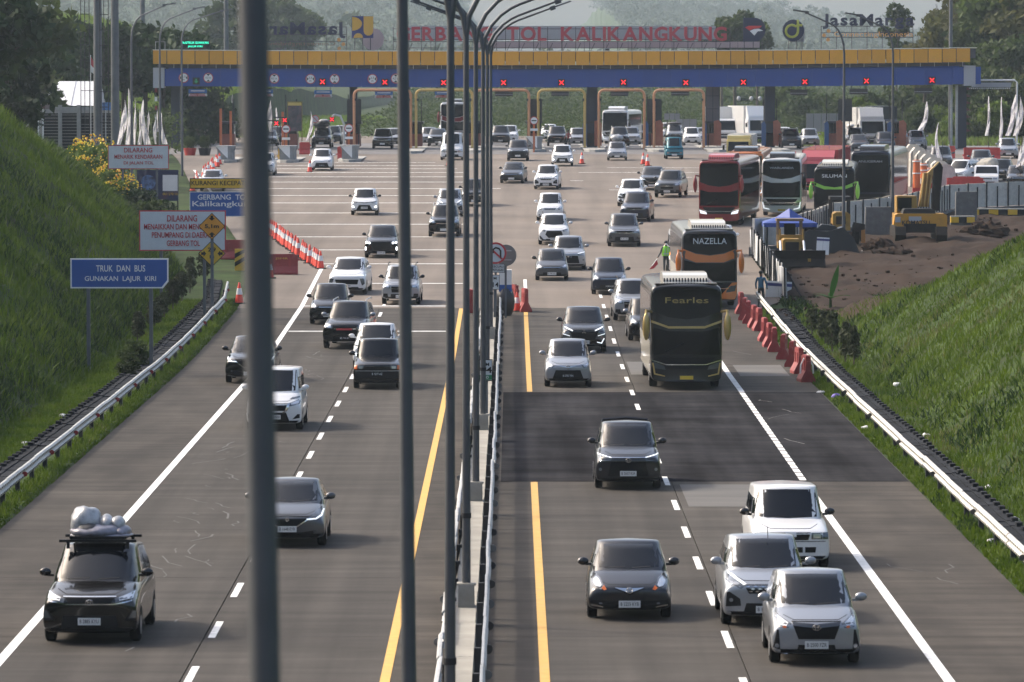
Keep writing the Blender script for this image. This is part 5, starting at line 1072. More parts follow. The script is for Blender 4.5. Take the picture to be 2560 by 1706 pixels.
frame(t, gx(2052), gx(2281), 0, zb0, (zb0 - .05, gz(94) - ROOF - .1, gz(82) - ROOF - .1), 6, brace=False)
t = thing('roof_lettering', 'navy roof letters seen mirrored from behind beside the thick dark pole', 'sign', (0, YG + 1, ROOF))
letters(t, 'JasaMarga', gx(612), gx(864), gz(87) - ROOF, gz(56) - ROOF, NAVY, .16, rev=True, gap=.3)
letters(t, 'ConnectingIndonesia', gx(640), gx(838), gz(114) - ROOF, gz(105) - ROOF, mat('letter_orange_back', (.16, .10, .06)), .08, rev=True, fam='small_letter', bold=0)
for a, b in ((847, 100), (858, 111), (848, 122)): ob('dot', MB().lathe([(.17, -.04), (.17, .04)], 14, (gx(a), 0, gz(b) - ROOF), ax='y').mesh('dot'), t, ORL)
frame(t, gx(612), gx(866), 0, gz(68) - ROOF, (gz(87) - ROOF, gz(104) - ROOF, gz(68) - ROOF), 5, brace=False)
t = thing('emblem_board', 'square yellow and blue emblem board with rounded shapes on the roof', 'sign', ((gx(880) + gx(934)) / 2, YG, gz(96)))
ob('panel', MB().box((0, .05, .98), (1.94, .08, 1.96)).mesh('panel'), t, LBL)
def arc(cx, cz, r, a0, a1, n=12, rz=None): return [(cx + r * math.cos(a0 + (a1 - a0) * i / n), cz + (rz or r) * math.sin(a0 + (a1 - a0) * i / n)) for i in range(n + 1)]
for pl in (arc(-.93, 1.28, .88, -math.pi / 2, math.pi / 2, 12, .62), [(.10, 1.94), (.10, .65)] + arc(.53, .65, .43, math.pi, 2 * math.pi) + [(.96, 1.94)], arc(-.38, .02, .42, 0, math.pi)):
    ob('yellow_shape', MB().prism(pl, -.06, .02).mesh('yellow_shape'), t, LYEL)
ob('post', MB().box((-.7, .1, -.55), (.07, .07, 1.15)).box((0, .1, -.55), (.07, .07, 1.15)).box((.7, .1, -.55), (.07, .07, 1.15)).mesh('post'), t, STRUT)
t = thing('emblem_disc', 'pale round board seen from behind right of the square emblem', 'sign', (gx(930), YG + 4, gz(98))); ob('disc', MB().lathe([(1.0, -.04), (1.0, .04)], 28, ax='y').mesh('disc'), t, BACKP); ob('post', MB().box((-.4, .1, -.9), (.06, .06, 1.6)).box((.4, .1, -.9), (.06, .06, 1.6)).box((.5, .2, -.1), (1.6, .05, .05)).mesh('post'), t, STRUT)
t = thing('emblem_board', 'dark emblem board with a rounded right side and red and white wings', 'sign', (gx(1857), YG, gz(105)))
D_ = [(0, 0), (0, 2.15), (1.0, 2.15)] + [(1.0 + 1.0 * math.sin(a), 1.075 + 1.075 * math.cos(a)) for a in [math.pi * i / 12 for i in range(1, 12)]] + [(1.0, 0)]
ob('panel', MB().prism(D_, 0, .14).mesh('panel'), t, NAVY); ob('red_wing', MB().prism([(.18, 1.28), (.5, 1.42), (1.7, 1.42), (1.45, 1.22), (.9, 1.16), (.55, 1.0)], -.04, .02).mesh('red_wing'), t, mat('emblem_red', (.55, .04, .04))); ob('white_wing', MB().prism([(.58, .96), (.95, 1.12), (1.4, 1.16), (1.8, .98), (1.3, .92), (1.0, .55)], -.05, .02).mesh('white_wing'), t, WHITE)
ob('post', MB().box((.1, .1, -.45), (.06, .06, .95)).box((.9, .1, -.45), (.06, .06, .95)).box((1.7, .1, -.45), (.06, .06, .95)).mesh('post'), t, STRUT)
t = thing('emblem_disc', 'round navy emblem with a yellow looped letter on the roof', 'sign', (gx(1982), YG, gz(77))); ob('disc', MB().lathe([(.97, 0), (.97, .12)], 30, ax='y').mesh('disc'), t, NAVY)
m = MB(); m.tube([(.42, 0, .95)] + [(.42, 0, .5)] + [(-.12 + .54 * math.cos(a), 0, -.05 + .54 * math.sin(a)) for a in [-2 * math.pi * i / 20 for i in range(0, 14)]] + [(-.12 + .54 * math.cos(a), 0, -.05 + .54 * math.sin(a)) for a in [-2 * math.pi * i / 20 for i in range(14, 18)]] + [(.55, 0, .48), (.8, 0, .44)], .11, 8); me = m.mesh('loop'); me.transform(Matrix.Diagonal((1, .5, 1, 1))); ob('loop', me, t, mat('emblem_lime', (.40, .42, .06)))
ob('back_panel', MB().box((.35, .35, -.35), (1.35, .06, 1.35)).mesh('back_panel'), t, BACKB); ob('post', MB().box((-.4, .2, -1.3), (.06, .06, 1.2)).box((.3, .2, -1.3), (.06, .06, 1.2)).box((.8, .2, -1.3), (.06, .06, 1.2)).mesh('post'), t, STRUT)
LEDG = mat('led_green', (.02, .5, .3), emit=(.04, .9, .55), es=1.3)
t = thing('message_board', 'black roof message board with two lines of green lit letters', 'sign', ((gx(457) + gx(529)) / 2, YG - 2.0, gz(124) + .05)); wb_ = gx(529) - gx(457)
ob('panel', MB().box((0, .1, .36), (wb_, .15, .74)).mesh('panel'), t, BLACK); text('BUS/TRUK GUNAKAN', LEDG, t, (0, -.0, .52), wb_ * .9, .2); text('JALUR KIRI', LEDG, t, (0, -.0, .2), wb_ * .5, .2)
t = thing('roof_frame', 'small open pipe frame on the left end of the roof', 'frame', (gx(404), YG - 1, ROOF)); ob('pipe', MB().tube([(-.42, 0, 0), (-.42, 0, .85), (.42, 0, .85), (.42, 0, 0)], .03, 6).mesh('pipe'), t, STEEL)
t = thing('camera_box', 'small grey box camera standing on the roof edge under the red letters', 'camera', (gx(1517), YG - 2.4, ROOF)); ob('body', MB().box((0, 0, .1), (.36, .4, .26)).mesh('body'), t, DARK); ob('hood', MB().box((0, -.05, .26), (.42, .5, .05)).mesh('hood'), t, LGREY)
# ---- pipe portals over the lanes
PIPE1 = mat('pipe_orange', (.55, .26, .13), .5, dirt=((.30, .17, .10), 1, .6)); PIPE2 = mat('pipe_yellow', (.50, .34, .10), .5, dirt=((.25, .18, .08), 1, .6))
for i, (a, b, pm) in enumerate([(890, 1030, PIPE1), (1043, 1182, PIPE2), (1190, 1322, PIPE1), (1345, 1460, PIPE2), (1495, 1607, PIPE1), (1631, 1754, PIPE1)]):
    names = ['orange pipe portal over the lane left of the second pole', 'yellow pipe portal over the white van lane', 'orange pipe portal behind the pole cluster', 'yellow pipe portal left of the middle column', 'orange pipe portal right of the middle column', 'orange pipe portal over the teal van lane']
    x0, x1 = gx(a), gx(b); zt = gz(224); t = thing('height_portal', names[i], 'height barrier', ((x0 + x1) / 2, YG - 5, ZG), 0, 'pipe portals under the beam'); w = (x1 - x0) / 2; h = zt - ZG
    P_ = [(-w, 0, 0), (-w, 0, h - .5)] + [(-w + .45 - .45 * math.cos(q), 0, h - .5 + .45 * math.sin(q)) for q in (.4, .8, 1.2, 1.57)] + [(w - .45 + .45 * math.sin(q), 0, h - .5 + .45 * math.cos(q)) for q in (0, .4, .8, 1.2)] + [(w, 0, h - .5), (w, 0, 0)]
    ob('pipe', MB().tube(P_, .12, 8).mesh('pipe', smooth=True), t, pm)
    for s in (-1, 1): ob('leg_brace', MB().tube([(s * w, .7, 0), (s * w, .7, h - .9), (s * w, 0, h - .5)], .09, 6).mesh('leg_brace'), t, pm); ob('sensor', MB().box((s * (w - .15), -.1, h - .9), (.16, .2, .2)).mesh('sensor'), t, DARK)
# ---- islands, crash blocks and booths
KERBW = mat('kerb_concrete', (.30, .30, .29), .8, var=.2); BOOTHR = mat('booth_red_brown', (.20, .055, .035), .5, var=.15); BOOTHO = mat('booth_orange', (.34, .10, .05), .5, var=.15); BOOTHB = mat('booth_blue', (.03, .08, .20), .5); BOOTHD = mat('booth_dark', (.014, .015, .019), .4)
isl = [(560, 417, 'leftmost'), (716, 417, 'second from the left'), (872, 419, 'third from the left'), (1040, 446, 'beside the white van'), (1186, 450, 'behind the pole cluster'), (1335, 452, 'with the grey box and yellow post'), (1480, 452, 'at the middle column'), (1633, 452, 'with the orange booth'), (1778, 452, 'behind the teal van'), (1926, 452, 'at the right inner column'), (2083, 454, 'behind the red truck'), (2240, 454, 'by the far right booth')]
for i, (px, yn, lab) in enumerate(isl):
    X = (px - 1280) * (yn if i < 3 else YG) / F; z0 = RZ(yn)
    t = thing('lane_island', 'raised kerbed lane island ' + lab, 'traffic island', (X, yn, z0), 0, 'kerbed islands between toll lanes')
    w = .95; L_ = 494 - yn; out = [(-w, L_), (-w, 2.2), (-.5, .5), (0, 0), (.5, .5), (w, 2.2), (w, L_)]
    ob('kerb', MB().prism(out, -.2, .22, 'z').mesh('kerb'), t, KERBW); ob('top', MB().prism([(a * .84, b + (.3 if b < 3 else -.1)) for a, b in out], .2, .225, 'z').mesh('top'), t, CONC)
    m = MB()
    for q in range(5):
        for s in (-1, 1): m.box((s * (w + .005), 2.8 + q * 2.4, .02), (.03, 1.2, .34))
    ob('kerb_stripe', m.mesh('kerb_stripe'), t, BLACK)
    if i < 3 or i == 5:
        c_ = thing('crash_block', 'grey wedge shaped concrete crash block on the island ' + lab, 'crash block', (X, yn + 1.6, z0 + .22), 0, 'concrete crash blocks')
        ob('block', MB().prism([(-.62, 0), (.62, 0), (.62, .72), (.78, 1.12), (-.78, 1.12), (-.62, .72)], .4, 3.4).mesh('block'), c_, mat('crash_block_grey', (.20, .21, .22), .8, var=.2)); ob('nose', MB().add([(-.75, .39, 1.1), (.2, .39, .1), (.2, .39, 1.1), (-.75, .1, 1.1), (-.2, .1, .5)], [(0, 1, 2), (3, 4, 0), (3, 4, 1), (3, 2, 0)]).mesh('nose'), c_, WHITE)
    yb = YG + 1.0 if i > 3 else YG - 2; Xb = X if i > 2 else (px - 1280) * YG / F + .5
    b = thing('toll_booth', 'toll booth ' + ('with red brown walls ' if i < 6 else 'with orange and blue side panels ') + 'on the island ' + lab, 'toll booth', (Xb, yb, RZ(yb) + .22), 0, 'toll booths between the lanes')
    ob('wall', MB().box((0, 0, .55), (1.25, 2.6, 1.1)).mesh('wall'), b, BOOTHR if i < 6 else BOOTHO); ob('window', MB().box((0, 0, 1.55), (1.15, 2.5, .9)).mesh('window'), b, GLASSB); ob('roof', MB().box((0, 0, 2.1), (1.5, 3.0, .2)).mesh('roof'), b, BOOTHD)
    ob('mullion', MB().box((-.58, -1.26, 1.55), (.06, .06, .9)).box((.58, -1.26, 1.55), (.06, .06, .9)).box((0, -1.26, 1.55), (.05, .05, .9)).mesh('mullion'), b, BOOTHD)
    if i > 5:
        ob('side_panel', MB().prism([(-.85, 0), (-.45, 0), (-.45, 1.9), (-.6, 2.2), (-.85, 2.0)], -1.75, -1.5).mesh('side_panel'), b, BOOTHB); ob('side_panel', MB().prism([(.2, 0), (.85, 0), (.85, 2.0), (.6, 2.3), (.2, 2.2)], -1.75, -1.5).mesh('side_panel'), b, BOOTHO)
    ob('antenna_mast', MB().tube([(-.5, 1, 2), (-.5, 1, 4.6)], .05, 6).tube([(.55, -.6, 2), (.55, -.6, 4.2)], .05, 6).mesh('antenna_mast'), b, DARK)
    if i in (2, 5, 7, 8, 10):
        s = thing('display_screen', ['', '', 'dark tall screen above the third booth', '', '', 'dark tall screen left of the middle column', '', 'dark square screen above the orange booth', 'lattice backed tall screen right of the last portal', '', 'dark screen near the right booth', ''][i], 'screen', (Xb + (.1 if i < 9 else 1.0), yb - 1.6, RZ(yb) + 2.4)); hh = 2.0 if i != 8 else 3.4
        ob('panel', MB().box((0, 0, hh / 2), (1.2, .12, hh)).mesh('panel'), s, BOOTHD if i != 8 else mat('lattice_panel', (.09, .08, .09))); ob('post', MB().box((-.4, .1, -1.1), (.08, .08, 2.3)).box((.4, .1, -1.1), (.08, .08, 2.3)).mesh('post'), s, DARK)
        ob('edge', MB().box((-.6, -.03, hh / 2), (.05, .12, hh)).box((.6, -.03, hh / 2), (.05, .12, hh)).box((0, -.03, hh * .5), (.04, .12, hh)).box((0, -.03, hh * .33), (1.2, .12, .04)).box((0, -.03, hh * .67), (1.2, .12, .04)).mesh('edge'), s, DARK)
t = thing('poster_stand', 'tall dark framed poster stand with a dim picture left of the luggage car', 'poster', AT(737, 318, 452)); 
ob('frame', MB().box((-.62, .05, .5), (.08, .1, 3.4)).box((.62, .05, .5), (.08, .1, 3.4)).box((0, .05, 2.15), (1.3, .1, .1)).mesh('frame'), t, mat('poster_frame', (.16, .13, .03))); ob('poster', MB().box((0, 0, .75), (1.16, .06, 2.2)).mesh('poster'), t, mat('dim_poster', (.05, .05, .06), .4, var=.8, vs=1.6, dirt=((.25, .10, .12), 1.3, .7))); ob('header', MB().box((0, -.02, 1.98), (1.16, .08, .26)).mesh('header'), t, PAINT['yellow'])
# round no-entry style discs and red crosses on posts
for i, (px, py, Y) in enumerate([(715, 323, 424), (872, 321, 424), (1335, 302, 452)]):
    p = AT(px, py, Y); zz = RZ(Y); t = thing('round_sign', ['white disc with a black bar and red rim by the poster stand', 'white disc with a black bar and red rim left of the first portal', 'white disc with a black bar on the grey box island'][i], 'sign', (p.x, Y, p.z), 0, 'barred white discs at lane islands')
    ob('disc', MB().lathe([(.36, -.02), (.36, .02)], 20, ax='y').mesh('disc'), t, SIGNR); ob('face', MB().lathe([(.29, -.03), (.29, .02)], 20, ax='y').mesh('face'), t, WHITE); ob('bar', MB().box((0, -.03, 0), (.44, .03, .09)).mesh('bar'), t, BLACK); ob('post', MB().box((0, .06, (zz - p.z) / 2), (.18, .08, p.z - zz)).mesh('post'), t, ORANGE); ob('plate', MB().box((0, 0, -.78), (.66, .04, .2)).mesh('plate'), t, WHITE)
for i, (px, py, Y) in enumerate([(691, 309, 445), (712, 301, 448), (830, 299, 448)]):
    p = AT(px, py, Y); t = thing('lane_signal', ['low lit red cross left of the poster stand', 'low lit red cross beside the poster stand', 'low lit red cross under a curved arm right of the luggage car'][i], 'lane signal', (p.x, Y, p.z), 0, 'low red cross signals'); ob('housing', MB().box((0, .02, 0), (.42, .16, .42)).mesh('housing'), t, DARK)
    m = MB(); m.box((0, -.08, 0), (.42, .03, .07), ry=math.pi / 4); m.box((0, -.084, 0), (.42, .03, .07), ry=-math.pi / 4); ob('cross', m.mesh('cross'), t, XE_); zz = RZ(Y) - p.z
    ob('arm', MB().tube([(0, .1, .2), (.2, .15, .4), (.7, .2, .3), (1.0, .2, -.4), (1.0, .2, zz)] if i == 2 else [(-.9, .1, .25), (0, .1, .22), (.32, .1, .0), (.32, .1, zz)], .06 if i < 2 else .10, 6).mesh('arm'), t, DARK if i < 2 else STEEL)
t = thing('round_sign', 'grey slashed disc sign behind the luggage car', 'sign', AT(788, 298, 456)); ob('disc', MB().lathe([(.34, -.02), (.34, .02)], 20, ax='y').mesh('disc'), t, SIGNR); ob('face', MB().lathe([(.28, -.03), (.28, .02)], 20, ax='y').mesh('face'), t, LGREY); ob('slash', MB().box((0, -.03, 0), (.5, .03, .06), ry=.8).mesh('slash'), t, SIGNR); ob('post', MB().box((0, .06, -1.2), (.07, .07, 2.4)).mesh('post'), t, DARK)
# orange gate posts at the far left lanes, planters, white container
for i, (a, b, c_) in enumerate([(552, 272, 365), (577, 278, 368), (707, 280, 366)]):
    p = AT(a, c_, 452); p.z = RZ(452); h = AT(a, b, 452).z - p.z; t = thing('orange_post', ['slim orange post left of the thick pole', 'orange post nearest the thick pole on its left', 'orange post behind the barred disc'][i], 'post', p, 0, 'orange posts at the left lanes'); ob('shaft', MB().box((0, 0, h / 2), (.20, .2, h)).mesh('shaft'), t, ORANGE); ob('foot', MB().box((0, 0, .08), (.4, .4, .16)).mesh('foot'), t, DARK)
p = AT(498, 345, 500); p.z = RZ(500); t = thing('site_cabin', 'cream cabin with two small barred windows at the left lanes', 'cabin', (p.x, 500, p.z)); ob('wall', MB().box((0, 1, 1.5), (1.75, 2, 3.0)).mesh('wall'), t, PAINT['cream'])
for s in (-.4, .4): ob('window', MB().box((s, -.02, 1.9), (.42, .06, .3)).mesh('window'), t, DARK)
ob('ledge', MB().box((0, -.03, 2.2), (1.4, .08, .06)).box((0, -.03, .9), (1.75, .08, .08)).mesh('ledge'), t, DARK)
for i, (a, y) in enumerate(((475, 376), (512, 372))):
    p = AT(a, y, 440); p.z = RZ(440); t = thing('planter', ['dark red planter tub with a shrub left of the crash block', 'round leafy planter beside the dark red tub'][i], 'planter', p); ob('tub', MB().lathe([(.42, 0), (.55, .62)], 14).mesh('tub'), t, REDP if i == 0 else DARK); ob('plant', CROWNS[3][0], t, LM, (0, 0, 1.0), sc=(.75, .75, .7))
# lattice camera gantry on the right and the white pipe gantry
t = thing('pipe_gantry', 'white pipe gantry with a spiky sheet at the right end of the gate', 'gantry', (gx(2432), YG + 3, RZ(YG))); x1 = gx(2549) - gx(2432); zt = gz(201) - RZ(YG)
ob('pipe', MB().tube([(0, 0, zt), (x1 - .2, 0, zt), (x1, 0, zt - .2), (x1, 0, 0)], .08, 8).mesh('pipe'), t, WHITE); ob('sheet', MB().box((x1 * .45, 0, zt - .42), (x1 * .85, .06, .42)).mesh('sheet'), t, LGREY)
m = MB()
for q in range(26): m.prism([(-.8 + q * .17, zt - .68), (-.66 + q * .17, zt - .68), (-.73 + q * .17, zt - .82)], -.02, .02)
ob('fringe', m.mesh('fringe'), t, WHITE)
t = thing('camera_gantry', 'slim gantry holding three round cameras left of the right inner column', 'camera', AT(1872, 250, 520)); ob('bar', MB().box((0, 0, 0), (2.3, .06, .08)).mesh('bar'), t, DARK)
for a in (-1.0, .25, 1.1): ob('camera', MB().ball((a, -.05, .12), (.2, .2, .24)).mesh('camera'), t, LGREY)
ob('post', MB().box((1.4, 0, -2.2), (.1, .1, 4.6)).mesh('post'), t, DARK)
for i, (a, b, y0, y1, Y) in enumerate([(1690, 1742, 298, 332, 520), (2015, 2110, 284, 330, 520), (1660, 1700, 284, 300, 522)]):
    p, q = AT(a, y1, Y), AT(b, y0, Y); t = thing('back_board', ['grey slatted back of a board behind the teal van lane', 'wide grey slatted back of a board behind the parked cars', 'small grey board back above the slatted one'][i], 'sign', (p.x, Y, p.z), 0, 'backs of boards beyond the gate'); w, h = q.x - p.x, q.z - p.z
    n_ = 3 if i != 1 else 5
    for k_ in range(n_):
        ob('panel', MB().box((w * (k_ + .5) / n_, 0, h / 2), (w / n_ - .04, .05, h)).mesh('panel'), t, mat('board_back', (.22, .22, .23), .6, rnd=.1))
    ob('post', MB().box((w * .2, .08, -.6), (.1, .1, h + 2.4)).box((w * .8, .08, -.6), (.1, .1, h + 2.4)).mesh('post'), t, DARK)
# ------------------------------------------------------------------ rails, drains, median, lamps
RAILM = mat('rail_white', (.55, .54, .50), .5, .2, var=.2, vs=.8, dirt=((.30, .24, .18), .6, .5), rnd=.08); RAILG = mat('rail_galvanised', (.36, .365, .365), .5, .25, var=.2, vs=1.2, rnd=.08); REFL = mat('red_reflector', (.30, .015, .02), .35); REFD = mat('dark_reflector', (.03, .03, .032), .4); REFG = mat('grey_reflector', (.16, .16, .155), .5)
def wbeam(L, sgn):
    """corrugated beam 4 m long, face towards sgn * x"""
    pr = [(0, .155), (.035, .15), (.075, .10), (.075, .06), (.02, .02), (.02, -.02), (.075, -.06), (.075, -.10), (.035, -.15), (0, -.155)]
    v, f = [], []; n = len(pr)
    for y in (0, L): v += [(sgn * a, y, z) for a, z in pr] + [(sgn * (a - .012), y, z) for a, z in pr]
    for j in range(n - 1): f += [(j, j + 1, j + 1 + 2 * n, j + 2 * n), (j + n, j + 3 * n, j + 1 + 3 * n, j + 1 + n)]
    f += [(0, 2 * n, 3 * n, n), (n - 1, 2 * n - 1, 4 * n - 1, 3 * n - 1)]
    me = bpy.data.meshes.new('rail_beam'); me.from_pydata(v, [], f)
    for p in me.polygons: p.use_smooth = False
    return me
def guardrail(label, x, y0, y1, sgn, beam_m, refl, zr=.52, bend=None, hi=None, post_h=.75, rx=.07, bolt=True, refl_every=4, jit=.012):
    t = thing('guard_rail', label, 'guard rail', (x, y0, RZ(y0))); me = wbeam(4.02, sgn); pm = MB().box((-sgn * .09, 0, zr - post_h / 2), (.12, .14, post_h)).mesh('post'); rm = MB().lathe([(rx, -.012), (rx, .012)], 12, ax='y').mesh('reflector')
    bm_ = MB()
    for q in range(10): bm_.box((sgn * .083, .2 + q * .4, .08), (.012, .045, .04)); bm_.box((sgn * .083, .3 + q * .4, -.08), (.012, .045, .04))
    bme = bm_.mesh('bolt'); y = y0; k_ = 0
    while y < y1:
        xx = bend(y) if bend else x; x2 = bend(y + 4) if bend else x; dz = RZ(y) - RZ(y0)
        o = ob('rail_beam', me, t, beam_m, (xx - x + random.uniform(-jit, jit), y - y0, zr + dz + random.uniform(-jit, jit)), (math.atan((RZ(y + 4) - RZ(y)) / 4), 0, -math.atan((x2 - xx) / 4) + random.uniform(-jit, jit) * .3))
        if bolt: b_ = ob('bolt', bme, o, DARK); b_['kind'] = 'stuff'
        ob('post', pm, t, DARK, (xx - x, y - y0 + .05, dz))  # posts coloured dark, standing in for the shade under the beam
        if k_ % max(1, refl_every // 4) == 0: ob('reflector', rm, t, refl[k_ % len(refl)], (xx - x + sgn * .10, y - y0 + .05, zr + dz - .03))
        y += 4; k_ += 1
    return t
guardrail('left roadside guard rail with red round reflectors along the grass slope', -12.78, 64, 243, 1, RAILM, [REFL], bend=lambda y: float(np.interp(y, [0, 232, 262], [-12.78, -12.78, -14.0])), refl_every=8)
guardrail('right roadside guard rail with dark reflectors below the grass slope', 11.05, 64, 236, -1, RAILM, [REFD], refl_every=12)
# precast drain behind each rail
DRM = mat('drain_dark_concrete', (.022, .024, .029), .95, var=.3, spec=.1, vs=2.5, rnd=.25)
for nm, xc, w, z0, y0, y1 in (('drain_channel', -13.80, .62, .0, 66, 256), ('drain_channel', 11.92, .56, .0, 66, 232)):
    d = bpy.data.objects.new(nm, None); link(d); d['kind'] = 'structure'; sg = -1 if xc < 0 else 1
    mb = MB(); mb.box((0, .6, .0), (w, 1.17, .16)); mb.box((sg * w * .42, .25, .11), (w * .26, .42, .10)); mb.box((sg * w * .1, .55, .09), (w * .2, 1.17, .04)); me = mb.mesh('drain_segment'); y = y0
    while y < y1:
        xx = xc if y < 240 or xc > 0 else xc - (y - 240) * .045
        ob('drain_segment', me, d, DRM, (xx + random.uniform(-.02, .02), y, RZ(y) + random.uniform(-.015, .02)), (0, random.uniform(-.03, .03), random.uniform(-.008, .008))); y += 1.2
# central barrier: low concrete wall, pedestals, rail on its right side
MEDM = mat('median_concrete', (.30, .285, .25), .85, var=.25, vs=1.2, dirt=((.13, .12, .10), .6, .8), rnd=.08)
md = thing('median_wall', 'low pale concrete median wall running between the two carriageways', 'barrier', (-.92, 28, 0)); me = MB().prism([(-.30, -.05), (.26, -.05), (.22, .35), (-.22, .35)], 0, 5.97).mesh('wall_segment')
y = 28
while y < 226: ob('wall_segment', me, md, MEDM, (random.uniform(-.01, .01), y - 28, RZ(y)), (math.atan((RZ(y + 6) - RZ(y)) / 6), 0, 0)); y += 6
guardrail('galvanised median guard rail with round dark reflectors', -.52, 32, 228, 1, RAILG, [REFD, REFD, REFG], zr=.72, refl_every=4, rx=.085, bolt=False, jit=.012)
guardrail('galvanised rail on the left side of the median wall', -1.26, 32, 226, -1, RAILG, [REFG, REFD], zr=.42, post_h=.5, refl_every=8, rx=.08, bolt=False, jit=.02)
def lamp_median(y, label, x=-.9, lean=0, thin=1.0, base_z=.80):
    t = thing('street_lamp', label, 'street lamp', (x, y, RZ(y)), 0, 'double armed lamps on the median'); t.rotation_euler.y = lean
    b = MB(); b.box((0, 0, .38), (.34, .5, .84), taper=.92); b.box((0, 0, .80), (.38, .38, .04)); ob('pedestal', b.mesh('pedestal'), t, MEDM)
    ob('pole', MB().tube([(0, 0, .8), (0, 0, 2.2), (0, 0, 6), (0, 0, 11.7)], [.088, .085, .07 * thin, .055], 14).mesh('pole', smooth=True), t, POLE)
    ob('collar', MB().lathe([(.098, 2.1), (.098, 2.2)], 14).mesh('collar'), t, DARK)
    for s in (-1, 1):
        pts = [(s * .0, 0, 11.6)] + [(s * (.0 + 2.0 * (1 - math.cos(a))), 0, 11.6 + 1.55 * math.sin(a)) for a in (.25, .5, .75, .95, 1.1)] + [(s * 1.9, 0, 13.28), (s * 2.45, 0, 13.48)]
        ob('arm', MB().tube(pts, [.055, .054, .05, .047, .045, .042, .038, .034], 8).mesh('arm', smooth=True), t, POLE)
        m = MB(); m.box((s * 2.45, 0, 13.46), (.22, .2, .16), ry=-s * .34); m.box((s * 2.85, 0, 13.62), (.75, .26, .06), ry=-s * .34, taper=.85); ob('lamp_head', m.mesh('lamp_head'), t, POLE)
for i, (y, lab, x, ln) in enumerate([(19.6, 'thick dark lamp pole blurred in the left foreground', -.797, math.radians(-.88)), (50.5, 'dark lamp pole blurred left of centre', -.955, math.radians(-.5)), (77, 'dark lamp pole at centre, nearest of the pole cluster', -.92, math.radians(.10)), (103, 'second lamp pole of the central cluster, standing on its pedestal', -.90, 0), (129.2, 'third lamp pole of the central cluster', -.89, 0), (155.6, 'fourth lamp pole of the central cluster, behind the distance sign', -.86, 0), (182, 'fifth lamp pole of the central cluster', -.86, 0), (208, 'farthest lamp pole of the central cluster', -.84, 0)]):
    lamp_median(y, lab, x, ln, 1.0 if i else .85)
def lamp_side(p, reach, label, h=12.6, block=False):
    t = thing('street_lamp', label, 'street lamp', p, 0, 'single armed lamps at the plaza edges'); s = 1 if reach > 0 else -1
    if block: ob('pedestal', MB().box((0, 0, .45), (.75, .75, 1.0)).mesh('pedestal'), t, CONC)
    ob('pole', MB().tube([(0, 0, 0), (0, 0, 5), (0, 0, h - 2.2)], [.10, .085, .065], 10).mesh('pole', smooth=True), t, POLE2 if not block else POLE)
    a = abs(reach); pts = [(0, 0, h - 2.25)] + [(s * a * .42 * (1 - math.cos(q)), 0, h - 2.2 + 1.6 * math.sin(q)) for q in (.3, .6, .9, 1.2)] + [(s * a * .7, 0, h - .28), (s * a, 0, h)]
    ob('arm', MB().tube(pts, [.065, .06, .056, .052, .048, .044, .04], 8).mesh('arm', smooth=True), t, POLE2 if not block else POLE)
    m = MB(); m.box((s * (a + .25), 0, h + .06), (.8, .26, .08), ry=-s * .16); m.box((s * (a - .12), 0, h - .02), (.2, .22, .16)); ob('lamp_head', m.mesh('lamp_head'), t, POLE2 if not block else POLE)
for px, Y, tx, ty, lab in [(329, 337, 415, 13, 'left hand curved lamp, nearest of the three by the white warning board'), (400, 362, 490, 22, 'middle curved lamp of three on the left, crossing the canopy end'), (455, 390, 558, 27, 'right hand curved lamp of the three on the left')]:
    p = AT(px, 300, Y); p.z = RZ(Y) - .1; q = AT(tx, ty, Y); lamp_side(p, q.x - p.x, lab, q.z - p.z)
for px, Y, tx, ty, lab, bl in [(2110, 284, 2012, 31, 'curved lamp on a concrete block among the works machines', True), (2232, 309, 2140, 38, 'curved lamp rising behind the works beside the excavator', True), (2450, 620, 1936, 60, '', None)]:
    if bl is None: continue
    p = AT(px, 300, Y); p.z = RZ(Y) - .1; q = AT(tx, ty, Y); lamp_side(p, q.x - p.x, lab, q.z - p.z, bl)
# tall masts at the upper left, their ladder cages, far mast
for i, (px, Y, h, r, lab) in enumerate([(245, 395, 26, .36, 'thick grey mast with a ladder cage, left of the pair'), (288, 392, 26, .34, 'thick grey mast right of the pair, crossing the tree tops'), (357, 640, 30, .32, 'distant grey mast above the dark trees'), (2376, 485, 22, .20, 'tall slim grey mast behind the right canopy end'), (566, 610, 34, .30, 'distant hazy mast left of the thick dark pole')]):
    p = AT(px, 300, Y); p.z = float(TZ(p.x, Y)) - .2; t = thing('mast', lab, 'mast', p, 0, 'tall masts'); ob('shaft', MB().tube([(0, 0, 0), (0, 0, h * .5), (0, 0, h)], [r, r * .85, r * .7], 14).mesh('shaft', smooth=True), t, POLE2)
    if i < 2:
        m = MB(); x = -.95 if i == 0 else -.8
        for a in (-.32, .0, .32): m.tube([(x + a, -.1 - (.3 if a == 0 else 0), 1.5), (x + a, -.1 - (.3 if a == 0 else 0), 20)], .03, 5)
        for q in range(16): m.box((x, -.1, 1.8 + q * 1.15), (.7, .05, .05)); m.box((x + .5, 0, 1.8 + q * 1.15), (.5, .05, .05)) if q % 4 == 0 else None
        ob('ladder', m.mesh('ladder'), t, DARK)
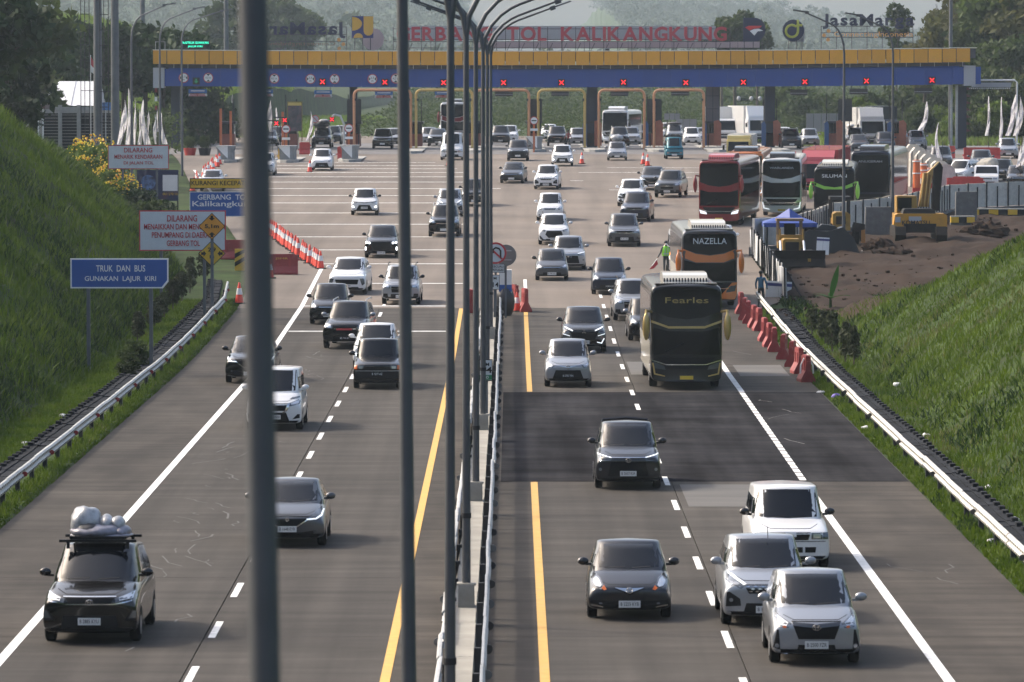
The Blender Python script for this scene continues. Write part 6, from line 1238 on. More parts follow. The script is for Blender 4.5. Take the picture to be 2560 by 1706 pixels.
p = AT(231, 262, 396); t = thing('flag', 'small red and white flag on a thin pole beside the caged mast', 'flag', (p.x, 396, RZ(396))); h = AT(231, 138, 396).z - RZ(396); ob('pole', MB().tube([(-.12, 0, 0), (-.12, 0, h)], .03, 6).mesh('pole'), t, WHITE); ob('upper_cloth', MB().prism([(-.1, h - .1), (.1, h - .5), (.22, h - .8), (.2, h - 1.1), (-.1, h - .75)], -.02, .02).mesh('upper_cloth'), t, SIGNR); ob('lower_cloth', MB().prism([(-.1, h - .75), (.2, h - 1.1), (.25, h - 1.5), (-.08, h - 1.3)], -.02, .02).mesh('lower_cloth'), t, WHITE)
# ------------------------------------------------------------------ signs
def board(dx0, dx1, dy0, dy1, Y, label, bgm, border, lines, lm, posts, name='road_sign', cut=False, cat='road sign', bw=.05, foot=None):
    """a sign board seen between two photo pixels, at distance Y. lines: (text, centre y in pixels, x0, x1, cap height px)"""
    s = F / Y; a, b = AD(dx0, dy1, Y), AD(dx1, dy0, Y); w, h = b.x - a.x, b.z - a.z; X = (a.x + b.x) / 2
    zb_ = min(float(TZ(a.x + w * q, Y)) for q in (0, .5, 1)) - .1 if foot is None else foot
    t = thing(name, label, cat, (X, Y, zb_)); Z = a.z - zb_
    def shp(i): 
        W_, H_ = w / 2 - i, h - 2 * i
        if cut: return [(-W_, Z + i), (W_ - .2, Z + i), (W_, Z + i + .25), (W_, Z + i + H_), (-W_, Z + i + H_)]
        return [(-W_, Z + i), (W_, Z + i), (W_, Z + i + H_), (-W_, Z + i + H_)]
    ob('border', MB().prism(shp(0), -.02, .03).mesh('border'), t, border); ob('panel', MB().prism(shp(bw), -.028, .0).mesh('panel'), t, bgm)
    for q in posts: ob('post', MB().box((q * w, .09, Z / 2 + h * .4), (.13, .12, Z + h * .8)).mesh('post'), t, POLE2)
    for tx, cy, x0, x1, ch in lines:
        p = AD((x0 + x1) / 2, cy, Y); text(tx, lm, t, (p.x - X, -.04, p.z - zb_), (x1 - x0) * K / s, ch * K / s, .006, .012)
    return t
board(162, 387, 594, 663, 192, 'blue sign telling trucks and buses to use the left lane', BLUE, WHITE, [('TRUK  DAN  BUS', 618, 221, 334, 15), ('GUNAKAN  LAJUR  KIRI', 641, 195, 359, 15)], SIGNW, (-.32, .32), cut=True)
board(320, 519, 484, 577, 228.5, 'large white boarding warning sign partly behind the diamonds', SIGNBG, SIGNR, [('DILARANG', 503, 384, 453, 15), ('MENAIKKAN DAN MENURUNKAN', 522, 331, 517, 13), ('PENUMPANG DI DAERAH', 541, 349, 489, 13), ('GERBANG TOL', 560, 383, 459, 13)], SIGNR, (-.25, .25))
board(248, 388, 334, 389, 330, 'white no towing sign below the white feather flags', SIGNBG, SIGNR, [('DILARANG', 346, 285, 350, 11), ('MENARIK KENDARAAN', 361, 263, 373, 9.5), ('DI JALAN TOL', 375, 284, 353, 9.5)], SIGNR, (-.26, .30))
KX = (437 + 592) / 2
board(436, 592, 410, 434, 282, 'yellow slow down board above the blue place sign', SIGNY, BLACK, [('KURANGI KECEPATAN', 421.5, 440, 582, 10.5)], BLACK, ())
board(436, 592, 441, 498, 282.1, 'blue place name sign for the toll gate, half behind the thick pole', BLUE, WHITE, [('GERBANG  TOL', 454, 454, 573, 12), ('Kalikangkung', 469, 441, 584, 16)], SIGNW, (-.02, .38), bw=.03)
def diamond(cx, cy, r, Y, label, m_, tx, vert):
    p = AD(cx, cy, Y); s = F / Y; R = r * K / s; zb_ = float(TZ(p.x, Y)) - .1; t = thing('warning_sign', label, 'road sign', (p.x, Y, zb_), 0, 'diamond warning signs on one pole'); z = p.z - zb_
    sq = lambda q: [(-q, z), (0, z - q), (q, z), (0, z + q)]
    ob('border', MB().prism(sq(R), -.02, .03).mesh('border'), t, BLACK); ob('panel', MB().prism(sq(R * .93), -.028, 0).mesh('panel'), t, m_)
    if vert: text(tx, BLACK, t, (0, -.04, z), R * 1.05, R * .34, bold=.03)
    else: text('2,9', BLACK, t, (0, -.04, z + R * .28), R * .58, R * .36, bold=.03); text('m', BLACK, t, (0, -.04, z - R * .20), R * .32, R * .26, bold=.03)
    for sg in (1, -1):
        ar = [(-.10, .80), (.10, .80), (.10, .62), (.24, .62), (0, .42), (-.24, .62), (-.10, .62)]; ar = [(a * R, b * R * sg) for a, b in ar]
        if not vert: ar = [(b, a) for a, b in ar]
        ob('arrow', MB().prism([(a, z + b) for a, b in ar], -.045, -.02).mesh('arrow'), t, BLACK)
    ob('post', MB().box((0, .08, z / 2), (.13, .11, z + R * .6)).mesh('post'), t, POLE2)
diamond(487, 520.5, 31, 225.8, 'amber diamond height sign reading 5,1 m on the upper pole', SIGNO, '5,1m', True); diamond(487, 583, 31, 226, 'yellow diamond width sign reading 2,9 m below the amber one', SIGNY, '', False)
p = AD(315, 462, 335); t = thing('banner', 'dark blue banner with a colourful round picture and a blank white square', 'banner', (p.x, 335, p.z)); w = AD(410, 400, 335).x - p.x; h = AD(410, 391, 335).z - p.z
ob('cloth', MB().box((w / 2, 0, h / 2), (w, .05, h)).mesh('cloth'), t, mat('banner_navy', (.012, .022, .07), .5, dirt=((.10, .02, .04), .9, .6))); ob('picture', MB().lathe([(.48, -.035), (.48, .02)], 16, (w * .27, 0, h * .6), ax='y').mesh('picture'), t, mat('banner_picture', (.06, .12, .26), .5, var=.95, vs=3.2)); ob('blank_square', MB().box((w * .8, -.03, h * .58), (w * .36, .03, h * .52)).mesh('blank_square'), t, WHITE); text('0811270110', SIGNY, t, (w * .8, -.04, h * .22), w * .36, .16); ob('pole', MB().box((.05, .06, h * .2), (.08, .08, h * 1.6)).box((w - .05, .06, h * .2), (.08, .08, h * 1.6)).mesh('pole'), t, DARK)
# signs on the median nose and the distance plates
Yn = 226; p = AD(1139, 582, Yn); s = F / Yn; t = thing('road_sign', 'round no U-turn sign at the nose of the median', 'road sign', (p.x, Yn, RZ(Yn))); z = p.z - RZ(Yn); R = 25 * K / s
ob('disc', MB().lathe([(R, -.02), (R, .02)], 24, (0, 0, z), ax='y').mesh('disc'), t, SIGNR); ob('face', MB().lathe([(R * .82, -.03), (R * .82, .01)], 24, (0, 0, z), ax='y').mesh('face'), t, SIGNBG)
ob('arrow', MB().tube([(R * .45, -.03, z - R * .5), (R * .45, -.03, z + .1), (R * .3, -.03, z + R * .42), (0, -.03, z + R * .5), (-R * .22, -.03, z + R * .35), (-R * .22, -.03, z)], R * .09, 6).mesh('arrow'), t, BLACK); ob('slash', MB().box((0, -.05, z), (R * 1.6, .02, R * .17), ry=.75).mesh('slash'), t, SIGNR); ob('post', MB().box((0, .06, z / 2), (.09, .09, z + .3)).mesh('post'), t, POLE2)
p2 = AD(1162, 587, Yn + 1.2); t = thing('road_sign', 'grey round sign seen from behind beside the no U-turn sign', 'road sign', (p2.x, Yn + 1.2, RZ(Yn))); z = p2.z - RZ(Yn); ob('disc', MB().lathe([(R, -.02), (R, .02)], 24, (0, 0, z), ax='y').mesh('disc'), t, mat('sign_back', (.17, .17, .165), .6)); ob('bracket', MB().box((0, -.04, z + .2), (.5, .04, .05)).box((0, -.04, z - .2), (.5, .04, .05)).mesh('bracket'), t, STEEL); ob('post', MB().box((0, .06, z / 2), (.09, .09, z + .3)).mesh('post'), t, POLE2)
p = AD(1146, 617, Yn - .6); t = board(1128, 1160, 607, 627, Yn - .6, 'small white plate with two lines below the no U-turn sign', SIGNBG, BLACK, [('KECUALI', 613, 1131, 1157, 5), ('PETUGAS', 621, 1131, 1157, 5)], BLACK, (), bw=.02)
t = board(1127, 1148, 632, 666, 222, 'white distance plate reading M 14 on the median', SIGNBG, BLACK, [('M', 640, 1134, 1141, 6), ('14', 655, 1131, 1144, 11)], BLACK, (0,), bw=.02)
t = board(1101, 1132, 826, 876, 158.6, 'white and green distance plate among the central poles', SIGNBG, BLACK, [('KM', 838, 1108, 1124, 8), ('14', 851, 1105, 1128, 14)], BLACK, (0,), bw=.025); p = AD(1116.5, 867.5, 158.6); o = ob('green_panel', MB().box((0, -.04, p.z - t.location.z), (.36, .02, .15)).mesh('green_panel'), t, mat('sign_green', (.01, .16, .07), .5)); text('60', SIGNW, t, (0, -.055, p.z - t.location.z), .16, .09)
p = AD(1155, 690, 229); t = thing('utility_cabinet', 'white topped blue cabinet wrapped in black plastic behind the median nose', 'cabinet', (p.x + .12, 229, RZ(229))); ob('cabinet', MB().box((0, 0, 1.25), (.55, .5, 1.5)).mesh('cabinet'), t, WHITE); ob('blue_panel', MB().box((0, -.26, 1.2), (.56, .02, .3)).mesh('blue_panel'), t, BLUE); ob('cover', MB().ball((0, -.05, .6), (.42, .4, .75), 12, 8).mesh('cover', smooth=True), t, mat('black_plastic_sheet', (.012, .012, .016), .35))
# ------------------------------------------------------------------ cones and plastic barriers
cone_me = [('base', MB().box((0, 0, .02), (.38, .38, .04)).mesh('base'), BLACK), ('body', MB().lathe([(.16, .04), (.035, .72), (.02, .74)], 12).mesh('body', smooth=True), REDF), ('sleeve', MB().lathe([(.118, .32), (.078, .54)], 12).mesh('sleeve', smooth=True), WHITE)]
def cone(p, label, group='traffic cones', sc=1):
    t = thing('traffic_cone', label, 'traffic cone', p, random.uniform(0, 6), group); t.scale = (sc,) * 3
    for nm, me, m_ in cone_me: ob(nm, me, t, m_)
    return t
def cone_row(pts, lab, labf, labl, grp, sc=1.0):
    ORD = 'second third fourth fifth sixth seventh eighth ninth tenth eleventh twelfth thirteenth fourteenth fifteenth'.split(); n = len(pts)
    for i, p in enumerate(pts): cone(p, labf if i == 0 else labl if i == n - 1 else ORD[i - 1] + ' nearest ' + lab if i < n / 2 else ORD[n - 2 - i] + ' farthest ' + lab, grp, sc)
a, b = G(733, 618), G(622, 540); pts = [a.lerp(b, i / 27) for i in range(28)]
for p in pts: p.z = RZ(p.y); p.x += random.uniform(-.08, .08)
cone_row(pts, 'red and white cone of the slanting row right of the thick pole', 'red and white cone nearest the camera in the slanting row', 'farthest cone of the slanting row beside the thick pole', 'cones in the slanting row', 1.25)
for q, (x, y, lab) in enumerate([(550, 698, 'red cone with white band at the left road edge by the rail'), (620, 640, 'red cone left of the red plastic barrier')]): cone(G(x, y), lab, None, 1.3)
a, b = G(440, 440), G(508, 378); pts = [a.lerp(b, i / 15) for i in range(16)]
for p in pts: p.z = RZ(p.y); p.x += random.uniform(-.25, .25)
cone_row(pts, 'red cone of the far left row leading to the gate', 'red cone nearest the yellow slow down board in the far row', 'red cone at the crash block end of the far row', 'cones in the far left row', 1.2)
for x, y, lab in [(1188, 718, 'tall red cone with a white band at the median nose'), (1337, 379, 'red cone in front of the grey box island'), (1478, 380, 'red cone left of the middle column foot'), (1488, 384, 'red cone right of the middle column foot'), (1031, 384, 'red cone beside the white van'), (712, 398, 'red cone on the island by the yellow barrier')]: cone(G(x, y - 2), lab, 'single cones on the plaza', 1.25 if x != 1188 else 1.15)
def jersey(p, label, m_, L=1.0, H=.92, W_=.52, rz=0, group='plastic barriers', cat='plastic barrier', text_=None):
    t = thing('plastic_barrier', label, cat, p, rz, group); pr = [(-W_ / 2, 0), (W_ / 2, 0), (W_ / 2, .10), (W_ * .19, .42), (W_ * .17, H), (-W_ * .17, H), (-W_ * .19, .42), (-W_ / 2, .10)]
    ob('shell', MB().prism(pr, -L / 2, L / 2).mesh('shell'), t, m_); ob('cap', MB().box((0, 0, H + .015), (.14, L * .8, .03)).mesh('cap'), t, m_); ob('knuckle', MB().box((0, -L / 2 - .05, H * .75), (.12, .1, .12)).box((0, L / 2 + .05, H * .4), (.12, .1, .12)).mesh('knuckle'), t, m_)
    for s in (-1, 1): ob('rib', MB().box((s * W_ * .2, -L * .25, H * .6), (.03, .12, H * .5)).box((s * W_ * .2, L * .25, H * .6), (.03, .12, H * .5)).mesh('rib'), t, m_)
    if text_: text(text_, YEL, t, (-W_ * .17 - .015, 0, H * .8), L * .4, .12, rz=-math.pi / 2)
    return t
REDB = mat('barrier_red', (.26, .03, .03), .55, rnd=.15, dirt=((.34, .14, .12), 2, .5))
row = [(1703, 721), (1712, 735), (1720, 743), (1733, 753), (1744, 760), (1757, 784), (1768, 797), (1779, 808), (1801, 825), (1821, 842), (1836, 858), (1852, 877)]
ord_ = ['farthest barrier, beside the orange coach', 'second farthest barrier behind the black coach mirror', 'third farthest barrier', 'fourth from the far end', 'fifth from the far end', 'sixth from the far end', 'sixth from the near end', 'fifth from the near end', 'fourth from the near end', 'third from the near end', 'second from the near end', 'nearest barrier with plastic strips hanging from it']
for i, (x, y) in enumerate(row): jersey(G(x, y), 'red plastic barrier in the right edge row, ' + ord_[i], REDB, rz=random.uniform(-.15, .15), group='red barriers along the right road edge')
p = G(1851, 876); t = thing('plastic_strips', 'white plastic strips hanging on the nearest red barrier', 'litter', p); m = MB()
for s in (-.2, .22): m.tube([(s * .4, -.54, .85), (s, -.56, .6), (s * 1.1, -.58, .3)], .03, 5)
ob('strip', m.mesh('strip'), t, WHITE)
for x, y, rz, L, lab, m_ in [(648, 631, 1.57, 1.6, 'red plastic barrier standing alone beside the slanting cone row', REDB), (540, 596, 1.5, 1.5, 'red plastic barrier by the left rail end behind the thick pole', REDB), (1206, 716, .1, 1.3, 'red plastic barrier right of the cone at the median nose', REDB), (1082, 718, .05, 1.3, 'red plastic barrier left of the poles at the median nose', REDB), (1172, 706, .6, 1.1, 'red plastic barrier behind the tall cone at the median nose', REDB), (793, 366, 1.57, 1.25, 'red plastic barrier in front of a crash block left of the first portal', REDP), (656, 370, 1.57, 1.2, 'yellow plastic barrier in front of the second crash block', YEL), (700, 355, 1.57, .9, 'small red barrier beside the leaning white flag', REDP)]:
    jersey(G(x, y), lab, m_, L, 1.0, .5, rz, 'single plastic barriers', text_='JSMR' if x in (648, 793) else None)
p = G(551, 622); t = thing('chevron_post', 'yellow and black striped marker block at the left rail end', 'marker', p); ob('block', MB().box((0, 0, .55), (.5, .2, 1.1)).mesh('block'), t, SIGNY); ob('stripe', MB().prism([(-.25, .2), (.25, .5), (.25, .72), (-.25, .42)], -.12, -.09).prism([(-.25, .62), (.25, .92), (.25, 1.1), (-.25, .86)], -.12, -.09).mesh('stripe'), t, BLACK)
# ------------------------------------------------------------------ shed, white tent and barred wall at the upper left
p = AT(54, 265, 418); q = AT(240, 213, 418); zg = float(TZ(-36, 415)) ; t = thing('tent', 'white tent roof behind the barred wall at the upper left', 'tent', (p.x, 418, zg)); w = q.x - p.x; z1, z2 = p.z - zg, q.z - zg
TENT = mat('tent_canvas', (.62, .63, .65), .7, var=.08, vs=.6); ob('roof', MB().prism([(0, z1), (5, z2 + .3), (10, z1)], 0, w, 'x').mesh('roof'), t, TENT); ob('seam', MB().tube([(w * .2, 0, z1 + .02), (w * .2, 5, z2 + .32)], .03, 5).tube([(w * .66, 0, z1 + .02), (w * .66, 5, z2 + .32)], .03, 5).mesh('seam'), t, LGREY); ob('pole', MB().box((.1, .1, z1 / 2), (.1, .1, z1)).box((w - .1, .1, z1 / 2), (.1, .1, z1)).mesh('pole'), t, STEEL)
Yw = 404; a, b = AT(104, 360, Yw), AT(290, 268, Yw); zg = min(float(TZ(a.x + 2, Yw)), a.z) - .3; t = thing('barred_wall', 'pale concrete wall with pillars and dark horizontal bars below the tent', 'wall', (a.x, Yw, zg)); zt = AT(104, 263, Yw).z - zg; w = b.x - a.x; n_ = 4; zb_ = AT(104, 284, Yw).z - zg
PALE = mat('pale_wall', (.27, .27, .26), .8, var=.15)
for i in range(n_ + 1): ob('pillar', MB().box((w * i / n_, -.05, zt / 2), (.28, .34, zt)).mesh('pillar'), t, PALE)
ob('lintel', MB().box((w / 2, .02, zb_ + (zt - zb_) * .4), (w, .2, (zt - zb_) * .75)).mesh('lintel'), t, PALE); ob('recess_shade', MB().box((w / 2, .5, zb_ / 2), (w, .1, zb_)).mesh('recess_shade'), t, DARK); sl_ = MB().box((0, 0, 0), (w / n_ - .3, .05, .035)).mesh('slat')  # dark sheet painted in as the shade behind the slats
for i in range(n_):
    for q in range(11): ob('slat', sl_, t, PALE, (w * (i + .5) / n_, .1, zb_ - .12 - q * .24))
a = AT(44, 238, 396); zg = float(TZ(a.x, 396)); t = thing('shed', 'small shed with a brown sloping roof at the left beside the barred wall', 'shed', (a.x, 396, zg)); w = AT(114, 262, 396).x - a.x; z1 = AT(114, 262, 396).z - zg; z2 = AT(44, 236, 396).z - zg
ob('roof', MB().prism([(-1.4, z2), (w, z1), (w, z1 - .35), (-1.4, z2 - .2)], -.5, 4).mesh('roof'), t, mat('brown_roof', (.10, .06, .05), .7, var=.2)); ob('fascia', MB().prism([(-1.4, z2 + .03), (w + .05, z1 + .03), (w + .05, z1 - .06), (-1.4, z2 - .06)], -.6, -.5).mesh('fascia'), t, WHITE); ob('wall', MB().box((-.4, 2, z1 / 2 - .2), (1.8, 3, z1)).mesh('wall'), t, PALE); ob('pole', MB().box((w - .2, 0, z1 / 2), (.1, .1, z1)).box((w - .55, 0, z1 / 2), (.1, .1, z1)).mesh('pole'), t, WHITE)
p = AT(251, 276, 402); t = thing('notice_board', 'small blue notice board between the two masts', 'notice', (p.x, 402, RZ(402))); h = p.z - RZ(402); ob('panel', MB().box((.4, 0, h + .3), (.85, .06, .6)).mesh('panel'), t, mat('notice_blue', (.05, .14, .34), .5, var=.7, vs=5)); ob('post', MB().box((.4, .05, h / 2), (.08, .08, h)).mesh('post'), t, STEEL)
# ------------------------------------------------------------------ feather flags
FLG = mat('flag_cloth', (.60, .60, .62), .7); 
_b = FLG.node_tree; _tc = nd(_b, 'ShaderNodeTexCoord'); _mp = nd(_b, 'ShaderNodeMapping'); _mp.inputs['Scale'].default_value = (7, 1, 3.2); _n = nd(_b, 'ShaderNodeTexNoise'); _n.inputs['Scale'].default_value = 2.2; _r = nd(_b, 'ShaderNodeValToRGB'); _r.color_ramp.elements[0].position = .58; _r.color_ramp.elements[1].position = .66; _r.color_ramp.elements[0].color = (.60, .60, .62, 1); _r.color_ramp.elements[1].color = (.36, .32, .48, 1)
_b.links.new(_tc.outputs['Object'], _mp.inputs[0]); _b.links.new(_mp.outputs[0], _n.inputs[0]); _b.links.new(_n.outputs[0], _r.inputs[0]); _b.links.new(_r.outputs[0], _b.nodes['Principled BSDF'].inputs['Base Color'])
_tr = nd(_b, 'ShaderNodeBsdfTranslucent'); _ms = nd(_b, 'ShaderNodeMixShader'); _ms.inputs[0].default_value = .42; _b.links.new(_r.outputs[0], _tr.inputs[0]); _b.links.new(_b.nodes['Principled BSDF'].outputs[0], _ms.inputs[1]); _b.links.new(_tr.outputs[0], _ms.inputs[2]); _b.links.new(_ms.outputs[0], _b.nodes['Material Output'].inputs[0])
def flag(dx0, dx1, dt, db, Y, label, lean=0, group='white feather flags', seed=0):
    a, b = AT(dx0, db, Y), AT(dx1, dt, Y); H = b.z - a.z; w = b.x - a.x; zg = min(float(TZ((a.x + b.x) / 2, Y)), a.z - .3); zz = a.z - zg; r = random.Random(seed)
    t = thing('feather_flag', label, 'flag', ((a.x + b.x) / 2, Y, zg), 0, group); v = []; f = []; n = 12; ph = r.uniform(0, 6)
    for i in range(n + 1):
        s = i / n; bow = lean * H * .10 * math.sin(s * math.pi); ww = abs(w) * .62 * (min(1, (1 - s) * 2.6 + .05)) * (.8 + .2 * math.sin(s * 5 + ph)); x = -lean * .0 + bow + w * .25 * math.sin(s * 3 + ph) * .4 + lean * (s - .5) * abs(w) * .6
        for j in range(4): v.append((x - ww * (j / 3 - .3), .22 * math.sin(s * 7 + j * 1.3 + ph), zz + s * H))
    for i in range(n):
        for j in range(3): f.append((4 * i + j, 4 * i + j + 1, 4 * i + j + 5, 4 * i + j + 4))
    me = bpy.data.meshes.new('cloth'); me.from_pydata(v, [], f); ob('cloth', me, t, FLG)
    ob('pole', MB().tube([(.3 * abs(w) * .5, 0, 0), (.3 * abs(w) * .5, 0, zz + H * .55), (v[4 * n][0], 0, zz + H)], [.03, .025, .012], 6).mesh('pole'), t, DARK)
fl = [(293, 318, 250, 362, 'white feather flag leaning at the left end of the cluster', .6), (312, 332, 222, 362, 'tallest white feather flag of the left cluster', .2), (333, 343, 249, 362, 'narrow white feather flag right of the tallest one', 0), (343, 356, 276, 362, 'short slim white flag in the middle of the left cluster', .3), (352, 378, 249, 362, 'curved white feather flag with a pointed tip', -.5), (365, 376, 275, 350, 'thin white flag before the grey post', .3), (384, 397, 290, 361, 'small white flag left of the middle curved lamp', -.3), (391, 398, 273, 330, 'thin white flag behind the middle curved lamp', 0), (400, 419, 282, 361, 'leaning white flag at the right end of the left cluster', -.6)]
for i, (a, b, tp, bt, lab, ln) in enumerate(fl): flag(a, b, tp, bt, 380 + (i % 3), lab, ln, 'white feather flags behind the warning board', i)
for i, (a, b, tp, bt, Y, lab, ln) in enumerate([(668, 688, 250, 330, 456, 'white sail shaped flag right of the thick pole', -.4), (688, 698, 268, 300, 457, 'small white flag tip right of the sail shaped flag', -.4), (766, 779, 278, 352, 448, 'leaning white feather flag left of the luggage car', .9), (578, 584, 232, 258, 470, 'tiny white flag tip above the orange post', 0)]): flag(a, b, tp, bt, Y, lab, ln, 'white flags by the left lanes', 20 + i)
for i, (a, b, tp, bt, Y, lab, ln) in enumerate([(2462, 2478, 241, 340, 440, 'wavy white feather flag, leftmost before the green clump', .5), (2496, 2512, 243, 346, 440, 'straight white feather flag second before the green clump', .2), (2516, 2546, 237, 340, 441, 'leaning white flag left of the gantry post', .8), (2533, 2557, 238, 340, 440, 'white flag behind the gantry post at the right edge', .7), (2298, 2324, 254, 326, 420, 'leaning white flag above the curved concrete panels', 1.1), (2343, 2364, 307, 420, 372, 'white flag in front of the curved concrete panels', -.9), (2532, 2562, 342, 445, 372, 'large white flag cut by the right edge', 1.0)]): flag(a, b, tp, bt, Y, lab, ln, 'white feather flags on the right', 40 + i)
# ------------------------------------------------------------------ works on the right: fence, wall, boards
PANELM = [mat('fence_panel_grey', (.34, .35, .36), .6, rnd=.15, dirt=((.16, .15, .14), 1.2, .6)), mat('fence_panel_white', (.55, .57, .60), .6, rnd=.1, dirt=((.3, .28, .26), 1.5, .5))]
fe = thing('site_fence', 'temporary fence of pale panels along the works beside the orange coach', 'fence', (12.6, 239, RZ(239))); y = 239.5; k_ = 0
while y < 280:
    x = float(np.interp(y, [239, 281], [12.55, 12.9])); h = 1.3 + random.uniform(-.08, .08); z0 = RZ(y) - RZ(239)
    ob('panel', MB().box((0, 0, h / 2 + .15), (.05, 2.3, h)).mesh('panel'), fe, PANELM[k_ % 3 == 1], (x - 12.6, y + 1.2 - 239, z0), (0, random.uniform(-.05, .05), random.uniform(-.05, .05))); ob('post', MB().box((0, 0, .8), (.08, .08, 1.65)).mesh('post'), fe, DARK, (x - 12.66, y - 239, z0), (0, random.uniform(-.04, .04), 0)); ob('brace', MB().tube([(.05, 0, 1.35), (.8, 0, 0)], .03, 5).mesh('brace'), fe, DARK, (x - 12.6, y - 239, z0))
    y += 2.5; k_ += 1
wl = thing('concrete_wall', 'new curved concrete wall with dark upright formwork bars behind the works', 'wall', (16, 292, RZ(292))); path = [Vector(q) for q in ((12.95, 281.5), (14.4, 284.2), (15.9, 288.3), (17.2, 295), (18.4, 302), (20.4, 306), (22.6, 310), (24.9, 318.5), (27.2, 327), (29.8, 330), (32.8, 333), (38, 337), (46, 342))]
WM = mat('wall_concrete_pale', (.50, .47, .42), .8, var=.2, rnd=.14, dirt=((.28, .25, .22), .8, .5))
for i in range(len(path) - 1):
    a, b = path[i], path[i + 1]; n_ = max(1, int((b - a).length / 1.6)); ang = math.atan2(b.y - a.y, b.x - a.x)
    for q in range(n_):
        c_ = a.lerp(b, (q + .5) / n_); L_ = (b - a).length / n_; z0 = RZ(c_.y) - RZ(292)
        ob('wall_panel', MB().box((0, 0, 1.25), (L_ - .03, .14, 1.5)).mesh('wall_panel'), wl, WM, (c_.x - 16, c_.y - 292, z0), (random.uniform(-.03, .03), 0, ang)); ob('footing', MB().box((0, 0, .2), (L_ - .01, .5, .52)).mesh('footing'), wl, CONCD, (c_.x - 16, c_.y - 292, z0), (0, 0, ang)); ob('bar', MB().box((L_ / 2, -.12, 1.2), (.07, .06, 1.75)).box((0, -.12, 1.1), (.05, .06, 1.35)).mesh('bar'), wl, DARK, (c_.x - 16, c_.y - 292, z0), (0, 0, ang))
for i, (a, b, dy0, dy1, lab) in enumerate([(2228, 2360, 482, 494, 'long yellow and black striped kerb block at the right edge'), (2185, 2240, 499, 512, 'short yellow and black striped kerb block below the long one'), (1988, 2052, 519, 527, 'yellow and black striped kerb block behind the excavator')]):
    Y = [322, 312, 303][i]; p, q = AD(a, dy1, Y), AD(b, dy0, Y); t = thing('striped_kerb', lab, 'kerb block', (p.x, Y, p.z), 0, 'striped kerb blocks'); w, h = q.x - p.x, q.z - p.z; n_ = max(3, round(w / .62)); 
    ob('base', MB().box((w / 2, .5, -.5), (w, .8, 1.0)).mesh('base'), t, CONCD)
    for k_ in range(n_): ob('stripe_block', MB().box((w * (k_ + .5) / n_, .3, h / 2), (w / n_ - .01, .6, h)).mesh('stripe_block'), t, SIGNY if k_ % 2 == 0 else BLACK)
    ob('top', MB().box((w / 2, .3, h + .03), (w, .6, .06)).mesh('top'), t, CONC)
for a, b, y0, y1, Y, lab in [(1757, 1817, 645, 702, 243, 'white board with a blue stripe leaning at the fence end'), (2040, 2072, 593, 636, 275, 'white board with a blue stripe behind the bulldozer tent')]:
    p, q = (AD(a, y1, Y), AD(b, y0, Y)) if a < 2000 else (AT(a, y1, Y), AT(b, y0, Y)); t = thing('site_board', lab, 'board', (p.x, Y, p.z), 0, 'white boards with a blue stripe'); w, h = q.x - p.x, q.z - p.z; t.rotation_euler.x = -.08; t.rotation_euler.y = .06
    ob('panel', MB().box((w * .25, 0, h / 2), (w / 2 - .01, .04, h)).mesh('panel'), t, WHITE); ob('panel', MB().box((w * .75, 0, h / 2), (w / 2 - .01, .04, h)).mesh('panel'), t, WHITE); ob('stripe', MB().box((w / 2, -.03, h * .86), (w, .02, h * .12)).mesh('stripe'), t, LBL); ob('post', MB().box((.1, .06, h * .2), (.07, .07, h * 1.5)).box((w - .1, .06, h * .2), (.07, .07, h * 1.5)).mesh('post'), t, DARK)
for i in range(7):
    p = AT(2262 + i * 13.5, 415 + i * 1.5, 372 + i * .0 - i * 1.2); t = thing('curved_panel', 'tall curved precast concrete panel ' + ['first from the left in its row', 'second from the left in its row', 'third in its row', 'in the middle of its row', 'fifth in its row', 'second from the right in its row', 'last on the right of its row'][i], 'concrete panel', (p.x, p.y, RZ(372)), 0, 'curved concrete panels'); h = 3.0 - i * .22
    ob('panel', MB().prism([(0, 0), (1.5, 0), (1.55, h * .5), (1.4, h * .85), (1.0, h), (.3, h * 1.0), (-.05, h * .85)], 0, .2 + .05 * (i % 2)).mesh('panel'), t, WM, rot=(0, .04, .5)); ob('edge_rib', MB().box((.02, -.04, h * .45), (.06, .08, h * .9)).mesh('edge_rib'), t, CONCD, rot=(0, .04, .5))
for i, (a, b, y0, y1, Y, lab) in enumerate([(2284, 2298, 400, 470, 352, 'tall stacked orange drum column left of the red barriers'), (2302, 2316, 409, 446, 354, 'orange drum right of the tall orange column'), (2318, 2330, 420, 446, 356, 'short orange drum left of the excavator boom')]):
    p, q = AT(a, y1, Y), AT(b, y0, Y); t = thing('orange_drum', lab, 'drum', (p.x + .2, Y, p.z), 0, 'orange drums'); h = q.z - p.z; ob('drum', MB().lathe([(.26, 0), (.22, h)], 12).mesh('drum'), t, mat('drum_orange', (.55, .12, .03), .5)); ob('band', MB().lathe([(.30, h - .14), (.30, h - .05)], 12).lathe([(.29, h * .5), (.29, h * .5 + .08)], 12).mesh('band'), t, WHITE)
rb = [(2300, 470), (2325, 468), (2385, 452), (2412, 452), (2440, 450), (2400, 440), (2432, 440), (2425, 375), (2440, 375), (2460, 375), (2485, 375), (2372, 372), (2330, 475)]
for i, (x, y) in enumerate(rb):
    Y = [352, 353, 362, 362, 362, 364, 364, 425, 425, 425, 425, 430, 351][i]; p = AT(x, y, Y); p.z = RZ(Y); jersey(p, 'red plastic barrier ' + ['left of the excavator boom, first', 'touching the excavator boom', 'first under the white pickup', 'second under the white pickup', 'third under the white pickup', 'upper left one by the white pickup', 'upper right one by the white pickup', 'far left of the distant row', 'second of the distant row', 'third of the distant row', 'right end of the distant row', 'at the foot of the right column', 'low one behind the boom'][i], REDP, 1.0, 1.0, .5, 1.57, 'red barriers beyond the works')
